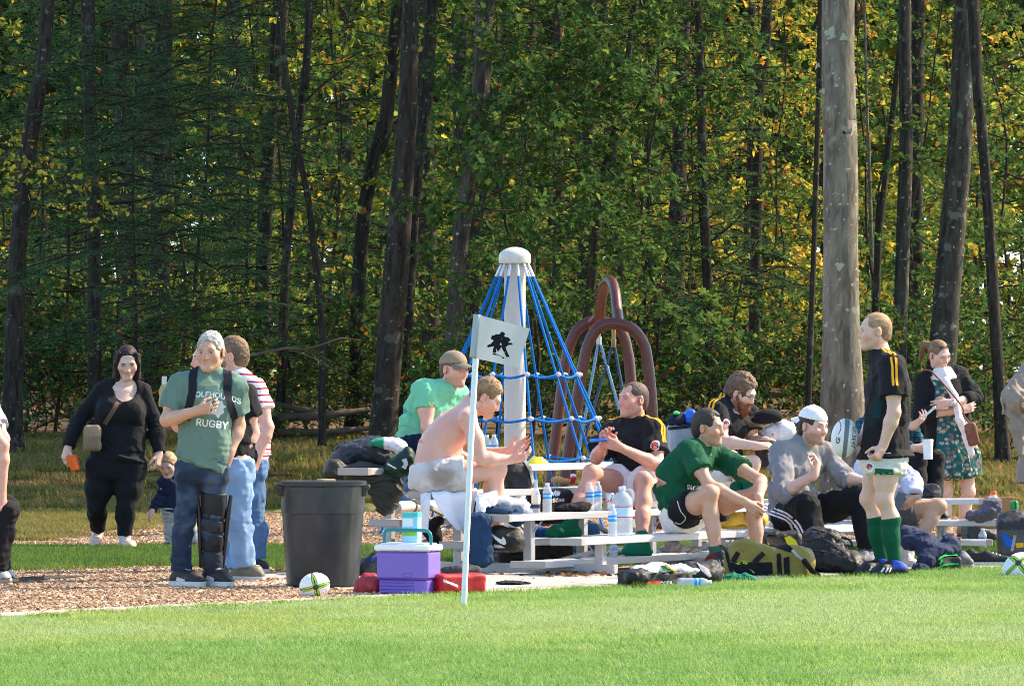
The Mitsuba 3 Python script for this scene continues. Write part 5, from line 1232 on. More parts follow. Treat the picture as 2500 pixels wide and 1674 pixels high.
@man('man in grey zip top and backward white cap sitting with one hand raised')
def grey_zip(t):
    Y = 41.4
    J = joints(c4, Y, {'R': 0.03, 'L': 0.03}, 1.04, nk=(338, 792, .03), shR=(222, 848, -.12), shL=(448, 852, .2), elR=(245, 1052, -.38), wrR=(392, 955, -.48), elL=(545, 975, .02), wrL=(692, 1002, -.12),
               mid=(262, 990, .03), hpR=(262, 1165, -.1), hpL=(345, 1165, .2), knR=(352, 1112, -.52), anR=(400, 1400, -.55), toR=(470, 1455, -.7), knL=(640, 1072, -.12), anL=(688, 1395, -.15), toL=(615, 1452, -.3))
    h = Human(t, J, (c4(388, 712, Y - .03), 46, 4, -3, 1.05), 'pale', 1.04, 1.05)
    F = base_body(h); h.headF(F)
    h.hand_add(F, 'R', A(0.3, 0.1, 0.95), A(-0.45, 0.3, 0.3), curl=0.95, thumb=0.9); h.hand_add(F, 'L', A(1, -0.1, 0), A(0, 0, -1), curl=0.6)
    h.finish_body(F, ((0.2, 0.11, 0.06), 0.6), brow=(0.1, 0.06, 0.04))
    h.hair((0.06, 0.04, 0.03), top=0.0, back=0.008, side=0.004, line=0.05, nape=-0.085, burr=0.004, fr=60)
    cap(h, A(0.74, 0.73, 0.72), A(0.72, 0.71, 0.70), backward=True, lift=0.012)
    S = h.tee(off=0.022, long=0.12, hem=c4(275, 1175, Y), hemw=(0.2, 0.16), seed=8, neck=0.02); h.cloth('zip_top', S, A(0.2, 0.198, 0.205), wr=0.010)
    k = t + '__zip_top'; ch = lambda u, v: h.chest(u, v)
    put('open_collar', ribbon(S, [ch(0, .16), ch(0, .10), ch(-.004, .05)], .045, -h.fwd, off=.001), 'skin', k, h.skin)
    put('zip', ribbon(S, [ch(.0, .05), ch(.0, .0), ch(.0, -.05)], .012, -h.fwd), 'print_ink', k, A(.08, .08, .085))
    C = Field(); up = h.up; C.add(loft([h.nk - up * 0.01, h.nk + up * 0.045], h.sx, [0.085, 0.078], [0.082, 0.076], 2.0, 0.004)).sub(loft([h.nk - up * 0.05, h.nk + up * 0.09], h.sx, [0.072, 0.068], [0.07, 0.066])).sub(ell(h.nk + h.fwd * 0.0 + A(.06, -.1, .05), (.04, .06, .09))).build(0.006); put('collar', C.mesh(), 'cloth', k, A(0.19, 0.188, 0.195))
    W = h.legwear(off=0.02, upto=1.93, flare=0.028, waist=0.1); h.cloth('track_pants', W, BLACK * 0.9, wr=0.008)
    for i in (-1, 0, 1):
        z = lambda x, y: c4(x - 8 * i * 0.3, y + 17 * i, Y - 1.0)
        put('stripe', ribbon(W, [z(152, 1140), z(205, 1158), z(262, 1178), z(300, 1205)], 0.013, A(0, 1, 0)), 'print_ink', t + '__track_pants', A(0.62, 0.6, 0.66))
        z2 = lambda x, y: c4(x - 14 * i, y + 8 * i, Y - 1.0)
        put('stripe', ribbon(W, [z2(298, 1204), z2(320, 1235), z2(345, 1290), z2(360, 1330)], 0.013, A(0, 1, 0)), 'print_ink', t + '__track_pants', A(0.62, 0.6, 0.66))
    for q in 'RL': h.sock(q, A(0.6, 0.6, 0.62), 0.9, 0.008); h.shoe(q, A(0.12, 0.12, 0.125), (0.55, 0.55, 0.55), laces=(0.5, 0.5, 0.5))

@man('grey haired man in a green rugby shirt and jeans with a black leg brace')
def grey_hair(t):
    Y = 36.7; s = 0.95
    J = joints(c1, Y, {'L': PADZ, 'R': PADZ}, s, nk=(1092, 318, .03), shR=(938, 378, 0), shL=(1208, 380, .02), elR=(862, 562, -.03), wrR=(1025, 512, -.25), elL=(1236, 592, .06), wrL=(1188, 738, -.02),
               mid=(1065, 570, 0), hpR=(985, 800, 0), hpL=(1112, 798, 0), knR=(955, 1065, -.02), anR=(936, 1345, .02), toR=(1035, 1402, -.12), knL=(1105, 1060, 0), anL=(1096, 1335, .04), toL=(1182, 1398, -.12))
    h = Human(t, J, (c1(1088, 212, Y), -16, 2, 0, 1.0), 'tan', s, 0.93, legs=.80)
    F = base_body(h); h.headF(F)
    h.hand_add(F, 'R', A(1.0, -0.15, 0.25), A(0.2, 0.85, 0.2), curl=0.65, thumb=0.9); h.hand_add(F, 'L', A(-0.35, -0.15, -0.9), A(-0.6, 0.5, 0), curl=0.4)
    h.finish_body(F, None, brow=(0.25, 0.22, 0.2))
    h.hair((0.36, 0.34, 0.31), top=0.016, back=0.006, side=0.002, line=0.07, nape=-0.055, burr=0.006, fr=60, recede=0.004)
    S = h.tee(off=0.018, sleeve=0.70, slw=0.028, hem=c1(1040, 788, Y), hemw=(0.162, 0.14), seed=9); h.cloth('shirt', S, A(0.115, 0.185, 0.145), wr=0.008)
    k = t + '__shirt'; f = A(0, 1, 0)
    put('lettering', lettering(S, 'WOLFHOUNDS', 0.034, c1(1098, 432, Y - .4), A(1, 0, -.12), A(0.1, 0, 1), f, bend=0.8), 'print_ink', k, A(0.62, 0.66, 0.62))
    put('lettering', lettering(S, 'RUGBY', 0.044, c1(1086, 582, Y - .4), A(1, 0, -.12), A(0.1, 0, 1), f), 'print_ink', k, A(0.66, 0.7, 0.66))
    o = np.array([(0, 1), (.35, .8), (.5, .95), (.62, .5), (.95, .35), (.6, .05), (.7, -.35), (.35, -.55), (.1, -1), (-.2, -.6), (-.6, -.5), (-.45, -.1), (-.75, .25), (-.4, .4), (-.5, .85), (-.2, .75)]) * 0.062
    q0 = c1(1112, 505, Y - .4); pts = q0 + np.vstack([[0, 0], o])[:, :1] * A(1, 0, -.1) + np.vstack([[0, 0], o])[:, 1:] * A(0, 0, 1)
    put('print', (S.march(pts, f, 0.003), np.array([(0, 1 + (i + 1) % 16, 1 + i) for i in range(16)])), 'print_ink', k, A(0.55, 0.6, 0.57))
    W = h.legwear(off=0.007, upto=1.98, flare=0.008, waist=0.1, fold=.7); W.cutp(c1(1040, 760, Y), A(0, 0, 1))
    def jeans(p): n = meshkit.fbm(p * 10, 3, 4)[:, None]; w = np.exp(-((p[:, 2:3] - J['knR'][2] - .15) / .28) ** 2); return A(0.018, 0.03, 0.052) + A(0.05, 0.07, 0.10) * w * smooth01(.35, .75, n)
    h.cloth('jeans', W, jeans, wr=0.009)
    for st, b0, b1 in ((.0, .0, 0.2), (.2, .0, 0),):
        pass
    # brace: shells, straps and hinges on the left leg
    b, c = J['knL'], J['anL']; a = lerp(J['hpL'], b, .55)
    for k0, (u0, u1) in enumerate(((0.0, 0.32), (0.36, 0.5), (0.55, 0.74), (0.78, 0.98))):
        p0, p1 = lerp(a, c, u0), lerp(a, c, u1); B = Field(); rr = lambda u: 0.070 - 0.020 * u
        B.add(loft([p0, lerp(p0, p1, .5), p1], A(1, 0, 0), [rr(u0) + .012, rr((u0 + u1) / 2) + .016, rr(u1) + .012], [rr(u0) + .01, rr(u0) + .012, rr(u1) + .01], 2.4, 0.006)).noise(0.004, 22, k0).build(0.007)
        put('brace_strap', B.mesh(), 'satin', t, A(0.013, 0.013, 0.015) * (1 + .6 * (k0 % 2)))
    for q in (-1, 1): put('brace_bar', tube([lerp(a, c, .02) + A(q * .108, 0, 0), b + A(q * .092, -.01, 0), lerp(a, c, .97) + A(q * .072, 0, 0)], [.012, .016, .01], 8), 'plastic', t, A(0.02, 0.02, 0.02))
    for q in 'LR': h.shoe(q, A(0.018, 0.018, 0.02), (0.55, 0.53, 0.5), laces=(0.55, 0.55, 0.55), off=0.015, solez=0.03); put('logo', ribbon(h.lastshoe, [h.J['an' + q] + unit(h.toe(q) - h.J['an' + q]) * .05 + A(-.06, -.1, -.03), h.J['an' + q] + unit(h.toe(q) - h.J['an' + q]) * .09 + A(-.03, -.1, -.035)], 0.03, A(0, 1, 0)), 'print_ink', t, A(.55, .55, .53))
    for q in (-1, 1):
        n_ = h.nk + A(q * .105, 0, 0)
        top = [n_ + A(0, .06, .15), n_ + A(0, -.02, .15), n_ + A(q * .004, -.09, .15)]
        put('strap_patch', ribbon(S, top[:2], .05, A(0, 0, -1), off=.007), 'cloth', t, A(.02, .11, .33))
        p1 = S.march(np.array(spline(top[1:], 6)), A(0, 0, -1), .007)
        p2 = S.march(np.array([n_ + A(q * (.006 + .05 * max(0, u - .12) / .2), -.4, -u) for u in np.linspace(.03, .30, 10)]), A(0, 1, 0), .007)
        m_ = spline(np.vstack([p1[:4], p2]), 26); g_ = S.grad(m_); tt = np.gradient(m_, axis=0); tt /= np.linalg.norm(tt, axis=1, keepdims=True); sd_ = np.cross(tt, g_); sd_ /= np.linalg.norm(sd_, axis=1, keepdims=True)
        v_ = np.stack([S.snap(m_ + sd_ * .027 * u, .008, 3) for u in (-1, 0, 1)], 1).reshape(-1, 3)
        put('backpack_strap', (v_, np.array([f_ for i in range(25) for j in range(2) for b_ in [i * 3 + j] for f_ in ((b_, b_ + 1, b_ + 4), (b_, b_ + 4, b_ + 3))])), 'cloth', t, A(.014, .015, .02))
    HELD.append(('plastic_cup', xf(lathe([(0.0, 0), (0.026, 0), (0.028, 0.01), (0.036, 0.10), (0.037, 0.105)], 20), frame(c1(1098, 522, Y - .3) - A(0, 0, .02), unit(A(1, 0, -.2)), A(0, 1, 0), unit(A(.2, 0, 1)))), 'clear_plastic', None, 'clear plastic cup in the hand of the grey haired man', 'cup'))

@man('man in a red and white striped shirt behind the grey haired man')
def striped(t):
    Y = 39.8
    J = joints(c1, Y, {'L': 0.02, 'R': 0.02}, nk=(1232, 322, 0), shL=(1322, 402, -.17), shR=(1235, 392, .2), elL=(1384, 598, -.22), wrL=(1334, 752, -.25), elR=(1200, 600, .2), wrR=(1150, 720, .0),
               mid=(1290, 570, .02), hpL=(1288, 790, -.09), hpR=(1270, 790, .1), knL=(1308, 1055, -.08), knR=(1260, 1055, .12), anL=(1322, 1322, -.08), anR=(1262, 1322, .15), toL=(1250, 1365, -.1), toR=(1190, 1360, .1))
    h = Human(t, J, (c1(1200, 232, Y), -100, 4, 0, 1.0), 'pink', 1.0, 1.0)
    F = base_body(h); h.headF(F)
    h.hand_add(F, 'L', A(-0.25, -0.1, -1), A(-0.85, 0.3, 0.1), curl=0.5, thumb=0.5); h.hand_add(F, 'R', A(-1, -.2, 0), A(0, 0, 1), curl=0.8)
    h.finish_body(F, ((0.2, 0.12, 0.07), 0.3), brow=(0.12, 0.08, 0.05))
    h.hair((0.17, 0.105, 0.06), top=0.02, back=0.008, side=0.004, line=0.06, nape=-0.065, burr=0.005, fr=70)
    S = h.tee(off=0.018, sleeve=0.55, slw=0.022, hem=c1(1290, 775, Y), hemw=(0.18, 0.15), seed=10); h.cloth('striped_shirt', S, WHITE, mat='striped_cloth', wr=0.007)
    W = h.legwear(off=0.012, fold=.6, upto=1.97, flare=0.010, waist=0.1); W.cutp(c1(1290, 762, Y), A(0, 0, 1))
    h.cloth('jeans', W, lambda p: A(0.07, 0.13, 0.24) * (0.75 + 0.7 * meshkit.fbm(p * 9, 3, 3))[:, None], wr=0.009)
    for q in 'LR': h.shoe(q, A(0.02, 0.02, 0.022), (0.5, 0.5, 0.5), stripes=(0.6, 0.6, 0.6))

@man('man in a black shirt and pale cuffed jeans half hidden behind the grey haired man')
def black_tee(t):
    Y = 37.9
    J = joints(c1, Y, {'L': PADZ, 'R': PADZ}, nk=(1120, 345, .05), shL=(1262, 425, -.05), shR=(1050, 425, .15), elL=(1308, 628, 0), wrL=(1242, 745, -.05), elR=(925, 590, .1), wrR=(862, 478, -.02),
               mid=(1180, 590, .05), hpL=(1228, 800, -.05), hpR=(1130, 800, .12), knL=(1238, 1060, -.05), knR=(1165, 1060, .12), anL=(1262, 1330, 0), anR=(1182, 1325, .15), toL=(1350, 1385, -.08), toR=(1120, 1380, .05))
    h = Human(t, J, (c1(1075, 248, Y), -70, 0, 0, 1.0), 'pink', 1.0, 1.05)
    F = base_body(h); h.headF(F)
    h.hand_add(F, 'L', A(-0.4, -0.1, -0.9), A(-0.6, 0.5, 0), curl=0.4); h.hand_add(F, 'R', A(-0.15, -0.1, 1), A(0.5, -0.8, 0.1), curl=0.85, thumb=0.8)
    h.finish_body(F, None, h=.0075)
    h.hair((0.12, 0.08, 0.05), top=0.012, line=0.06, burr=0.004, fr=70)
    S = h.tee(off=0.018, sleeve=0.55, slw=0.025, hem=c1(1190, 772, Y), hemw=(0.18, 0.15), seed=11); h.cloth('shirt', S, BLACK, wr=0.007)
    W = h.legwear(off=0.013, fold=.8, upto=1.95, flare=0.014, waist=0.1); W.cutp(c1(1190, 760, Y), A(0, 0, 1))
    h.cloth('jeans', W, lambda p: A(0.17, 0.27, 0.42) * (0.7 + 0.65 * meshkit.fbm(p * 8, 3, 6))[:, None], wr=0.010)
    M = frame(c1(846, 492, Y - .06), A(1, 0, 0), A(0, 1, 0), unit(A(.03, 0, 1)))
    HELD.append(('paper_bag', xf(lathe([(0, 0), (.030, 0), (.034, .03), (.030, .07), (.036, .10), (.026, .13), (.019, .145)], 18), M), 'matte', A(.36, .27, .14), 'crumpled tan paper bag round a bottle left of the grey haired man', 'bag'))
    HELD.append(('bottle', xf(lathe([(.016, .12), (.0165, .18), (.0165, .20), (0, .20)], 16), M), 'plastic', A(.5, .46, .42), 'bottle neck rising out of the tan paper bag', 'bottle'))
    for q in 'LR':
        b, c = J['kn' + q], J['an' + q]; p0, p1 = lerp(b, c, .88), lerp(b, c, .97); C = Field(); C.add(loft([p0, p1], A(1, 0, 0), [.079, .08], [.076, .077], 2, .004)).noise(.003, 20, 2).build(.007); put('cuff', C.mesh(), 'cloth', t + '__jeans', A(0.42, 0.52, 0.62))
        h.shoe(q, A(0.13, 0.12, 0.085), (0.5, 0.48, 0.42), laces=(.3, .3, .25))

@man('woman in black top and leggings walking with a tan bag across her body')
def woman_black(t):
    Y = 45.3
    J = joints(c1, Y, {'L': 0.01, 'R': 0.02}, nk=(652, 352, .05), shR=(535, 408, .02), shL=(728, 412, .02), elR=(405, 565, .05), wrR=(352, 705, -.05), elL=(808, 590, .05), wrL=(822, 735, .0),
               mid=(622, 590, 0), hpR=(522, 805, 0), hpL=(682, 805, 0), knR=(500, 1010, .02), anR=(505, 1190, .25), toR=(485, 1245, .1), knL=(650, 1010, -.05), anL=(645, 1205, 0), toL=(690, 1246, -.15))
    J['anR'][2] += 0.05
    h = Human(t, J, (c1(658, 262, Y - .02), 6, 22, 0, 1.04), 'pale', 0.97, 1.2, legs=1.32)
    F = base_body(h, feet='LR'); h.headF(F, True, .9)
    for q in (-1, 1): F.add(ell(lerp(h.spine[3], h.shc, .1) + h.sx * q * .085 + A(0, -.11, -.05), (.085, .085, .085)), .05)
    h.hand_add(F, 'R', A(-0.3, -0.2, -0.9), A(0.6, 0.5, 0), curl=0.6); h.hand_add(F, 'L', A(-0.1, -0.2, -0.95), A(-0.8, 0.3, 0), curl=0.7)
    h.finish_body(F, None, brow=(0.02, 0.014, 0.012), closed=True)
    p = h.hp; ex = []
    for q in (-1, 1): ex += [(cone(p(q * .066, -.03, .03), p(q * .078, .0, -.12), .026, .026), .02), (cone(p(q * .068, .03, .06), p(q * .078, .03, -.09), .013, .016), .015)]
    ex += [(cone(p(0, -.075, 0), p(0, -.07, -.13), .06, .062), .03)]
    h.hair((0.022, 0.011, 0.011), top=0.006, back=0.006, side=0.0, line=0.076, nape=-0.16, burr=0.003, fr=(120, 120, 14), extra=ex)
    SH = Field()
    for q in (-1, 1): SH.add(cone(p(q * .062, .045, .085), p(q * .079, .03, .0), .016, .019), .02).add(cone(p(q * .079, .03, .0), p(q * .074, .03, -.13), .022, .018), .02).add(cone(p(q * .075, -.02, .04), p(q * .08, -.02, -.14), .028, .03), .02)
    SH.noise(.004, (110, 110, 14), 6).build(.005); m_ = SH.mesh(); put('hair_side', m_, 'hair', t, A(.022, .011, .011) * (.4 + 1.2 * meshkit.fbm(m_[0] * A(150, 150, 20), 3, 2))[:, None])
    S = h.tee(off=0.016, long=0.95, hem=c1(612, 745, Y), hemw=(0.215, 0.17), seed=12, neck=0); 
    for q in (-1, 1): S.add(ell(lerp(h.spine[3], h.shc, .1) + h.sx * q * .085 + A(0, -.11, -.05), (.10, .10, .10)), .05)
    S.sub(ell(h.nk + A(.005, -.14, -.05), (.10, .13, .135)), .01); h.cloth('top', S, BLACK * .9, wr=0.006)
    W = h.legwear(off=0.008, upto=1.86, waist=0.2, fold=.2); W2 = h.cloth('leggings', W, BLACK * .8, wr=0.004)
    for q in 'L': h.sock(q, A(0.5, 0.5, 0.5), .84, .012, name='ankle_band')
    st = [c1(668, 345, Y - .4), c1(640, 400, Y - .4), c1(590, 490, Y - .4), c1(530, 585, Y - .4)]
    S.sub(ball((0, 0, 0), .01)); put('bag_strap', ribbon(S, st, .035, A(0, 1, 0), off=.006), 'cloth', t, A(.11, .065, .045))
    for q in 'LR':
        a_, t_ = J['an' + q], J['to' + q]; so = box((-.045, -.13, 0), (.045, .13, .018), .008); put('flip_flop', xf(so, frame(lerp(a_, t_, .5) * A(1, 1, 0) + A(0, 0, .004), A(1, 0, 0), A(0, 1, 0), A(0, 0, 1))), 'matte', t, A(.5, .3, .25) if q == 'R' else A(.6, .6, .6))
    B = Field().add(rbox(c1(478, 655, Y - .22), (.066, .05, .10), None, .03)).noise(.008, 14, 2).build(.007)
    m = B.mesh(); col = np.where((m[0][:, 2:3] > c1(478, 640, Y)[2]) , A(.27, .18, .11), A(.20, .135, .085)) * (.8 + .4 * meshkit.fbm(m[0] * 30, 2, 1))[:, None]
    k = thing_held('shoulder_bag', 'small tan shoulder bag at the hip of the woman in black', 'bag'); put('pouch', m, 'cloth', k, col)
    put('flap', ribbon(B, [c1(452, 600, Y - .5), c1(478, 596, Y - .5), c1(504, 600, Y - .5)], .08, A(0, 1, -.15), off=.006), 'cloth', k, A(.28, .19, .12))
    HELD.append(('orange_cup', xf(lathe([(0, 0), (.032, 0), (.036, .01), (.044, .12), (.046, .125)], 20), frame(c1(395, 822, Y - .12), unit(A(1, 0, .3)), A(0, 1, 0), unit(A(-.35, 0, 1)))), 'plastic', A(.85, .12, .01), 'bright orange cup hanging from the hand of the woman in black', 'cup'))

@man('small fair haired child in a navy top beside the woman in black')
def child(t):
    Y = 45.6; s = .5
    J = joints(c1, Y, {'L': 0.01, 'R': 0.01}, s, nk=(902, 845, .02), shR=(862, 878, 0), shL=(962, 878, .03), elR=(822, 970, -.03), wrR=(788, 1030, -.08), elL=(985, 950, 0), wrL=(990, 1010, -.05),
               mid=(912, 950, 0), hpR=(890, 1030, 0), hpL=(945, 1030, 0), knR=(885, 1120, -.02), anR=(885, 1210, 0), toR=(860, 1238, -.07), knL=(985, 1120, 0), anL=(1008, 1205, .02), toL=(1020, 1235, -.06))
    h = Human(t, J, (c1(870, 792, Y - .03), -18, 28, 0, .76), 'pale', s, 1.1)
    F = base_body(h); h.headF(F)
    h.hand_add(F, 'R', A(-0.4, -.3, -.7), A(.5, .5, 0), curl=.5, S=.55); h.hand_add(F, 'L', A(0, -.2, -1), A(-.5, .5, 0), curl=.5, S=.55)
    h.finish_body(F, None, brow=(.25, .16, .1), h=.005)
    h.hair((.38, .25, .14), top=.012, line=.058, burr=.004, fr=70)
    S = h.tee(off=.012, long=.9, hem=c1(912, 1035, Y), hemw=(.095, .08), seed=13); h.cloth('top', S, NAVY, h=.006)
    h.cloth('trousers', h.legwear(off=.012, upto=1.9, waist=.1, flare=.008), A(.3, .3, .29), h=.006)
    for q in 'LR': h.shoe(q, A(.02, .025, .022), (.05, .05, .05), off=.008, solez=.012)

@man('woman with ponytail in black cardigan, teal patterned dress and pale scarf, arms crossed')
def woman_dress(t):
    Y = 48.6
    J = joints(c4, Y, {'L': .03, 'R': .03}, nk=(1038, 428, .02), shR=(950, 478, -.02), shL=(1136, 452, .06), elR=(932, 648, -.1), wrR=(1145, 630, -.20), elL=(1216, 568, -.04), wrL=(1085, 592, -.26),
               mid=(1065, 640, .02), hpR=(1055, 820, 0), hpL=(1150, 820, .03), knR=(1062, 1045, 0), knL=(1180, 1045, 0), anR=(1066, 1268, .03), anL=(1152, 1265, .08), toR=(1075, 1300, -.1), toL=(1180, 1298, -.06))
    h = Human(t, J, (c4(1030, 345, Y - .02), 38, 22, 8, .98), 'pale', .97, 1.16)
    F = base_body(h, feet='LR'); h.headF(F, True, .9)
    h.hand_add(F, 'L', A(-.9, -.1, -.1), A(0, .9, -.2), curl=.4); h.hand_add(F, 'R', A(.8, .2, .25), A(-.2, .9, 0), curl=.5)
    h.finish_body(F, None, brow=(.12, .07, .04), closed=True)
    p = h.hp
    h.hair((.2, .12, .06), top=.004, back=.004, side=.001, line=.068, nape=-.14, burr=.0015, fr=(90, 90, 40), extra=[(cone(p(-.02, -.10, .05), p(-.05, -.155, .035), .028, .034), .02), (cone(p(-.05, -.155, .035), p(-.06, -.16, -.11), .034, .018), .02)])
    glasses(h, sun=True)
    D = Field(); C = np.array([c4(1112, 966, Y), c4(1105, 850, Y), c4(1098, 760, Y), c4(1068, 640, Y), c4(1055, 540, Y), c4(1042, 470, Y)])
    D.add(loft(C, h.sx, [.235, .215, .185, .16, .165, .14], [.19, .18, .16, .135, .13, .10], 2.2, .006)); 
    for i in range(7): D.folds(c4(1030 + 25 * i, 940, Y - .15), unit(A(1, .2, 0)), .010, .085, .16, i)
    h.cloth('dress', D, A(.3, .3, .3), mat='floral_cloth', wr=.006)
    S = h.tee(off=.02, long=.42, hem=c4(1055, 905, Y), hemw=(.215, .17), seed=14, neck=.03)
    S.sub(loft([c4(1075, 950, Y - .2), c4(1078, 700, Y - .22), c4(1062, 520, Y - .2), c4(1040, 430, Y - .12)], h.sx, [.13, .10, .085, .09], [.15, .15, .16, .14]), .01); h.cloth('cardigan', S, BLACK * 1.0, wr=.007)
    K = Field()
    for i, (dx, dz, r_) in enumerate(((0, .0, .024), (.0, -.03, .028), (.01, -.06, .026))):
        a = np.linspace(0, 2 * np.pi, 9); pts = [h.nk + h.sx * math.cos(q) * (.066 + .014 * i) + unit(h.fwd * A(1, 1, 0)) * math.sin(q) * (.066 + .014 * i) * (1 if math.sin(q) < 0 else 1.3) + A(dx, 0, dz) for q in a]
        for u, v in zip(pts[:-1], pts[1:]): K.add(cone(u, v, r_), .02)
    for u, v in zip([c4(1062, 480, Y - .14), c4(1110, 560, Y - .2), c4(1135, 680, Y - .27), c4(1168, 760, Y - .24)], [c4(1110, 560, Y - .2), c4(1135, 680, Y - .27), c4(1168, 760, Y - .24), c4(1195, 850, Y - .24)]): K.add(cone(u, v, .029, .026), .02)
    K.noise(.008, 16, 4).noise(.004, 40, 5).build(.007); m = K.mesh(); put('scarf', m, 'cloth', t, A(.72, .62, .60) * (.9 + .2 * meshkit.fbm(m[0] * 25, 2, 3))[:, None])
    put('watch', xf(lathe([(.029, -.012), (.033, -.012), (.033, .012), (.029, .012)], 20), frame(J['wrL'] + A(.02, 0, 0), unit(A(0, 1, 0)), unit(A(.1, 0, 1)), unit(A(1, 0, .0)))), 'metal', t, A(.6, .6, .58))
    HANDBAG.append(Y)
    for q in 'LR': h.shoe(q, A(.25, .16, .1), (.2, .12, .08), off=.006, solez=.012)

@man('person in teal checked shirt and black leggings mostly hidden behind the standing man in black')
def plaid(t):
    Y = 45.5
    J = joints(c4, Y, None, nk=(755, 680, .02), shR=(655, 715, -.06), shL=(850, 725, .15), elR=(680, 850, -.15), wrR=(915, 822, -.42), elL=(905, 805, -.05), wrL=(898, 708, -.28),
               mid=(752, 830, .02), hpR=(735, 960, -.05), hpL=(820, 960, .15), knR=(925, 888, -.38), anR=(930, 1140, -.5), toR=(985, 1175, -.62), knL=(1015, 878, -.15), anL=(1010, 1140, -.3), toL=(1065, 1175, -.4))
    h = Human(t, J, (c4(770, 588, Y - .02), 60, 15, 0, .97), 'pale', .95, 1.05)
    F = base_body(h); h.headF(F, True, .9)
    h.hand_add(F, 'L', A(.75, -.2, .6), A(.2, .2, .8), curl=.5, thumb=.6); h.hand_add(F, 'R', A(.95, -.1, -.1), A(-.1, .8, .1), curl=.8, thumb=.8)
    h.finish_body(F, None, h=.0075); h.hair((.1, .06, .035), top=.012, line=.06, burr=.004, fr=60, nape=-.1)
    S = h.tee(off=.02, long=.9, hem=c4(760, 960, Y), hemw=(.18, .15), seed=15); h.cloth('checked_shirt', S, A(.3, .3, .3), mat='checked_cloth', wr=.008)
    h.cloth('leggings', h.legwear(off=.012, upto=1.95, waist=.1, fold=.4), BLACK, wr=.004)
    for q in 'LR': h.shoe(q, A(.02, .02, .022), (.4, .4, .4))
    HELD.append(('phone', xf(box((-.07, -.035, -.004), (.07, .035, .004), .003), frame(c4(978, 640, Y - .36), unit(A(.75, 0, .62)), unit(A(0, 1, .2)), unit(A(-.62, 0, .75)))), 'gloss', A(.55, .55, .5), 'pale phone held up beside the standing man in black', 'phone'))
    HELD.append(('paper_cup', xf(lathe([(0, 0), (.031, 0), (.036, .005), (.042, .145), (.044, .15), (.044, .158), (0, .158)], 20), frame(c4(974, 880, Y - .5), A(1, 0, 0), A(0, 1, 0), unit(A(-.02, 0, 1)))), 'plastic', A(.78, .76, .74), 'tall white cup with red marking right of the standing man in black', 'cup'))

@man('man in lavender hooded top and grey shorts sitting bent behind the standing man')
def hoodie(t):
    Y = 43.9
    J = joints(c4, Y, None, nk=(700, 795, 0), shR=(735, 865, -.2), shL=(730, 850, .18), elR=(885, 985, -.32), wrR=(905, 1068, -.5), elL=(850, 1000, .1), wrL=(850, 1060, -.2),
               mid=(690, 990, 0), hpR=(742, 1168, -.12), hpL=(760, 1160, .16), knR=(1028, 1120, -.35), anR=(925, 1290, -.4), toR=(985, 1340, -.5), knL=(1010, 1118, .05), anL=(900, 1290, .1), toL=(960, 1330, .0))
    h = Human(t, J, (c4(755, 700, Y), 75, 25, 0, 1.0), 'tan', 1.0, 1.05)
    F = base_body(h); h.headF(F)
    h.hand_add(F, 'R', A(-.55, -.2, -.6), A(-.5, .6, .2), curl=.75, thumb=.8); h.hand_add(F, 'L', A(-.2, -.6, -.5), A(0, 0, -1), curl=.6)
    h.finish_body(F, None, h=.0075); h.hair((.1, .06, .04), top=.012, line=.06, burr=.004, fr=70)
    S = h.tee(off=.03, long=.95, hem=c4(715, 1160, Y), hemw=(.2, .17), seed=16); h.cloth('hooded_top', S, A(.5, .5, .62), wr=.010)
    put('bracelet', xf(lathe([(.034, -.004), (.039, -.004), (.039, .004), (.034, .004)], 20), frame(J['wrR'] + A(0, 0, .02), A(1, 0, 0), A(0, 1, 0), A(0, 0, 1))), 'plastic', t, A(.02, .02, .02))
    h.cloth('shorts', h.legwear(off=.024, upto=.62, flare=.02, waist=.1), A(.085, .085, .09), wr=.007)
    for q in 'LR': h.shoe(q, A(.02, .02, .022), (.4, .4, .4))
    HELD.append(('phone', xf(box((-.035, -.004, -.07), (.035, .004, .07), .003), frame(c4(826, 1090, Y - .55), unit(A(1, .2, -.4)), unit(A(0, 1, .2)), unit(A(.4, 0, 1)))), 'gloss', A(.08, .1, .13), 'dark phone in the hand of the man in the lavender top', 'phone'))

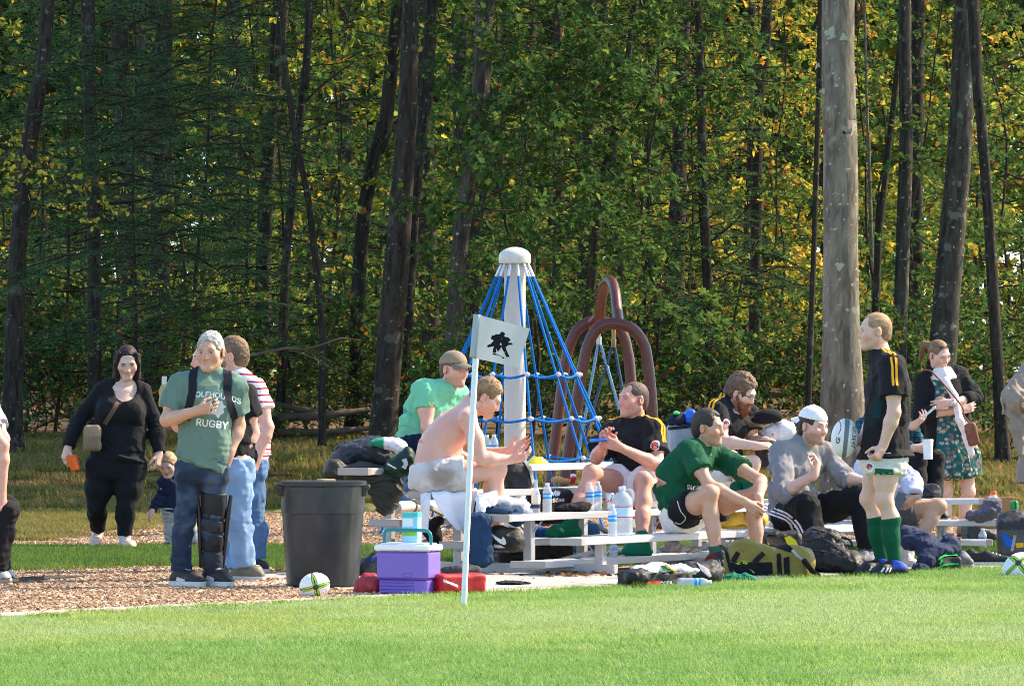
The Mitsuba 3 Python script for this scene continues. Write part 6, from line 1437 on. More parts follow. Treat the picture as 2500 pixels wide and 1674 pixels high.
@man('person in a beige coat cut off by the right edge of the photograph')
def coat(t):
    Y = 43.5
    J = joints(c4, Y, {'L': 0, 'R': 0}, nk=(1560, 380, .02), shL=(1510, 430, -.2), shR=(1590, 430, .2), elL=(1405, 560, -.3), wrL=(1478, 600, -.4), elR=(1480, 640, .15), wrR=(1440, 585, -.1),
               mid=(1560, 650, 0), hpL=(1560, 850, -.1), hpR=(1570, 850, .12), knL=(1560, 1080, -.1), knR=(1570, 1080, .12), anL=(1560, 1310, -.1), anR=(1570, 1310, .14), toL=(1500, 1330, -.12), toR=(1510, 1330, .1))
    h = Human(t, J, (c4(1535, 270, Y), -80, 10, 0, 1.0), 'pink', 1.0, 1.1)
    F = base_body(h); h.headF(F)
    h.hand_add(F, 'R', A(-.6, -.3, .1), A(.2, -.5, .6), curl=.6); h.hand_add(F, 'L', A(.4, -.3, .1), A(0, 0, 1), curl=.6)
    h.finish_body(F, None, h=.0075); h.hair((.1, .06, .04), top=.012, line=.06, burr=.004, fr=70)
    S = h.tee(off=.035, long=.72, hem=c4(1555, 1000, Y), hemw=(.2, .17), seed=17)
    for (x0, y0, x1, y1, r0, r1) in ((1470, 470, 1408, 560, .045, .05), (1420, 560, 1385, 640, .05, .035), (1450, 600, 1432, 720, .06, .05), (1432, 720, 1448, 850, .05, .022), (1500, 560, 1470, 700, .06, .05)): S.add(cone(c4(x0, y0, Y - .28), c4(x1, y1, Y - .30), r0, r1), .02)
    for i in range(5): S.folds(c4(1390 + 22 * i, 640, Y - .33), unit(A(1, 0, .35)), .006, .06, .2, i)
    h.cloth('coat', S, A(.25, .195, .16), wr=.006, fr=(7, 7, 4))
    h.cloth('trousers', h.legwear(off=.02, upto=1.95, waist=0), NAVY)
    for q in 'LR': h.shoe(q, A(.02, .02, .022), (.1, .1, .1))
    HELD.append(('phone', xf(box((-.07, -.035, -.004), (.07, .035, .004), .003), frame(c4(1448, 575, Y - .2), unit(A(.95, 0, .3)), unit(A(0, .8, .5)), unit(A(-.3, -.5, .8)))), 'gloss', A(.01, .01, .012), 'black phone held by the person in the beige coat at the right edge', 'phone'))

@man('person in black trousers at the left edge, only an arm and a leg in view')
def edge_left(t):
    Y = 37.4
    J = joints(c1, Y, {'L': .01, 'R': .01}, nk=(-185, 430, 0), shL=(-60, 500, .15), shR=(-120, 500, -.15), elL=(15, 660, .0), wrL=(-80, 800, -.1), elR=(12, 690, -.22), wrR=(8, 960, -.2),
               mid=(-180, 700, 0), hpL=(-210, 1010, .12), hpR=(-215, 1015, -.12), knL=(30, 1010, .12), knR=(35, 1035, -.15), anL=(-10, 1350, .15), anR=(-25, 1385, -.15), toL=(60, 1415, .12), toR=(40, 1425, -.18))
    h = Human(t, J, (c1(-150, 320, Y), 80, 10, 0, 1.0), 'pink', 1.0, 1.05)
    F = base_body(h); h.headF(F)
    h.hand_add(F, 'R', A(.1, -.1, -1), A(-.5, .5, 0), curl=.7); h.hand_add(F, 'L', A(-.2, -.1, -1), A(-.5, .5, 0), curl=.7)
    h.finish_body(F, None, h=.0075); h.hair((.1, .06, .04), top=.012, line=.06, burr=.004, fr=70)
    h.cloth('shirt', h.tee(seed=18), A(.3, .32, .35))
    h.cloth('trousers', h.legwear(off=.016, upto=1.94, waist=.2, flare=.01), BLACK)
    for q in 'LR': h.shoe(q, A(.3, .3, .3), (.5, .5, .5), stripes=(.05, .05, .05))

def _run(a):
    try: a[1](a[0])
    except Exception as e: raise RuntimeError(f'{a[1].__name__}: {e!r}') from e
with ThreadPoolExecutor(4) as ex_: list(ex_.map(_run, PEOPLE))
for name, m, mat, col, lab, cat_ in sorted(HELD, key=lambda q: q[4]):
    k = key_of(name); labels[k] = {'label': lab, 'category': cat_}
    scene[k] = mikit.ply(m, mat, smooth=False if mat != 'clear_plastic' and name == 'phone' else True, color=None if col is None else np.tile(np.asarray(col, float), (len(m[0]), 1)))
# ---------------------------------------------------------------- bleachers
TH = math.radians(61)
U, V = A(math.cos(TH), math.sin(TH), 0), A(-math.sin(TH), math.cos(TH), 0)
B0 = G(1381, 1314, 0.28) * A(1, 1, 0)
PITCH_R = 0.556
SEAT_Z, FOOT_Z = [0.28, 0.433, 0.586, 0.741], [None, 0.12, 0.245, 0.39]
def seat_pt(k, u, foot=False, w=0.0):
    return B0 + U * u + V * (PITCH_R * k - (0.25 if foot else 0) + w) + A(0, 0, FOOT_Z[k] if foot else SEAT_Z[k])
def seat_at(k, px, foot=False, w=0.0):
    """The point on top of a plank that shows at the pixel column px."""
    lo, hi = -1.0, 8.0
    for _ in range(40):
        m = (lo + hi) / 2; q = seat_pt(k, m, foot, w)
        if CX + q[0] / q[1] * FPX < px: lo = m
        else: hi = m
    return seat_pt(k, lo, foot, w)
ALU, ALU2, CAPC = A(0.52, 0.52, 0.535), A(0.36, 0.36, 0.37), A(0.33, 0.30, 0.265)
bsdf('aluminium', vc(), 0.45, metallic=0.35, specular=0.5)
def plank(par, name, o, ux, vx, L, w=0.241, th=0.045):
    M = frame(o, ux, vx, A(0, 0, 1)); g = [box((0.0, -w / 2, -th), (L, w / 2, -0.004), 0.003)]
    for i in range(5):
        y0 = -w / 2 + 0.004 + i * (w - 0.008) / 5; g.append(box((0.001, y0 + 0.003, -0.006), (L - 0.001, y0 + (w - 0.008) / 5 - 0.003, 0.0), 0.0015))
    k = put(name, xf(cat(*g), M), 'aluminium', par, ALU, smooth=False)
    for a, b in ((-0.004, 0.05), (L - 0.05, L + 0.004)): put('end_cap', xf(box((a, -w / 2 - 0.002, -th - 0.003), (b, w / 2 + 0.002, 0.003), 0.004), M), 'plastic', k, CAPC, smooth=False)
def bleacher(label, o, ux, vx, L, rows, frames, seats, feet):
    t = thing('bleacher', label, 'bleacher')
    at = lambda u, v, z: o + ux * u + vx * v + A(0, 0, z)
    for k in range(rows):
        plank(t, 'seat_plank', at(0, PITCH_R * k, seats[k]), ux, vx, L)
        if feet[k] is not None: plank(t, 'foot_plank', at(0, PITCH_R * k - 0.25, feet[k]), ux, vx, L)
    def bar(name, a, b, w=0.05, h=0.05, col=ALU2):
        d = unit(b - a); s = unit(np.cross(A(0, 0, 1), d)) if abs(d[2]) < .95 else ux; n = np.cross(d, s); l = np.linalg.norm(b - a)
        put(name, xf(box((0, -w / 2, -h / 2), (l, w / 2, h / 2), 0.004), frame(a, d, s, n)), 'aluminium', t, col, smooth=False)
    for u in frames:
        for k in range(rows):
            bar('post', at(u, PITCH_R * k, 0.0), at(u, PITCH_R * k, seats[k] - 0.046), 0.062, 0.062, A(.42, .42, .435))
            for s in (-1, 1): bar('gusset', at(u, PITCH_R * k + s * .03, seats[k] - 0.13), at(u, PITCH_R * k + s * .10, seats[k] - 0.05), .012, .012)
            if feet[k] is not None: bar('foot_bracket', at(u - .04, PITCH_R * k, feet[k] - .062), at(u - .04, PITCH_R * k - .42, feet[k] - .062), .03, .03)
        bar('base_beam', at(u, -0.12, 0.055), at(u, PITCH_R * (rows - 1) + 0.16, 0.055), .06, .075, A(.42, .42, .43))
    for a, b in zip(frames[:-1], frames[1:]):
        v = PITCH_R * (rows - 1) - .06; z = seats[rows - 1] - .16
        bar('brace', at(a, v, z), at(b, v + .008, .10), .03, .03); bar('brace', at(a, v + .045, .10), at(b, v + .045, z), .03, .03)
        bar('brace', at(a + .02, .05, .18), at(a + .9, .9, .06), .03, .03)
    return t
O1 = B0 + A(0, 0, PADZ)
bleacher('long four row aluminium bleacher with most of the players and bags on it', B0, U, V, 4.57, 4, (0.5, 2.3, 4.1), SEAT_Z, FOOT_Z)
TH2 = math.radians(9); U2, V2 = A(math.cos(TH2), math.sin(TH2), 0), A(-math.sin(TH2), math.cos(TH2), 0)
E2 = G(2437, 1268, 0.28) * A(1, 1, 0)
bleacher('shorter aluminium bleacher at the right with only its right ends showing', E2 - U2 * 2.3, U2, V2, 2.3, 2, (0.4, 1.85), SEAT_Z, FOOT_Z)

# ---------------------------------------------------------------- climbing net on a mast
def climber():
    Y = 50.0; s = FPX / Y; c = P(1257, 1300, Y); x0 = c[0]
    t = thing('net_climber', 'cone of blue climbing ropes hanging from a white mast with a domed cap', 'climbing net')
    at = lambda r, a, z: A(x0 + r * math.cos(a), Y + r * math.sin(a), z)
    zt = P(1257, 640, Y)[2]; ztop = P(1257, 603, Y)[2]
    PV = A(.50, .465, .41)
    put('mast', xf(lathe([(0.094, -.05), (0.094, zt - .01), (0, zt - .01)], 32), frame(A(x0, Y, 0), A(1, 0, 0), A(0, 1, 0), A(0, 0, 1))), 'plastic', t, PV, smooth=40)
    R = 0.141; prof = [(R - .006, zt - .012), (R, zt), (R, zt + .045)] + [(R * math.cos(q), zt + .045 + (ztop - zt - .045) * math.sin(q)) for q in np.linspace(.15, math.pi / 2, 9)]
    put('dome_cap', xf(lathe(prof, 32), frame(A(x0, Y, 0), A(1, 0, 0), A(0, 1, 0), A(0, 0, 1))), 'plastic', t, A(.55, .51, .45), smooth=50)
    BL = A(0.005, 0.13, 0.42); rings = [(1.41, .50), (1.03, .69), (.69, .86), (.36, 1.0)]
    N = 12; zr = lambda z: .125 + (zt - z) / zt * 1.08
    def rope(pts, r, n=8):
        p = spline(pts, 26 if len(pts) > 2 else 14); return tube(p, r, n)
    for i in range(N):
        a = 2 * math.pi * (i + .35) / N; top = at(.118, a, zt - .02); bot = at(zr(0.02), a, .02)
        put('ferrule', tube([top, lerp(top, bot, .045)], .014, 8), 'metal', t, A(.6, .6, .6))
        mid = [lerp(top, bot, u) + A(0, 0, -.015 * math.sin(math.pi * u)) for u in (.045, .35, .65, 1)]
        put('upright_rope', rope(mid, .0108), 'cloth', t, BL)
    for z, _ in rings:
        r = zr(z)
        for i in range(N):
            a, b = 2 * math.pi * (i + .35) / N, 2 * math.pi * (i + 1.35) / N; p, q = at(r + .01, a, z), at(r + .01, b, z)
            put('ring_rope', rope([p, lerp(p, q, .5) + A(0, 0, -.03), q], .0112), 'cloth', t, BL)
            ic = trimesh.creation.icosphere(2, .025); put('connector', (np.asarray(ic.vertices) * A(1, 1, .85) + p, ic.faces), 'plastic', t, A(.52, .52, .54))
climber()
def arches():
    t = thing('arch_climber', 'set of brown tubular arches with ropes hanging inside', 'playground equipment')
    BR = A(.075, .018, .012); Ya, Yb = 51.2, 52.8
    def arch(px, Ys, r):
        p = [P(x, y, Y_) for (x, y), Y_ in zip(px, Ys)]; put('arch', tube(spline(p, 60), r, 14), 'plastic', t, BR)
    arch([(1362, 1290), (1385, 1120), (1424, 890), (1441, 830), (1462, 800), (1497, 790), (1540, 800), (1566, 830), (1579, 870), (1592, 1000), (1606, 1290)], [Ya] * 11, .052)
    arch([(1330, 1285), (1350, 1120), (1380, 890), (1398, 825), (1418, 797), (1450, 784), (1492, 790), (1518, 812), (1530, 850), (1540, 930), (1560, 1285)], [Yb] * 11, .052)
    arch([(1440, 795), (1462, 770), (1468, 735), (1474, 702), (1484, 685), (1494, 690), (1502, 715), (1507, 760), (1512, 795)], np.linspace(Yb, Ya, 9), .048)
    LB, DB = A(.16, .30, .48), A(.03, .06, .13); Y = 51.4
    for x, y, col, ends in ((1462, 822, LB, ((1408, 1135), (1512, 1000))), (1498, 828, DB, ((1425, 1080), (1530, 1010)))):
        a = P(x, y, Y); put('hanger', tube([a + A(0, 0, .12), a - A(0, 0, .02)], .018, 8), 'metal', t, A(.5, .48, .44) if col is LB else A(.35, .22, .1))
        for e in ends:
            b = P(*e, Y); put('rope', tube([a - A(0, 0, .02), lerp(a, b, .5), b], .0125, 8), 'satin', t, col)
        put('thimble', tube([a, a - A(0, 0, .07)], .024, 10), 'plastic', t, A(.62, .62, .62) if col is LB else A(.25, .17, .08))
arches()

# ---------------------------------------------------------------- corner flag
def corner_flag():
    t = thing('corner_flag', 'white corner post with a pale flag printed with a black player silhouette', 'flag')
    b = G(1131, 1489); Y = b[1]; top = P(1167, 768, Y)
    put('pole', tube([b - A(0, 0, .05), lerp(b, top, .5) + A(-.004, 0, 0), top], .0178, 14), 'plastic', t, A(.72, .72, .74))
    q = [P(1164, 767, Y - .02), P(1294, 802, Y - .10), P(1265, 897, Y - .10), P(1154, 873, Y - .02)]
    n = 24; G_ = np.array([[lerp(lerp(q[0], q[1], u), lerp(q[3], q[2], u), v) + A(0, .018 * math.sin(u * 6.5 + v * 1.3) * min(1, u * 3), 0) for u in np.linspace(0, 1, n)] for v in np.linspace(0, 1, n)])
    v0 = G_.reshape(-1, 3); k = np.arange(n * n).reshape(n, n)
    f = np.vstack([np.stack([k[:-1, :-1], k[1:, :-1], k[1:, 1:]], -1).reshape(-1, 3), np.stack([k[:-1, :-1], k[1:, 1:], k[:-1, 1:]], -1).reshape(-1, 3)])
    put('banner', (v0, f), 'flag_cloth', t, A(.35, .385, .41))
    hem = np.vstack([lerp(G_[v, 1], G_[v, 2], .3) for v in range(n)]); put('sleeve_hem', tube(np.array([G_[v, 0] for v in range(n)]) + A(0, 0, 0), .020, 10), 'cloth', t, A(.34, .375, .40))
    polys = [[(.50, .18), (.56, .17), (.60, .22), (.58, .29), (.52, .30), (.48, .25)],                       # head
             [(.36, .30), (.50, .26), (.60, .30), (.68, .36), (.66, .44), (.56, .50), (.46, .56), (.36, .56), (.31, .44)],   # back and shoulders
             [(.60, .30), (.72, .30), (.78, .36), (.74, .42), (.64, .40)],                                      # second player's head
             [(.58, .42), (.72, .40), (.76, .50), (.70, .60), (.62, .58), (.56, .52)],
             [(.34, .52), (.44, .54), (.40, .64), (.30, .70), (.20, .74), (.19, .69), (.28, .62)],
             [(.42, .54), (.52, .54), (.50, .66), (.44, .74), (.46, .84), (.38, .86), (.37, .74)],
             [(.58, .56), (.68, .57), (.72, .68), (.80, .80), (.86, .88), (.78, .90), (.70, .78), (.60, .66)],
             [(.50, .58), (.58, .60), (.54, .74), (.50, .80), (.47, .70)],
             [(.40, .88), (.56, .90), (.72, .95), (.72, .97), (.52, .94), (.38, .91)], [(.74, .46), (.84, .44), (.86, .48), (.76, .52)], [(.28, .36), (.34, .34), (.32, .48), (.26, .46)]]
    def onflag(u, v):
        i, j = v * (n - 1), u * (n - 1); a, b_ = int(min(i, n - 2)), int(min(j, n - 2)); fi, fj = i - a, j - b_
        return lerp(lerp(G_[a, b_], G_[a, b_ + 1], fj), lerp(G_[a + 1, b_], G_[a + 1, b_ + 1], fj), fi) + A(0, -.004, 0)
    vs, fs, o = [], [], 0
    for pl in polys:
        pv, pf = trimesh.creation.triangulate_polygon(Polygon(pl).buffer(.008), engine='earcut'); vs += [onflag(.14 + .72 * u, .12 + .76 * v) for u, v in pv]; fs += [pf + o]; o += len(pv)
    put('print', (np.array(vs), np.vstack(fs)), 'print_ink', t, A(.012, .012, .014), smooth=False)
scene['flag_cloth'] = {'type': 'principledthin', 'base_color': vc(), 'roughness': .8, 'diff_trans': .7, 'spec_trans': 0.0}
corner_flag()

# ---------------------------------------------------------------- trash can, cooler, carton
def trash_can():
    t = thing('trash_can', 'large dark grey plastic trash can left of the purple cooler', 'trash can')
    b = G(837, 1431, PADZ); b = A(P(838, 0, b[1])[0], b[1], 0.0) * A(0, 1, 0) + A(P(788, 1400, b[1])[0], 0, PADZ)
    s = FPX / b[1]; R1, R0, H = 204 / 2 / s, 172 / 2 / s, (1429 - 1180) / s + .02
    n = 64; a = np.arange(n) * 2 * np.pi / n; rows = []
    prof = [(0, 0.0), (R0 - .012, 0.0), (R0, .012), (lerp(R0, R1, .45), H * .45), (lerp(R0, R1, .70), H * .695), (lerp(R0, R1, .70) + .006, H * .70), (lerp(R0, R1, .96), H * .93), (R1 - .004, H * .95), (R1 + .012, H * .96), (R1 + .014, H), (R1 + .004, H + .004), (R1 - .010, H - .004), (R0 - .015, .03), (0, .03)]
    v, f = lathe(prof, n); v = v.reshape(len(prof), n, 3)
    rib = (np.cos(a * 8) > .955) * .006
    for i in (2, 3, 4, 5, 6): v[i] *= (1 + rib[:, None] / R1 * A(1, 1, 0))
    put('bin', (v.reshape(-1, 3) + b, f), 'bin_plastic', t, A(.05, .05, .053), smooth=35)
    for sg in (-1, 1):
        c = b + A(sg * (R1 + .006), 0, H - .035); F = Field().add(rbox(c, (.03, .075, .016), None, .012)).add(rbox(c + A(-sg * .006, 0, -.03), (.018, .07, .03), None, .01)).sub(rbox(c + A(sg * .012, 0, -.038), (.018, .05, .03), None, .008)).build(.006); put('handle', F.mesh(), 'bin_plastic', t, A(.05, .05, .053))
    F = Field().add(rbox(b + A(.02, .05, H - .03), (.05, .05, .045), rotz(.4), .006)).build(.008); k = thing('cardboard_scrap', 'bit of brown cardboard sticking up inside the trash can', 'cardboard'); put('sheet', F.mesh(), 'matte', k, A(.4, .28, .17), smooth=30)
def bin_tex(p, n, uv): return mix((.012, .0125, .0135), (.030, .031, .0325), smoothstep(.35, .75, mfbm(p.x * 7, p.y * 7, p.z * 3.5)))
bsdf('bin_plastic', mikit.proc(bin_tex), 0.42, specular=.4)
trash_can()
def cooler():
    t = thing('cooler', 'purple cooler with a white lid and teal handle on the concrete edge', 'cooler')
    b = G(1044, 1453, PADZ * .6); ph = math.radians(20); X = A(math.cos(ph), -math.sin(ph), 0); Yv = A(math.sin(ph), math.cos(ph), 0)
    o = b - X * .34; L, W, H = .34, .235, .27; PU = A(.155, .095, .42)
    M = frame(o, X, Yv, A(0, 0, 1))
    put('body', xf(cat(box((0.012, .012, 0), (L - .012, W - .012, .10), .014), box((0, 0, .095), (L, W, H), .014)), M), 'plastic', t, PU, smooth=35)
    put('lid', xf(cat(box((-.012, -.012, H + .002), (L + .012, W + .012, H + .042), .010), box((.02, .02, H + .038), (L - .02, W - .02, H + .05), .008)), M), 'plastic', t, A(.74, .73, .74), smooth=35)
    for i in range(4): put('rib', xf(box((.018, -.001, .012 + .021 * i), (.245, .02, .025 + .021 * i), .005), M), 'plastic', t, PU, smooth=35)
    e = np.array([(.205 + .032 * math.copysign(abs(math.cos(q)) ** .6, math.cos(q)), -.002, .125 + .013 * math.copysign(abs(math.sin(q)) ** .6, math.sin(q))) for q in np.linspace(0, 2 * np.pi, 25)])
    put('emblem', xf(tube(e, .0028, 6, False), M), 'plastic', t, PU * .8)
    z = H + .012; hp = spline([(.03, .06, z), (.03, .06, z + .085), (.042, .06, z + .112), (.075, .06, z + .118), (.28, .06, z + .118), (.325, .06, z + .106), (.338, .06, z + .075), (.338, .06, z - .01)], 60)
    put('handle', xf(tube(hp, .0105, 10), M), 'plastic', t, A(.005, .19, .21))
    k = thing('carton', 'pale blue and green drink carton standing on the cooler lid', 'carton')
    c = o + X * .185 + Yv * .13 + A(0, 0, H + .052); M2 = frame(c, X, Yv, A(0, 0, 1)); w, d, h = .052, .035, .185
    put('box', xf(box((-w, -d, 0), (w, d, h), .003), M2), 'plastic', k, A(.25, .55, .72), smooth=False)
    put('top_band', xf(box((-w - .001, -d - .001, h - .03), (w + .001, d + .001, h + .002), .003), M2), 'plastic', k, A(.05, .45, .43), smooth=False)
    put('label', xf(box((-w + .006, -d - .0025, h * .54), (w - .03, -d, h * .8), .0008), M2), 'print_ink', k, A(.72, .75, .76), smooth=False)
    put('print', xf(box((-w + .004, -d - .002, h * .22), (w - .004, -d, h * .46), .0008), M2), 'print_ink', k, A(.22, .5, .10), smooth=False)
    put('print', xf(box((-w + .02, -d - .0035, h * .40), (w - .03, -d, h * .48), .0008), M2), 'print_ink', k, A(.7, .6, .15), smooth=False)
    put('lettering', xf(meshkit.text_mesh('FRUIT', .012, .0006, True), frame(c + X * (-.038) - Yv * (d + .0028) + A(0, 0, h * .66), X, A(0, 0, 1), -Yv)), 'print_ink', k, A(.08, .12, .2), smooth=False) if False else None
cooler()

# ---------------------------------------------------------------- rugby balls
def rugby_ball(label, c, axis, toward, pat, L=.145, R=.095):
    t = thing('rugby_ball', label, 'ball')
    ax = unit(axis); fz = unit(np.asarray(toward, float) - ax * (np.asarray(toward, float) @ ax)); sx = np.cross(ax, fz)
    ic = trimesh.creation.icosphere(6, 1.0); v = np.asarray(ic.vertices); r = np.sqrt(np.clip(1 - v[:, 2] ** 2, 0, 1))
    w = np.stack([v[:, 0] * R, v[:, 1] * R, v[:, 2] * L], 1)
    col = pat(v[:, 0], v[:, 1], v[:, 2])
    seam = np.min([np.abs(v[:, 0] - v[:, 1]), np.abs(v[:, 0] + v[:, 1])], 0); w *= (1 - .008 * np.exp(-(seam / .02) ** 2))[:, None]
    p = np.asarray(c) + w[:, :1] * sx + w[:, 1:2] * fz + w[:, 2:] * ax
    put('shell', (p, np.asarray(ic.faces)), 'plastic', t, col * (.92 + .14 * meshkit.fbm(v * 9, 2, 3))[:, None])
    return t, sx, fz, ax
def star_pattern(side):
    def pat(x, y, z):
        c = np.tile(A(.70, .69, .66), (len(x), 1)); ang = np.arctan2(z, x); rr = np.hypot(x, z)
        k = np.abs(((ang / (2 * np.pi) * 4) % 1) - .5) * 2      # 1 on the four arms, 0 between
        star = rr < .26 + .9 * k ** 2.2; inner = rr < .10 + .85 * k ** 8
        c = np.where(star[:, None], A(.30, .52, .03), c); c = np.where((star & (rr > .26 + .9 * np.clip(k - .09, 0, 1) ** 2.2))[:, None], A(.03, .035, .03), c)
        c = np.where((inner | (rr < .2))[:, None], A(.025, .03, .025), c)
        bx = (np.abs(x - .45) < .13) & (np.abs(z - .66) < .09) & (y > 0); c = np.where((bx & ~((np.abs(x - .45) < .09) & (np.abs(z - .66) < .055)))[:, None], A(.35, .35, .36), c)
        return c
    return pat
g0 = G(768, 1462, .004)
rugby_ball('white and lime green rugby ball lying on the chips by the trash can', g0 + A(0, .02, .082), A(1, .1, .25), A(-.15, -1, -.15), star_pattern(0), L=.095, R=.080)
g1 = G(2486, 1416, .01)
rugby_ball('white and lime green rugby ball on the concrete edge at the right', g1 + A(0, .04, .088), A(.75, .2, .6), A(-.35, -1, .1), star_pattern(1), L=.115, R=.088)
def gilbert():
    def pat(x, y, z):
        c = np.tile(A(.66, .64, .60), (len(x), 1)); band = np.abs(x - .05) < .17 + .02 * z
        c = np.where(band[:, None], A(.13, .14, .155), c)
        d = np.hypot(x + .95, z - .45); c = np.where(((np.abs(d - .55) < .035) & (x < -.3) & (z > .1))[:, None], A(.3, .05, .05), c)
        d = np.hypot((x + .52) * 1.2, z + .18); c = np.where(((d < .2) & (d > .12) & (z < -.05) & (y > 0))[:, None], A(.06, .06, .07), c)
        d2 = np.hypot(x + .5, z + .16); c = np.where(((d2 < .07) & (y > 0))[:, None], A(.06, .06, .07), c)
        return c
    c = c4(548, 771, 38.9); ax = A(.10, .12, 1)
    t, sx, fz, ax = rugby_ball('grey and white rugby ball held in front of the standing man in black', c, ax, A(.0, -1, .05), pat, L=.135, R=.092)
    F = Field().add(ell(c, (.092, .092, .135), np.stack([sx, fz, ax], 1))).build(.006)
    ey = sx if sx[0] < 0 else -sx
    put('lettering', lettering(F, 'GILBERT', .026, c + unit(A(1, 0, 0)) * .058 + fz * .2, -ax, -ey, -fz, .0015), 'print_ink', t, A(.04, .04, .045))
gilbert()

# ---------------------------------------------------------------- bottles and cans
scene['bottle_plastic'] = {'type': 'blendbsdf', 'weight': .42, 'a': {'type': 'thindielectric', 'int_ior': 1.4}, 'b': {'type': 'twosided', 'b': {'type': 'roughplastic', 'diffuse_reflectance': rgb(.62, .68, .72), 'alpha': .08}}}
scene['beer_glass'] = {'type': 'blendbsdf', 'weight': .5, 'a': {'type': 'thindielectric', 'int_ior': 1.5}, 'b': {'type': 'twosided', 'b': {'type': 'roughplastic', 'diffuse_reflectance': rgb(.5, .32, .08), 'alpha': .06}}}
def bottle(label, p, H=.20, R=.032, lab=A(.03, .28, .70), capc=A(.75, .75, .75), axis=(0, 0, 1), name='water_bottle', mat='bottle_plastic'):
    t = thing(name, label, 'bottle'); z = unit(axis); x = unit(np.cross(A(0, 1, .01), z)); y = np.cross(z, x); M = frame(p, x, y, z)
    pr = [(0, .004), (R * .8, 0), (R, .008)]
    for i in range(7): u = .02 + i * (H * .44 - .02) / 6; pr += [(R * (.965 if i % 2 else 1.0), u)]
    pr += [(R * .93, H * .46), (R * .93, H * .66), (R, H * .68), (R * .98, H * .74), (R * .75, H * .85), (R * .42, H * .92), (R * .40, H * .955)]
    put('shell', xf(lathe(pr, 28), M), mat, t, smooth=True)
    if lab is not None:
        put('label', xf(lathe([(R * .95, H * .47), (R * .955, H * .475), (R * .955, H * .655), (R * .95, H * .66)], 28), M), 'print_ink', t, lab)
        put('print', xf(lathe([(R * .962, H * .55), (R * .962, H * .60)], 28), M), 'print_ink', t, lerp(lab, A(.7, .75, .8), .55))
    put('cap', xf(lathe([(R * .45, H * .94), (R * .47, H * .945), (R * .47, H * .995), (R * .40, H), (0, H)], 18), M), 'plastic', t, capc)
    return t
b = seat_at(1, 1336); bottle('clear water bottle right of the beer bottle on the second row', b, .205)
b = seat_at(1, 1440); bottle('left water bottle of the pair beside the can on the second row', b)
b = seat_at(1, 1459, w=.03); bottle('right water bottle of the pair beside the can on the second row', b, .205)
b = seat_at(0, 1495, w=-.04); bottle('water bottle in front of the big jug on the lowest seat', b, .22, .031)
b = seat_at(1, 1497, True, w=.0); bottle('water bottle on the foot plank below the big jug', b, .10, .032)
b = seat_at(3, 1188, w=.05); bottle('left water bottle of the two beyond the shirtless man on the top row', b, .215, .032)
b = seat_at(3, 1206, w=.0); bottle('right water bottle of the two beyond the shirtless man on the top row', b, .22, .032)
b = G(1655, 1434, PADZ); bottle('water bottle lying on the concrete in front of the black kit bag', b + A(0, 0, .032), .215, .032, axis=(1, .12, 0))
b = G(2399, 1352, .0); bottle('half empty water bottle with blue label among the shoes at the right', b, .20, .033, lab=A(.02, .18, .55))
def beer():
    t = thing('beer_bottle', 'clear glass beer bottle with golden beer on the second row', 'bottle'); M = frame(seat_at(1, 1308), A(1, 0, 0), A(0, 1, 0), A(0, 0, 1))
    put('glass', xf(lathe([(0, .003), (.028, 0), (.0305, .006), (.0305, .12), (.027, .145), (.015, .175), (.013, .215), (.0145, .217), (.0145, .232)], 24), M), 'bottle_plastic', t)
    put('beer', xf(lathe([(0, .005), (.028, .005), (.0285, .095), (0, .095)], 24), M), 'beer_glass', t)
    put('label', xf(lathe([(.0312, .07), (.0312, .13)], 24), M), 'print_ink', t, A(.62, .58, .48)); put('emblem', xf(lathe([(.0318, .035), (.0318, .06)], 24), M), 'print_ink', t, A(.04, .04, .08))
beer()
def jug():
    t = thing('water_jug', 'big clear gallon jug of water with a handle on the lowest seat', 'jug'); o = seat_at(0, 1519, w=.02); M = frame(o, U, V, A(0, 0, 1)); R = .074
    F = lambda k: k
    pr = [(0, .003), (R * .9, 0), (R, .012)] + [(R * (.975 if i % 2 else 1), .02 + .0115 * i) for i in range(9)] + [(R * .97, .125), (R * .97, .20), (R, .205), (R, .225), (R * .92, .26), (R * .55, .292), (R * .28, .305), (R * .27, .32)]
    put('shell', xf(lathe(pr, 32), frame(o, A(1, 0, 0), A(0, 1, 0), A(0, 0, 1))), 'bottle_plastic', t)
    put('label', xf(lathe([(R * .985, .128), (R * .985, .196)], 32), M), 'print_ink', t, A(.42, .62, .70))
    for z in (.125, .196): put('label_edge', xf(lathe([(R * .992, z), (R * .992, z + .006)], 32), M), 'print_ink', t, A(.5, .03, .06))
    put('cap', xf(lathe([(.023, .318), (.024, .32), (.024, .338), (0, .34)], 18), M), 'plastic', t, A(.75, .75, .76))
    a = A(1, -.2, 0) * .9; put('handle', tube(spline([o + a * .022 + A(0, 0, .305), o + a * .05 + A(0, 0, .318), o + a * .075 + A(0, 0, .30), o + a * .082 + A(0, 0, .25), o + a * .07 + A(0, 0, .215)], 20), .0085, 8), 'bottle_plastic', t)
jug()
def can(label, p, col, R=.033, H=.122, text=None, tcol=None):
    t = thing('drink_can', label, 'can'); M = frame(p, A(1, 0, 0), A(0, 1, 0), A(0, 0, 1))
    put('shell', xf(lathe([(0, .004), (R * .75, 0), (R, .01), (R, H - .012), (R * .82, H - .001), (R * .8, H)], 28), M), 'metal', t, col)
    put('lid', xf(lathe([(R * .8, H), (R * .78, H - .004), (0, H - .004)], 28), M), 'metal', t, A(.6, .6, .6))
    if text:
        F = Field().add(cone(p + A(0, 0, -.1), p + A(0, 0, H + .1), R)).build(.006); put('lettering', lettering(F, text, .026, p + A(.004, -.2, H * .6), A(1, 0, .1), A(0, 0, 1), A(0, 1, 0), .001), 'print_ink', t, tcol)
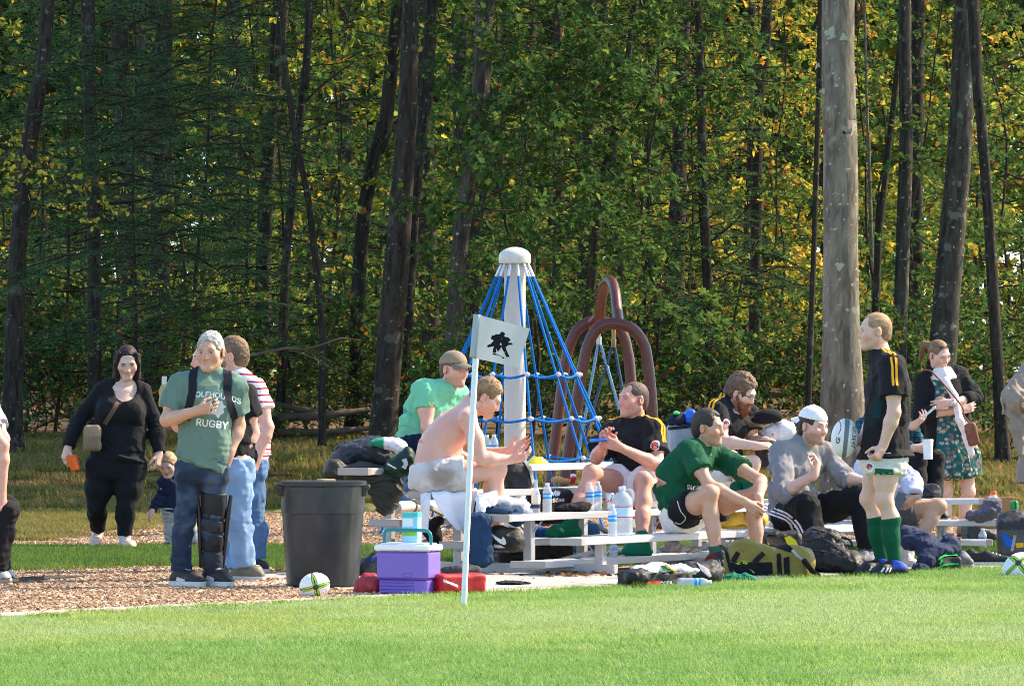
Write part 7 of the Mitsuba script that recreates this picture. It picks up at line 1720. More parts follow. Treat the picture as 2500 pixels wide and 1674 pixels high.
can('silver soda can with red lettering beside the pair of bottles', seat_at(1, 1489, w=-.02), A(.62, .62, .63), text='Coke', tcol=A(.5, .02, .03))
# ---------------------------------------------------------------- bags, clothes and other things lying about
def heap(name, label, cat_, blobs, col, mat='cloth', noise=(.012, 9), ridge=.010, k=.05, h=.008, floor=None, quilt=None, part='cloth', thing_key=None, cols=None, cuts=()):
    """A bag or a heap of cloth: blobs are (x, y, Y, rx, ry, rz) ellipsoids or ('b', x, y, Y, hx, hy, hz, turn) soft boxes, placed where the photograph shows them."""
    t = thing_key or thing(name, label, cat_); F = Field()
    for b in blobs:
        if b[0] == 'b': F.add(rbox(P(*b[1:4]), b[4:7], rotz(b[7]) if len(b) > 7 else None, min(b[4:7]) * .45), k)
        else: F.add(ell(P(*b[:3]), b[3:6]), k)
    sd = len(scene) % 50
    if quilt: F.folds(P(*blobs[0][1:4] if blobs[0][0] == 'b' else blobs[0][:3]), quilt[0], quilt[1], quilt[2], 1.0, sd)
    F.noise(noise[0], noise[1], sd).noise(ridge, noise[1] * 1.4, sd + 3, ridge=True).noise(ridge * .55, noise[1] * 2.8, sd + 5, ridge=True).noise(.003, 45, sd + 1)
    for o, n in cuts: F.cutp(o, n)
    if floor is not None: F.cutp(A(0, 0, floor), A(0, 0, -1))
    F.build(h); m = F.mesh(); c = np.asarray(col, float)
    c = cols(m[0]) if cols else np.tile(c, (len(m[0]), 1))
    put(part, m, mat, t, c * (.8 + .4 * meshkit.fbm(m[0] * 12, 3, sd))[:, None])
    return t, F
def strap(F, t, pts, w, col, name='strap', toward=A(0, 1, 0), mat='cloth', Y=None, off=.009):
    return put(name, ribbon(F, [P(*q) if len(q) == 3 else P(q[0], q[1], Y) for q in pts], w, toward, off), mat, t, np.asarray(col, float))
def patch(F, t, pts, col, name='print', Y=38.0, toward=A(0, 1, 0), mat='print_ink', off=.008):
    pv, pf = trimesh.creation.triangulate_polygon(Polygon(pts).buffer(0), engine='earcut')
    tm = trimesh.Trimesh(*trimesh.remesh.subdivide_to_size(np.column_stack([pv, 0 * pv[:, 0]]), pf, 7.0, max_iter=12), process=False)
    w = np.array([P(x, y, Y) for x, y, _ in tm.vertices])
    return put(name, (F.march(w, toward, off, 6.0), np.asarray(tm.faces)), mat, t, np.asarray(col, float))
def near(F): return F.lo[1] - .02      # a depth just in front of the field
def drape(name, label, cat_, rows, col, mat='cloth', ripple=.012, n=36, fr=14, t=None, thick=.005, part='cloth'):
    """A cloth hanging through rows of points, with ripples and a real thickness."""
    t = t or thing(name, label, cat_)
    R_ = np.array([spline([P(*q) for q in r], n) for r in rows]); R_ = np.stack([spline(R_[:, i], n) for i in range(n)], 1)
    g = R_; du, dv = np.gradient(g, axis=1), np.gradient(g, axis=0); nn = np.cross(du, dv); nn /= np.maximum(np.linalg.norm(nn, axis=2, keepdims=True), 1e-9)
    u, v = np.meshgrid(np.linspace(0, 1, n), np.linspace(0, 1, n))
    amp = ripple * (np.sin(u * fr + 2.2 * meshkit.noise(np.stack([u * 3, v * 2, u * 0], -1), 4)) + 1.2 * (meshkit.fbm(np.stack([u * 5, v * 4, u * 0 + 2], -1), 3, 9) - .5)) * np.minimum(1, .25 + 1.4 * v)
    g = g + nn * amp[..., None]; a, b = (g + nn * thick / 2).reshape(-1, 3), (g - nn * thick / 2).reshape(-1, 3)
    k = np.arange(n * n).reshape(n, n); q = np.stack([k[:-1, :-1], k[:-1, 1:], k[1:, 1:], k[1:, :-1]], -1).reshape(-1, 4)
    rim = np.concatenate([k[0], k[1:, -1], k[-1, -2::-1], k[-2:0:-1, 0]]); r2_ = np.roll(rim, -1); N = n * n
    f = np.vstack([q[:, [0, 1, 2]], q[:, [0, 2, 3]], N + q[:, [0, 2, 1]], N + q[:, [0, 3, 2]], np.stack([rim, N + rim, N + r2_], 1), np.stack([rim, N + r2_, r2_], 1)])
    put(part, (np.vstack([a, b]), f), mat, t, np.asarray(col, float)); return t
DK, OLV, GRN = A(.016, .018, .024), A(.022, .024, .017), A(.006, .05, .03)
# jackets heaped on the top row
heap('jacket', 'dark navy jacket heaped on the left end of the top row', 'jacket', [(885, 1103, 39.95, .20, .16, .085), (948, 1118, 39.95, .12, .13, .06), (835, 1128, 39.9, .085, .12, .055), (915, 1085, 39.95, .10, .12, .06)], A(.022, .027, .036), 'satin', ridge=.018)
heap('puffer_jacket', 'dark olive quilted jacket hanging from the left end of the top row', 'jacket', [(930, 1172, 39.72, .13, .09, .10), (940, 1205, 39.70, .10, .085, .10), (943, 1238, 39.70, .055, .06, .045), (885, 1150, 39.75, .12, .09, .06), (960, 1190, 39.7, .07, .08, .10), (815, 1150, 39.72, .07, .09, .075)], A(.026, .028, .02), 'satin', quilt=(A(.35, .2, 1), .007, .06), ridge=.008)
t, F = heap('towel', 'white and green towel on the jacket heap', 'towel', [(958, 1083, 39.75, .085, .07, .032), (978, 1095, 39.72, .05, .06, .04), (925, 1080, 39.75, .06, .06, .02)], A(.66, .64, .64), ridge=.014, cols=lambda p: np.where((p[:, :1] < P(938, 0, 39.75)[0]), A(.02, .22, .12), A(.66, .64, .64)))
t, F = heap('kit_bag', 'dark green bag with white crest hanging beside the jackets', 'bag', [(972, 1140, 39.62, .085, .08, .075), (995, 1120, 39.62, .05, .07, .08)], GRN * .6, 'satin')
patch(F, t, [(980, 1122), (992, 1118), (996, 1132), (990, 1146), (980, 1140), (986, 1132)], A(.55, .55, .52), Y=near(F)); patch(F, t, [(946, 1130), (968, 1142), (966, 1145), (945, 1134)], A(.6, .62, .62), Y=near(F))
# towel under the shirtless man
Yt = 38.98
t = drape('towel', 'white towel hanging from the third row under the shirtless man', 'towel', [[(1055, 1198, 39.25), (1105, 1194, 39.4), (1162, 1190, 39.5)], [(1056, 1206, 39.1), (1108, 1206, 39.2), (1166, 1204, 39.3)], [(1082, 1246, 39.08), (1120, 1250, 39.2), (1160, 1236, 39.3)], [(1118, 1290, 39.08), (1136, 1300, 39.18), (1152, 1262, 39.28)]], A(.70, .68, .70))
drape('', '', '', [[(1026, 1200, 39.3), (1054, 1199, 39.2)], [(1026, 1216, 39.14), (1050, 1216, 39.1)], [(1024, 1255, 39.14), (1046, 1260, 39.1)], [(1018, 1290, 39.14), (1044, 1296, 39.1)]], A(.66, .64, .66), t=t, ripple=.008, fr=7, n=24, part='corner')
# jeans and white shirt on the second row
heap('shirt', 'crumpled white shirt on top of the jeans on the second row', 'shirt', [(1188, 1220, 39.15, .075, .08, .045), (1172, 1240, 39.05, .035, .05, .06), (1225, 1222, 39.3, .09, .08, .032), (1268, 1232, 39.45, .07, .07, .035), (1285, 1244, 39.5, .04, .05, .025), (1205, 1208, 39.2, .03, .05, .03)], A(.72, .70, .73), ridge=.02, noise=(.012, 14), k=.03)
t, F = heap('jeans', 'dark blue jeans hanging over the end of the second row', 'jeans', [(1172, 1268, 38.98, .08, .05, .05), (1171, 1300, 38.96, .078, .045, .09), (1173, 1345, 38.95, .085, .048, .10), (1174, 1368, 38.95, .082, .048, .035), (1215, 1246, 39.2, .10, .09, .03), (1255, 1250, 39.35, .06, .08, .028)], A(.016, .04, .085), ridge=.012, k=.04, cuts=[(P(1170, 1385, 38.95), A(0, 0, -1))])
heap('', '', '', [(1262, 1268, 39.2, .05, .035, .04), (1250, 1262, 39.15, .05, .03, .02)], A(.016, .04, .085), thing_key=t, part='hem', ridge=.008)
# the black bag with a white tick
t, F = heap('sports_bag', 'black sports bag with a white swoosh mark under the second row', 'bag', [('b', 1232, 1316, 39.13, .10, .08, .075, .4), (1255, 1322, 39.08, .07, .08, .06), (1215, 1305, 39.08, .07, .07, .06)], A(.012, .012, .013), 'satin', noise=(.008, 8))
q = lambda L: [(880 + x / 5.227, 1180 + y / 5.227) for x, y in L]
patch(F, t, q([(1635, 612), (1680, 640), (1730, 675), (1775, 705), (1800, 712), (1812, 700), (1808, 672), (1835, 695), (1852, 725), (1860, 760), (1850, 782), (1825, 784), (1780, 762), (1720, 712), (1670, 655)]), A(.62, .62, .62), Y=near(F))
patch(F, t, q([(1700, 775), (1790, 790), (1850, 825), (1700, 822)]), A(.5, .48, .45), Y=near(F), name='trim')
t, F = heap('backpack', 'black backpack behind the phone in the shirtless man\'s hands', 'bag', [('b', 1262, 1165, 40.45, .085, .09, .10, .3), (1250, 1150, 40.4, .07, .08, .07)], DK * .8, 'satin'); strap(F, t, [(1280, 1122), (1295, 1150), (1304, 1185)], .022, A(.16, .16, .165), Y=near(F))
t, F = heap('sports_bag', 'black sports bag with white lettering behind the beer bottle', 'bag', [('b', 1342, 1235, 40.55, .165, .10, .12, .9)], A(.011, .011, .012), 'satin', noise=(.006, 6), ridge=.004)
put('lettering', lettering(F, 'adidas', .028, P(1358, 1221, near(F)), A(1, .0, .06), A(0, 0, 1), A(0, 1, 0)), 'print_ink', t, A(.6, .6, .6))
for dx, pts in ((0, [(1356, 1212), (1352, 1202), (1357, 1196), (1361, 1204)]), (0, [(1358, 1212), (1362, 1198), (1369, 1202), (1366, 1210)]), (0, [(1353, 1213), (1346, 1206), (1348, 1200), (1353, 1205)])): patch(F, t, pts, A(.6, .6, .6), Y=near(F), name='logo')
heap('clothing', 'black crumpled clothing on the second row below the phone holder\'s knee', 'clothing', [(1398, 1238, 40.05, .075, .07, .024), (1425, 1236, 40.1, .05, .06, .03), (1370, 1241, 40.0, .04, .05, .016)], A(.01, .01, .011), ridge=.016, noise=(.012, 16))
def cone_marker():
    t = thing('marker_cone', 'yellow training cone on the top row behind the phone', 'cone'); o = seat_at(3, 1312)
    put('cone', xf(lathe([(.088, 0), (.088, .006), (.035, .052), (.026, .054), (.026, .050), (.08, .004)], 28), frame(o, A(1, 0, 0), A(0, 1, 0), A(0, 0, 1))), 'plastic', t, A(.75, .55, .03))
cone_marker()
heap('food', 'half eaten bread roll on the third row', 'food', [(1362, 1171, 40.9, .05, .04, .022), (1378, 1174, 40.95, .04, .035, .016)], A(.5, .3, .13), noise=(.006, 20), ridge=.004, k=.02)
t, F = heap('wrapper', 'red and white wrapper on the third row beside the bread roll', 'wrapper', [(1400, 1168, 41.0, .024, .03, .032)], A(.5, .015, .03), 'plastic', noise=(.008, 20), cols=lambda p: np.where(p[:, 2:3] > P(0, 1163, 41)[2], A(.7, .68, .68), A(.5, .015, .03)))
heap('plastic_bag', 'pale blue plastic bag on the top row behind the phone holder', 'bag', [(1506, 1138, 41.7, .045, .05, .04)], A(.2, .45, .7), 'plastic', noise=(.014, 18), ridge=.014)
heap('sports_bag', 'blue bag on the ground under the middle of the long bleacher', 'bag', [('b', 1425, 1312, 41.8, .085, .14, .10, .3)], A(.008, .06, .19), 'satin', floor=None)
heap('sports_bag', 'flat blue and black bag under the left green sock', 'bag', [(1315, 1300, 41.0, .09, .09, .03), (1345, 1304, 41.0, .1, .08, .025)], A(.01, .12, .38), 'satin')
heap('sports_bag', 'black bag on the ground under the second row', 'bag', [('b', 1330, 1352, 40.9, .17, .13, .08, .7), (1305, 1360, 40.8, .1, .1, .06)], A(.012, .012, .014), 'satin')
heap('sports_bag', 'black bag under the bleacher behind the hanging jeans', 'bag', [('b', 1235, 1372, 40.2, .10, .12, .075, .4)], A(.01, .01, .011), 'satin')
heap('clothing', 'dark clothing hanging behind the white towel', 'clothing', [(1062, 1310, 39.35, .05, .05, .07), (1072, 1272, 39.3, .03, .04, .03), (1050, 1292, 39.35, .04, .05, .05)], A(.01, .01, .012))
heap('clothing', 'grey crumpled cloth on the foot plank left of the black boots', 'clothing', [(1655, 1338, 40.35, .09, .07, .028), (1690, 1341, 40.5, .06, .06, .018), (1640, 1330, 40.3, .05, .05, .03), (1628, 1341, 40.3, .05, .06, .016)], A(.30, .28, .31), ridge=.02, noise=(.012, 16), k=.03)
# in front of the long bleacher
t, F = heap('kit_bag', 'black kit bag with a red band lying in front of the long bleacher', 'bag', [('b', 1600, 1412, 36.90, .21, .14, .048, .75), (1555, 1408, 36.55, .08, .10, .055), (1700, 1400, 37.35, .15, .12, .075), (1740, 1398, 37.45, .07, .09, .085)], A(.016, .016, .017), 'satin', ridge=.012, floor=PADZ)
patch(F, t, [(1578, 1423), (1616, 1420), (1616, 1429), (1580, 1430)], A(.5, .05, .03), Y=near(F), name='band')
put('lettering', lettering(F, 'COPA', .021, P(1631, 1427, near(F)), A(1, .0, .03), A(0, 0, 1), A(0, 1, 0)), 'print_ink', t, A(.6, .6, .6))
patch(F, t, [(1712, 1382), (1738, 1396), (1750, 1416), (1742, 1420), (1722, 1402)], A(.35, .34, .36), Y=near(F), name='trim')
t, F = heap('shirt', 'white shirt with green and yellow trim thrown over the kit bag', 'shirt', [(1575, 1392, 36.73, .085, .10, .026), (1612, 1386, 36.83, .09, .09, .028), (1655, 1389, 36.98, .09, .09, .026), (1552, 1398, 36.63, .04, .07, .022), (1690, 1392, 37.08, .04, .06, .018)], A(.74, .73, .74), ridge=.018, noise=(.012, 14), k=.03)
patch(F, t, [(1614, 1383), (1622, 1381), (1640, 1394), (1652, 1398), (1640, 1398), (1622, 1393)], A(.02, .12, .06), Y=near(F), name='trim'); patch(F, t, [(1622, 1380), (1630, 1380), (1646, 1392), (1660, 1397), (1650, 1398), (1638, 1392)], A(.6, .4, .04), Y=near(F), name='trim')
heap('clothing', 'dark green cloth bundle at the grass edge in front of the olive bag', 'clothing', [(1803, 1412, 37.90, .08, .07, .034), (1830, 1415, 37.90, .04, .05, .026), (1778, 1416, 37.90, .05, .05, .022)], A(.006, .13, .075), ridge=.016, floor=.01)
heap('clothing', 'flat black cloth lying on the concrete right of the corner post', 'clothing', [(1262, 1425, 37.10, .10, .14, .012), (1240, 1427, 37.00, .06, .10, .014)], A(.012, .013, .016), noise=(.006, 14), ridge=.008, floor=PADZ + .001)
# olive holdall
Yo = 38.85
t, F = heap('holdall', 'olive yellow holdall with black trim in front of the seated men', 'bag', [('b', 1872, 1377, Yo, .285, .13, .095, -.10), (1815, 1335, Yo, .10, .11, .055), (1850, 1348, Yo, .12, .11, .05), (1960, 1368, Yo, .08, .12, .09), (1935, 1350, Yo, .07, .10, .05)], A(.20, .145, .022), 'satin', noise=(.010, 7), ridge=.012, floor=.01)
yo = near(F); B_ = A(.012, .012, .013)
patch(F, t, [(1784, 1374), (1806, 1370), (1850, 1373), (1886, 1372), (1888, 1404), (1788, 1404)], B_, Y=yo, name='pocket'); patch(F, t, [(1897, 1352), (1907, 1350), (1911, 1404), (1899, 1404)], B_, Y=yo, name='panel'); patch(F, t, [(1914, 1362), (1928, 1358), (1930, 1404), (1916, 1404)], B_, Y=yo, name='panel')
strap(F, t, [(1790, 1372), (1797, 1360), (1804, 1348)], .034, B_ * 1.3, 'handle', Y=yo); strap(F, t, [(1842, 1374), (1854, 1361), (1866, 1350)], .034, B_ * 1.3, 'handle', Y=yo)
patch(F, t, [(1794, 1375), (1812, 1369), (1830, 1371), (1822, 1380), (1804, 1379)], A(.45, .48, .03), Y=yo, name='trim'); patch(F, t, [(1828, 1386), (1842, 1396), (1843, 1400), (1830, 1391)], A(.45, .5, .03), Y=yo, name='trim'); patch(F, t, [(1790, 1392), (1802, 1400), (1796, 1400)], A(.45, .5, .03), Y=yo, name='trim')
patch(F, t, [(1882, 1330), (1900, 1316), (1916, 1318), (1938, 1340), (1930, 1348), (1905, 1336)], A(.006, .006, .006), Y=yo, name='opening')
strap(F, t, [(1772, 1338), (1777, 1360), (1786, 1395)], .022, B_, 'piping', Y=yo); strap(F, t, [(1935, 1342), (1950, 1358), (1968, 1370)], .020, A(.3, .3, .3), 'zip', Y=yo)
put('shoulder_strap', tube(spline([P(1962, 1366, yo + .05), P(1985, 1395, yo), P(2000, 1408, yo + .02), P(1978, 1414, yo)], 16), [.018] * 16, 6), 'cloth', t, B_)
t, F = heap('sports_bag', 'black and lime sports bag behind the olive holdall', 'bag', [('b', 1905, 1328, 40.5, .13, .10, .085, .2), (1945, 1332, 40.5, .06, .08, .07)], A(.013, .013, .014), 'satin', floor=PADZ)
patch(F, t, [(1874, 1322), (1886, 1311), (1900, 1309), (1890, 1325), (1876, 1330)], A(.48, .5, .03), Y=near(F)); patch(F, t, [(1916, 1312), (1930, 1308), (1944, 1318), (1950, 1332), (1924, 1330)], A(.48, .46, .03), Y=near(F)); put('lettering', lettering(F, 'CCC', .018, P(1926, 1318, near(F)), A(1, 0, 0), A(0, 0, 1), A(0, 1, 0)), 'print_ink', t, A(.02, .02, .02))
t, F = heap('backpack', 'large black backpack on the concrete in front of the grey topped man', 'bag', [(2010, 1352, 39.50, .15, .13, .15), (2055, 1372, 39.40, .15, .13, .09), (1995, 1310, 39.60, .10, .10, .07), (2085, 1385, 39.35, .08, .11, .05), (2030, 1318, 39.55, .10, .1, .07), (1975, 1375, 39.45, .08, .1, .08)], A(.014, .014, .015), 'satin', ridge=.02, floor=.01)
for pts in ([(1970, 1320), (2010, 1316), (2050, 1335), (2075, 1360)], [(1962, 1345), (2010, 1345), (2060, 1362), (2095, 1385)], [(1990, 1290), (2025, 1300), (2060, 1320)]): strap(F, t, pts, .012, A(.035, .035, .037), 'piping', Y=near(F))
put('loop', tube(spline([P(2055, 1312, near(F) + .05), P(2075, 1318, near(F)), P(2080, 1332, near(F)), P(2068, 1330, near(F) + .03)], 12), .009, 6), 'cloth', t, A(.02, .02, .021))
# beside the cooler
heap('sports_bag', 'red nylon bag left of the purple cooler', 'bag', [(902, 1424, 35.70, .062, .10, .068), (918, 1432, 35.60, .05, .08, .055), (885, 1436, 35.70, .05, .07, .05)], A(.26, .015, .022), 'satin', ridge=.014, floor=PADZ * .5)
t, F = heap('jacket', 'dark blue jacket with orange band on the ground between trash can and cooler', 'jacket', [(908, 1378, 36.8, .07, .09, .06), (925, 1358, 36.8, .05, .07, .05), (890, 1392, 36.8, .05, .08, .03)], A(.03, .035, .045), 'satin', ridge=.014); patch(F, t, [(905, 1364), (922, 1352), (924, 1358), (906, 1372)], A(.01, .1, .5), Y=near(F)); patch(F, t, [(908, 1358), (922, 1350), (922, 1353), (908, 1362)], A(.6, .2, .05), Y=near(F))
t, F = heap('sports_bag', 'bright red roll bag lying right of the purple cooler', 'bag', [('b', 1120, 1424, 35.55, .165, .065, .062, .55)], A(.42, .012, .018), 'satin', noise=(.006, 6), ridge=.005, floor=PADZ); patch(F, t, [(1082, 1398), (1118, 1397), (1118, 1404), (1082, 1404)], A(.7, .68, .68), Y=near(F), toward=A(0, .8, -.6))
heap('shoe', 'dark shoe lying behind the red roll bag', 'shoe', [(1110, 1391, 37.4, .10, .05, .03), (1150, 1392, 37.5, .07, .05, .035)], A(.05, .048, .05), noise=(.004, 12), floor=PADZ)
# behind the bearded man
t, F = heap('backpack', 'grey backpack with blue and green clothing on top behind the green shirted man', 'bag', [('b', 1665, 1075, 43.0, .105, .09, .125, .2)], A(.26, .28, .31), 'satin', noise=(.006, 7)); patch(F, t, [(1632, 1042), (1690, 1036), (1690, 1044), (1632, 1050)], A(.02, .022, .03), Y=near(F))
heap('', '', '', [(1662, 1022, 43.0, .085, .08, .045), (1650, 1028, 42.95, .06, .07, .035)], A(.016, .02, .035), thing_key=t, part='clothing'); heap('', '', '', [(1685, 1016, 42.95, .045, .06, .05)], A(.01, .1, .55), 'plastic', thing_key=t, part='blue_bag', noise=(.014, 16)); heap('', '', '', [(1652, 1008, 42.9, .03, .05, .014)], A(.05, .5, .12), thing_key=t, part='green_edge', noise=(.004, 10))
heap('plastic_bag', 'white plastic bag with red print between the bearded man and grey topped man', 'bag', [(1898, 1058, 43.0, .12, .10, .085), (1918, 1046, 42.95, .08, .08, .06)], A(.62, .62, .64), 'plastic', ridge=.02, cols=lambda p: np.where((meshkit.noise(p * 16, 3)[:, None] > .72) & (p[:, 2:3] < P(0, 1058, 43)[2]), A(.5, .04, .06), A(.62, .62, .65)))
heap('knit_cap', 'black cap lying on the white plastic bag', 'cap', [(1878, 1015, 42.9, .10, .09, .055), (1850, 1026, 42.9, .05, .07, .02)], A(.012, .012, .014), noise=(.005, 9), ridge=.004)
heap('backpack', 'black bag between the bearded man and the grey topped man', 'bag', [('b', 1872, 1110, 42.7, .07, .08, .10, .2)], A(.012, .012, .013), 'satin')
# right hand clutter
t, F = heap('clothing', 'heap of navy clothing on the concrete right of the standing man', 'clothing', [(2240, 1320, 40.20, .13, .12, .075), (2280, 1345, 40.10, .13, .12, .06), (2265, 1372, 40.00, .07, .1, .07), (2320, 1335, 40.20, .07, .1, .09), (2215, 1300, 40.30, .08, .1, .05), (2250, 1390, 39.80, .06, .08, .045)], A(.022, .03, .062), ridge=.022, floor=.015)
heap('drawstring_bag', 'pale grey cloth bag beside the green socks of the standing man', 'bag', [(2212, 1350, 40.7, .055, .08, .10), (2225, 1378, 40.6, .055, .07, .05), (2205, 1330, 40.7, .04, .06, .06)], A(.42, .40, .37), ridge=.014, floor=.015)
t, F = heap('shoe_bag', 'black bag with bright green piping among the clothes on the right', 'bag', [('b', 2312, 1378, 40.05, .095, .08, .062, .1), (2295, 1385, 40.00, .06, .07, .05)], A(.012, .012, .013), 'satin', noise=(.006, 8), ridge=.006, floor=.015)
for pts in ([(2292, 1366), (2310, 1356), (2342, 1354)], [(2288, 1388), (2310, 1378), (2343, 1377)], [(2296, 1378), (2302, 1366)]): strap(F, t, pts, .011, A(.02, .42, .07), 'piping', Y=near(F))
heap('glove', 'red glove on the concrete in front of the green piped bag', 'glove', [(2270, 1382, 40.20, .036, .05, .034), (2275, 1368, 40.25, .018, .03, .03)], A(.36, .02, .02), floor=.015)
def low_shoe(label, x, y, Y, d, col, sole, L=.29):
    t = thing('shoe', label, 'shoe'); d = unit(A(*d, 0)); s_ = A(-d[1], d[0], 0); o = P(x, y, Y); o[2] = PADZ if o[1] < 42 else .02
    F = Field().add(cone(o + A(0, 0, .05) - d * L * .38, o + A(0, 0, .045), .042, .042), .03).add(cone(o + A(0, 0, .045), o + A(0, 0, .036) + d * L * .36, .042, .032), .03).add(cone(o - d * L * .36 + A(0, 0, .06), o - d * L * .12 + A(0, 0, .082), .034, .03), .03).sub(ell(o - d * L * .24 + A(0, 0, .105), (.04, .03, .035)), .01).cutp(o + A(0, 0, .016), A(0, 0, -1)).build(.006)
    m = F.mesh(); k = put('upper', m, 'satin', t, A(*col)); hull = shapely.MultiPoint(m[0][m[0][:, 2] < o[2] + .05][:, :2]).convex_hull.buffer(.002).simplify(.001); so = trimesh.creation.extrude_polygon(hull, .022, engine='earcut'); so.apply_translation([0, 0, o[2] + .001]); put('sole', so, 'matte', t, A(*sole), smooth=40)
    for i in range(3): put('lace', ribbon(F, [o + d * (.02 + .025 * i) + s_ * .025 + A(0, 0, .12), o + d * (.02 + .025 * i) + A(0, 0, .12), o + d * (.02 + .025 * i) - s_ * .025 + A(0, 0, .12)], .007, A(0, 0, -1)), 'cloth', t, A(*sole))
low_shoe('grey shoe right of the green piped bag', 2355, 1392, 40.55, (.25, -1), (.13, .125, .12), (.3, .3, .3))
low_shoe('black shoe with pale sole below the half empty bottle', 2418, 1384, 41.0, (1, -.15), (.012, .012, .013), (.5, .5, .5), .31)
low_shoe('second black shoe beside the grey one under the right bleacher', 2378, 1380, 41.2, (.6, -.6), (.012, .012, .013), (.03, .03, .03))
low_shoe('grey trainer with pale laces at the heel of the standing man', 2122, 1383, 40.5, (-.8, -.5), (.22, .22, .225), (.55, .55, .55))
t, F = heap('backpack', 'grey and black backpack with blue panel at the right edge', 'bag', [('b', 2482, 1312, 41.9, .14, .12, .14, -.1), (2478, 1268, 41.95, .12, .11, .07)], A(.045, .046, .05), 'satin', noise=(.008, 7), floor=.015, cols=lambda p: np.where(p[:, 2:3] > P(0, 1292, 41.9)[2], A(.02, .02, .022), A(.055, .056, .06)))
patch(F, t, [(2442, 1302), (2462, 1306), (2474, 1318), (2474, 1334), (2458, 1336), (2452, 1318)], A(.01, .09, .42), Y=near(F), name='panel'); patch(F, t, [(2480, 1326), (2500, 1324), (2500, 1336), (2484, 1338)], A(.55, .33, .02), Y=near(F), name='panel'); strap(F, t, [(2480, 1306), (2476, 1326), (2472, 1345)], .022, A(.25, .25, .26), Y=near(F))
heap('towel', 'grey purple towel heaped on the lower plank of the right bleacher', 'towel', [(2402, 1256, 44.1, .11, .10, .04), (2420, 1240, 44.1, .08, .09, .06), (2430, 1226, 44.1, .045, .07, .035), (2375, 1263, 44.1, .07, .08, .02)], A(.115, .11, .15), ridge=.024)
bottle('white sports bottle with orange cap behind the grey purple towel', P(2425, 1250, 44.5), .19, .036, lab=None, capc=A(.8, .14, .02), mat='plastic') if False else None
def orange_cap():
    t = thing('sports_bottle', 'white bottle with an orange cap behind the grey purple towel', 'bottle'); M = frame(P(2425, 1253, 44.45), A(1, 0, 0), A(0, 1, 0), A(0, 0, 1))
    put('shell', xf(lathe([(0, 0), (.034, 0), (.036, .01), (.036, .10), (.033, .13), (.022, .145)], 24), M), 'plastic', t, A(.68, .68, .68)); put('cap', xf(lathe([(.024, .142), (.025, .145), (.025, .172), (.021, .176), (0, .176)], 20), M), 'plastic', t, A(.8, .13, .02))
orange_cap()
def paper_bag():
    t = thing('paper_bag', 'brown paper bag standing beyond the right bleacher', 'bag'); c = P(2432, 1250, 45.0); c[2] = c[2] - .10
    F = Field().add(rbox(c + A(0, 0, .10), (.125, .09, .125), rotz(.15), .012)).sub(rbox(c + A(0, 0, .22), (.115, .08, .10), rotz(.15), .01), .004).noise(.006, 10, 2).build(.008); put('paper', F.mesh(), 'matte', t, A(.34, .17, .075), smooth=40)
paper_bag()
can('green soda can behind the grey backpack at the right edge', P(2476, 1262, 43.9) * A(1, 1, 1), A(.04, .28, .10))
t, F = heap('sports_bag', 'black bag on the upper plank of the right bleacher', 'bag', [('b', 2262, 1198, 44.9, .085, .09, .05, .0), (2275, 1206, 44.85, .06, .08, .05)], A(.013, .014, .018), 'satin'); strap(F, t, [(2240, 1185), (2262, 1188), (2284, 1205)], .02, A(.05, .055, .07), Y=near(F))
heap('sports_bag', 'dark bag on the ground beyond the right bleacher', 'bag', [('b', 2375, 1300, 46.0, .07, .1, .075, .2), (2410, 1305, 46.0, .09, .1, .05)], A(.045, .045, .048), 'satin'); heap('plastic_bag', 'pale brown plastic bag on the chips beyond the right bleacher', 'bag', [(2412, 1298, 46.4, .11, .1, .07)], A(.26, .17, .13), 'plastic', ridge=.016)
# the handbag of the woman in the dress
def handbag():
    t = thing('handbag', 'brown leather handbag hanging at the side of the woman in the dress', 'bag'); F = Field().add(rbox(c4(1196, 752, 48.35), (.05, .05, .095), A([.97, 0, -.25], [0, 1, 0], [.25, 0, .97]), .022)).noise(.004, 14, 2).build(.007); put('pouch', F.mesh(), 'satin', t, A(.17, .055, .03))
    put('flap', ribbon(F, [c4(1176, 706, 48.1), c4(1190, 700, 48.1), c4(1205, 700, 48.1)], .085, A(0, 1, -.2), .004), 'satin', t, A(.2, .07, .04)); put('shoulder_strap', tube(spline([c4(1190, 700, 48.3), c4(1155, 655, 48.28), c4(1140, 600, 48.3), c4(1000, 440, 48.4), c4(955, 425, 48.6)], 24), .0075, 6), 'satin', t, A(.15, .05, .03))
handbag()
# dead wood, edging and litter
def log(name, label, pts, r, col=A(.10, .085, .065)):
    t = thing(name, label, 'dead wood'); q = spline(pts, 40); v, f = tube(q, np.interp(np.linspace(0, 1, 40), np.linspace(0, 1, len(r)), r), 9)
    v = v + (meshkit.fbm(v * 9, 3, 3)[:, None] - .5) * np.mean(r) * .9; put('stem', (v, f), 'matte', t, col * (.5 + meshkit.fbm(v * 14, 3, 5))[:, None]); return t
t = log('dead_branch', 'long thin dead branch reaching right behind the striped shirt', [P(585, 872, 60.5), P(640, 862, 60.6), P(700, 850, 60.7), P(745, 852, 60.8), P(795, 838, 60.9), P(835, 826, 61), P(880, 830, 61.2)], [.020, .018, .015, .012, .010, .005], A(.09, .07, .05))
put('twig', tube(spline([P(700, 850, 60.7), P(760, 872, 60.9), P(820, 905, 61.2)], 14), np.linspace(.012, .004, 14), 6), 'matte', t, A(.1, .08, .06))
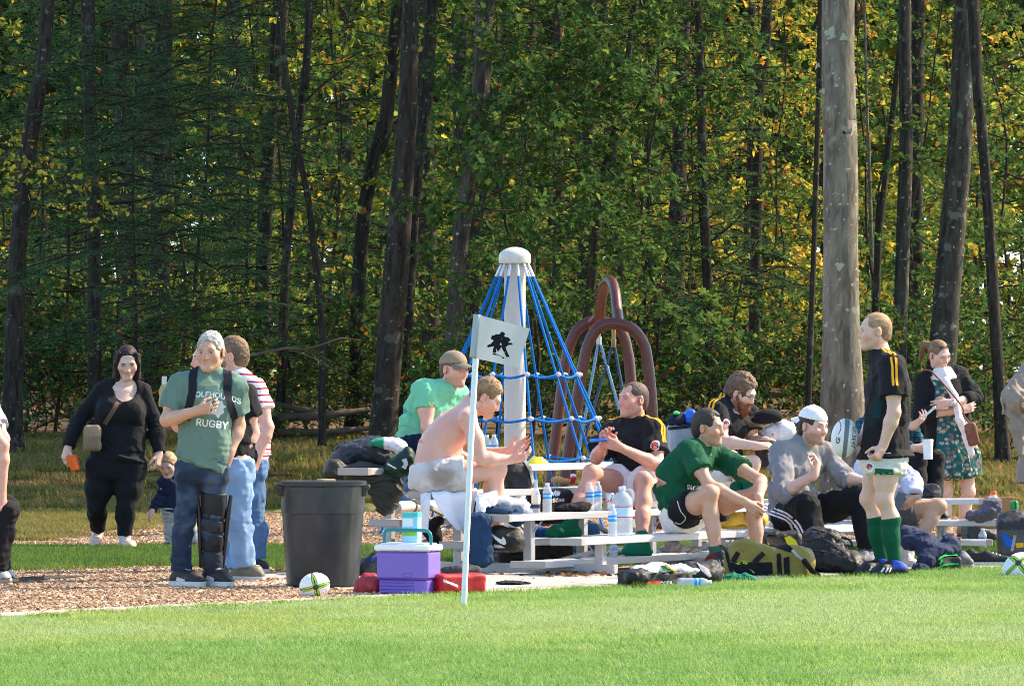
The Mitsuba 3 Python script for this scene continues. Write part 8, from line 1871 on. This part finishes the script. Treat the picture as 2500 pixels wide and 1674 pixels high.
for lab, a, b, r in (('mossy dead log lying at the foot of the woods left of the light green shirt', (640, 1020), (900, 1000), .055), ('upper dead log of the pile behind the trash can', (660, 985), (840, 1010), .04), ('lower dead log of the pile behind the trash can', (680, 1055), (900, 1045), .045), ('short broken log beside the log pile', (780, 1072), (880, 1085), .035)):
    log('fallen_log', lab, [P(*a, 65.2), P((a[0] + b[0]) / 2, (a[1] + b[1]) / 2 + 4, 65.0), P(*b, 65.3)], [r, r * .9, r * .6], A(.075, .06, .045))
t = thing('edging_tube', 'grey plastic edging tube lying on the chips behind the long bleacher', 'edging')
put('tube', tube(spline([P(966, 1238, 46.5), P(990, 1236, 46.8), P(1040, 1234, 47.2), P(1120, 1232, 48)], 16), .048, 12), 'plastic', t, A(.42, .39, .34)); put('joint', tube([P(1003, 1235.5, 46.9), P(1006, 1235.5, 46.93)], .052, 12), 'plastic', t, A(.12, .11, .1))
rl = np.random.default_rng(77); n = 420; uu, vv = rl.uniform(-.3, 4.6, n), rl.uniform(-.15, 1.9, n)
uu[:190], vv[:190] = rl.normal(.5, .5, 190), rl.normal(-.05, .16, 190)
pos = B0 + uu[:, None] * U + vv[:, None] * V + A(0, 0, PADZ + .006); c = palette(rl, n, [(.16, .09, .05), (.28, .17, .09), (.09, .055, .035)], [3, 2, 2])
(m, c) = leaves('maple', pos, rl.normal(0, 1, (n, 3)) * A(1, 1, .15), np.tile(A(0, 0, 1), (n, 1)) + rl.normal(0, .4, (n, 3)), rl.uniform(.02, .055, n), c, 3) if 'leaves' in globals() else (None, None)
put('leaf_litter', m, 'leaf', None, c, smooth=False, kind='stuff', label='dead leaves and bark bits scattered on the concrete under the long bleacher'); labels['leaf_litter']['category'] = 'leaves'
m, c = blades(60, .09, .02, .06, .003, [(.06, .09, .02), (.16, .14, .05)], 9, lean=1.4); v = m[0] + G(1561, 1436, PADZ); put('grass_clod', (v, m[1]), 'blade', None, c, smooth=False, label='torn clod of grass on the concrete beside the kit bag'); labels['grass_clod']['category'] = 'grass clod'
# ---------------------------------------------------------------- alike trees and boughs are told apart by their order in the photograph
ORD = 'leftmost second third fourth fifth sixth seventh eighth ninth tenth eleventh twelfth thirteenth fourteenth fifteenth sixteenth seventeenth eighteenth'.split()
CNT = 'zero one two three four five six seven eight nine ten eleven twelve thirteen fourteen fifteen sixteen seventeen eighteen'.split()
SHORT = {'young oaks behind the climbing mast': 'glossy young oak behind the climbing mast', 'young oaks on the right': 'dark green young oak on the right', 'yellowing maples on the right': 'yellowing maple deep in the right woods',
         'hemlocks in the left woods': 'dark hemlock in the left woods', 'small hemlocks in the right woods': 'small dark hemlock right of the arches', 'leafy saplings left of the mast': 'leafy sapling left of the climbing mast', 'oak boughs above the play area': 'oak bough hanging above the play area',
         'yellow boughs on the left': 'yellow leaved bough in the left woods', 'rust red sprigs': 'rust red oak sprig right of the arches', 'hemlock boughs in front of the trunks': 'feathery hemlock bough before the trunks'}
for g_, lab_ in SHORT.items():
    ks = [k for k, v in labels.items() if v.get('group') == g_]
    def col_(k):
        m_ = np.array(T(scene[k + '__crown']['to_world']).matrix, float)[:3, 3]; return m_[0] / m_[1]
    ks.sort(key=col_); n_ = len(ks)
    for i_, k in enumerate(ks):
        if n_ == 1: labels[k]['label'] = lab_
        else: labels[k]['label'] = lab_ + (f', leftmost of {CNT[n_]}' if i_ == 0 else f', rightmost of {CNT[n_]}' if i_ == n_ - 1 else f', {ORD[i_]} from left of {CNT[n_]}')
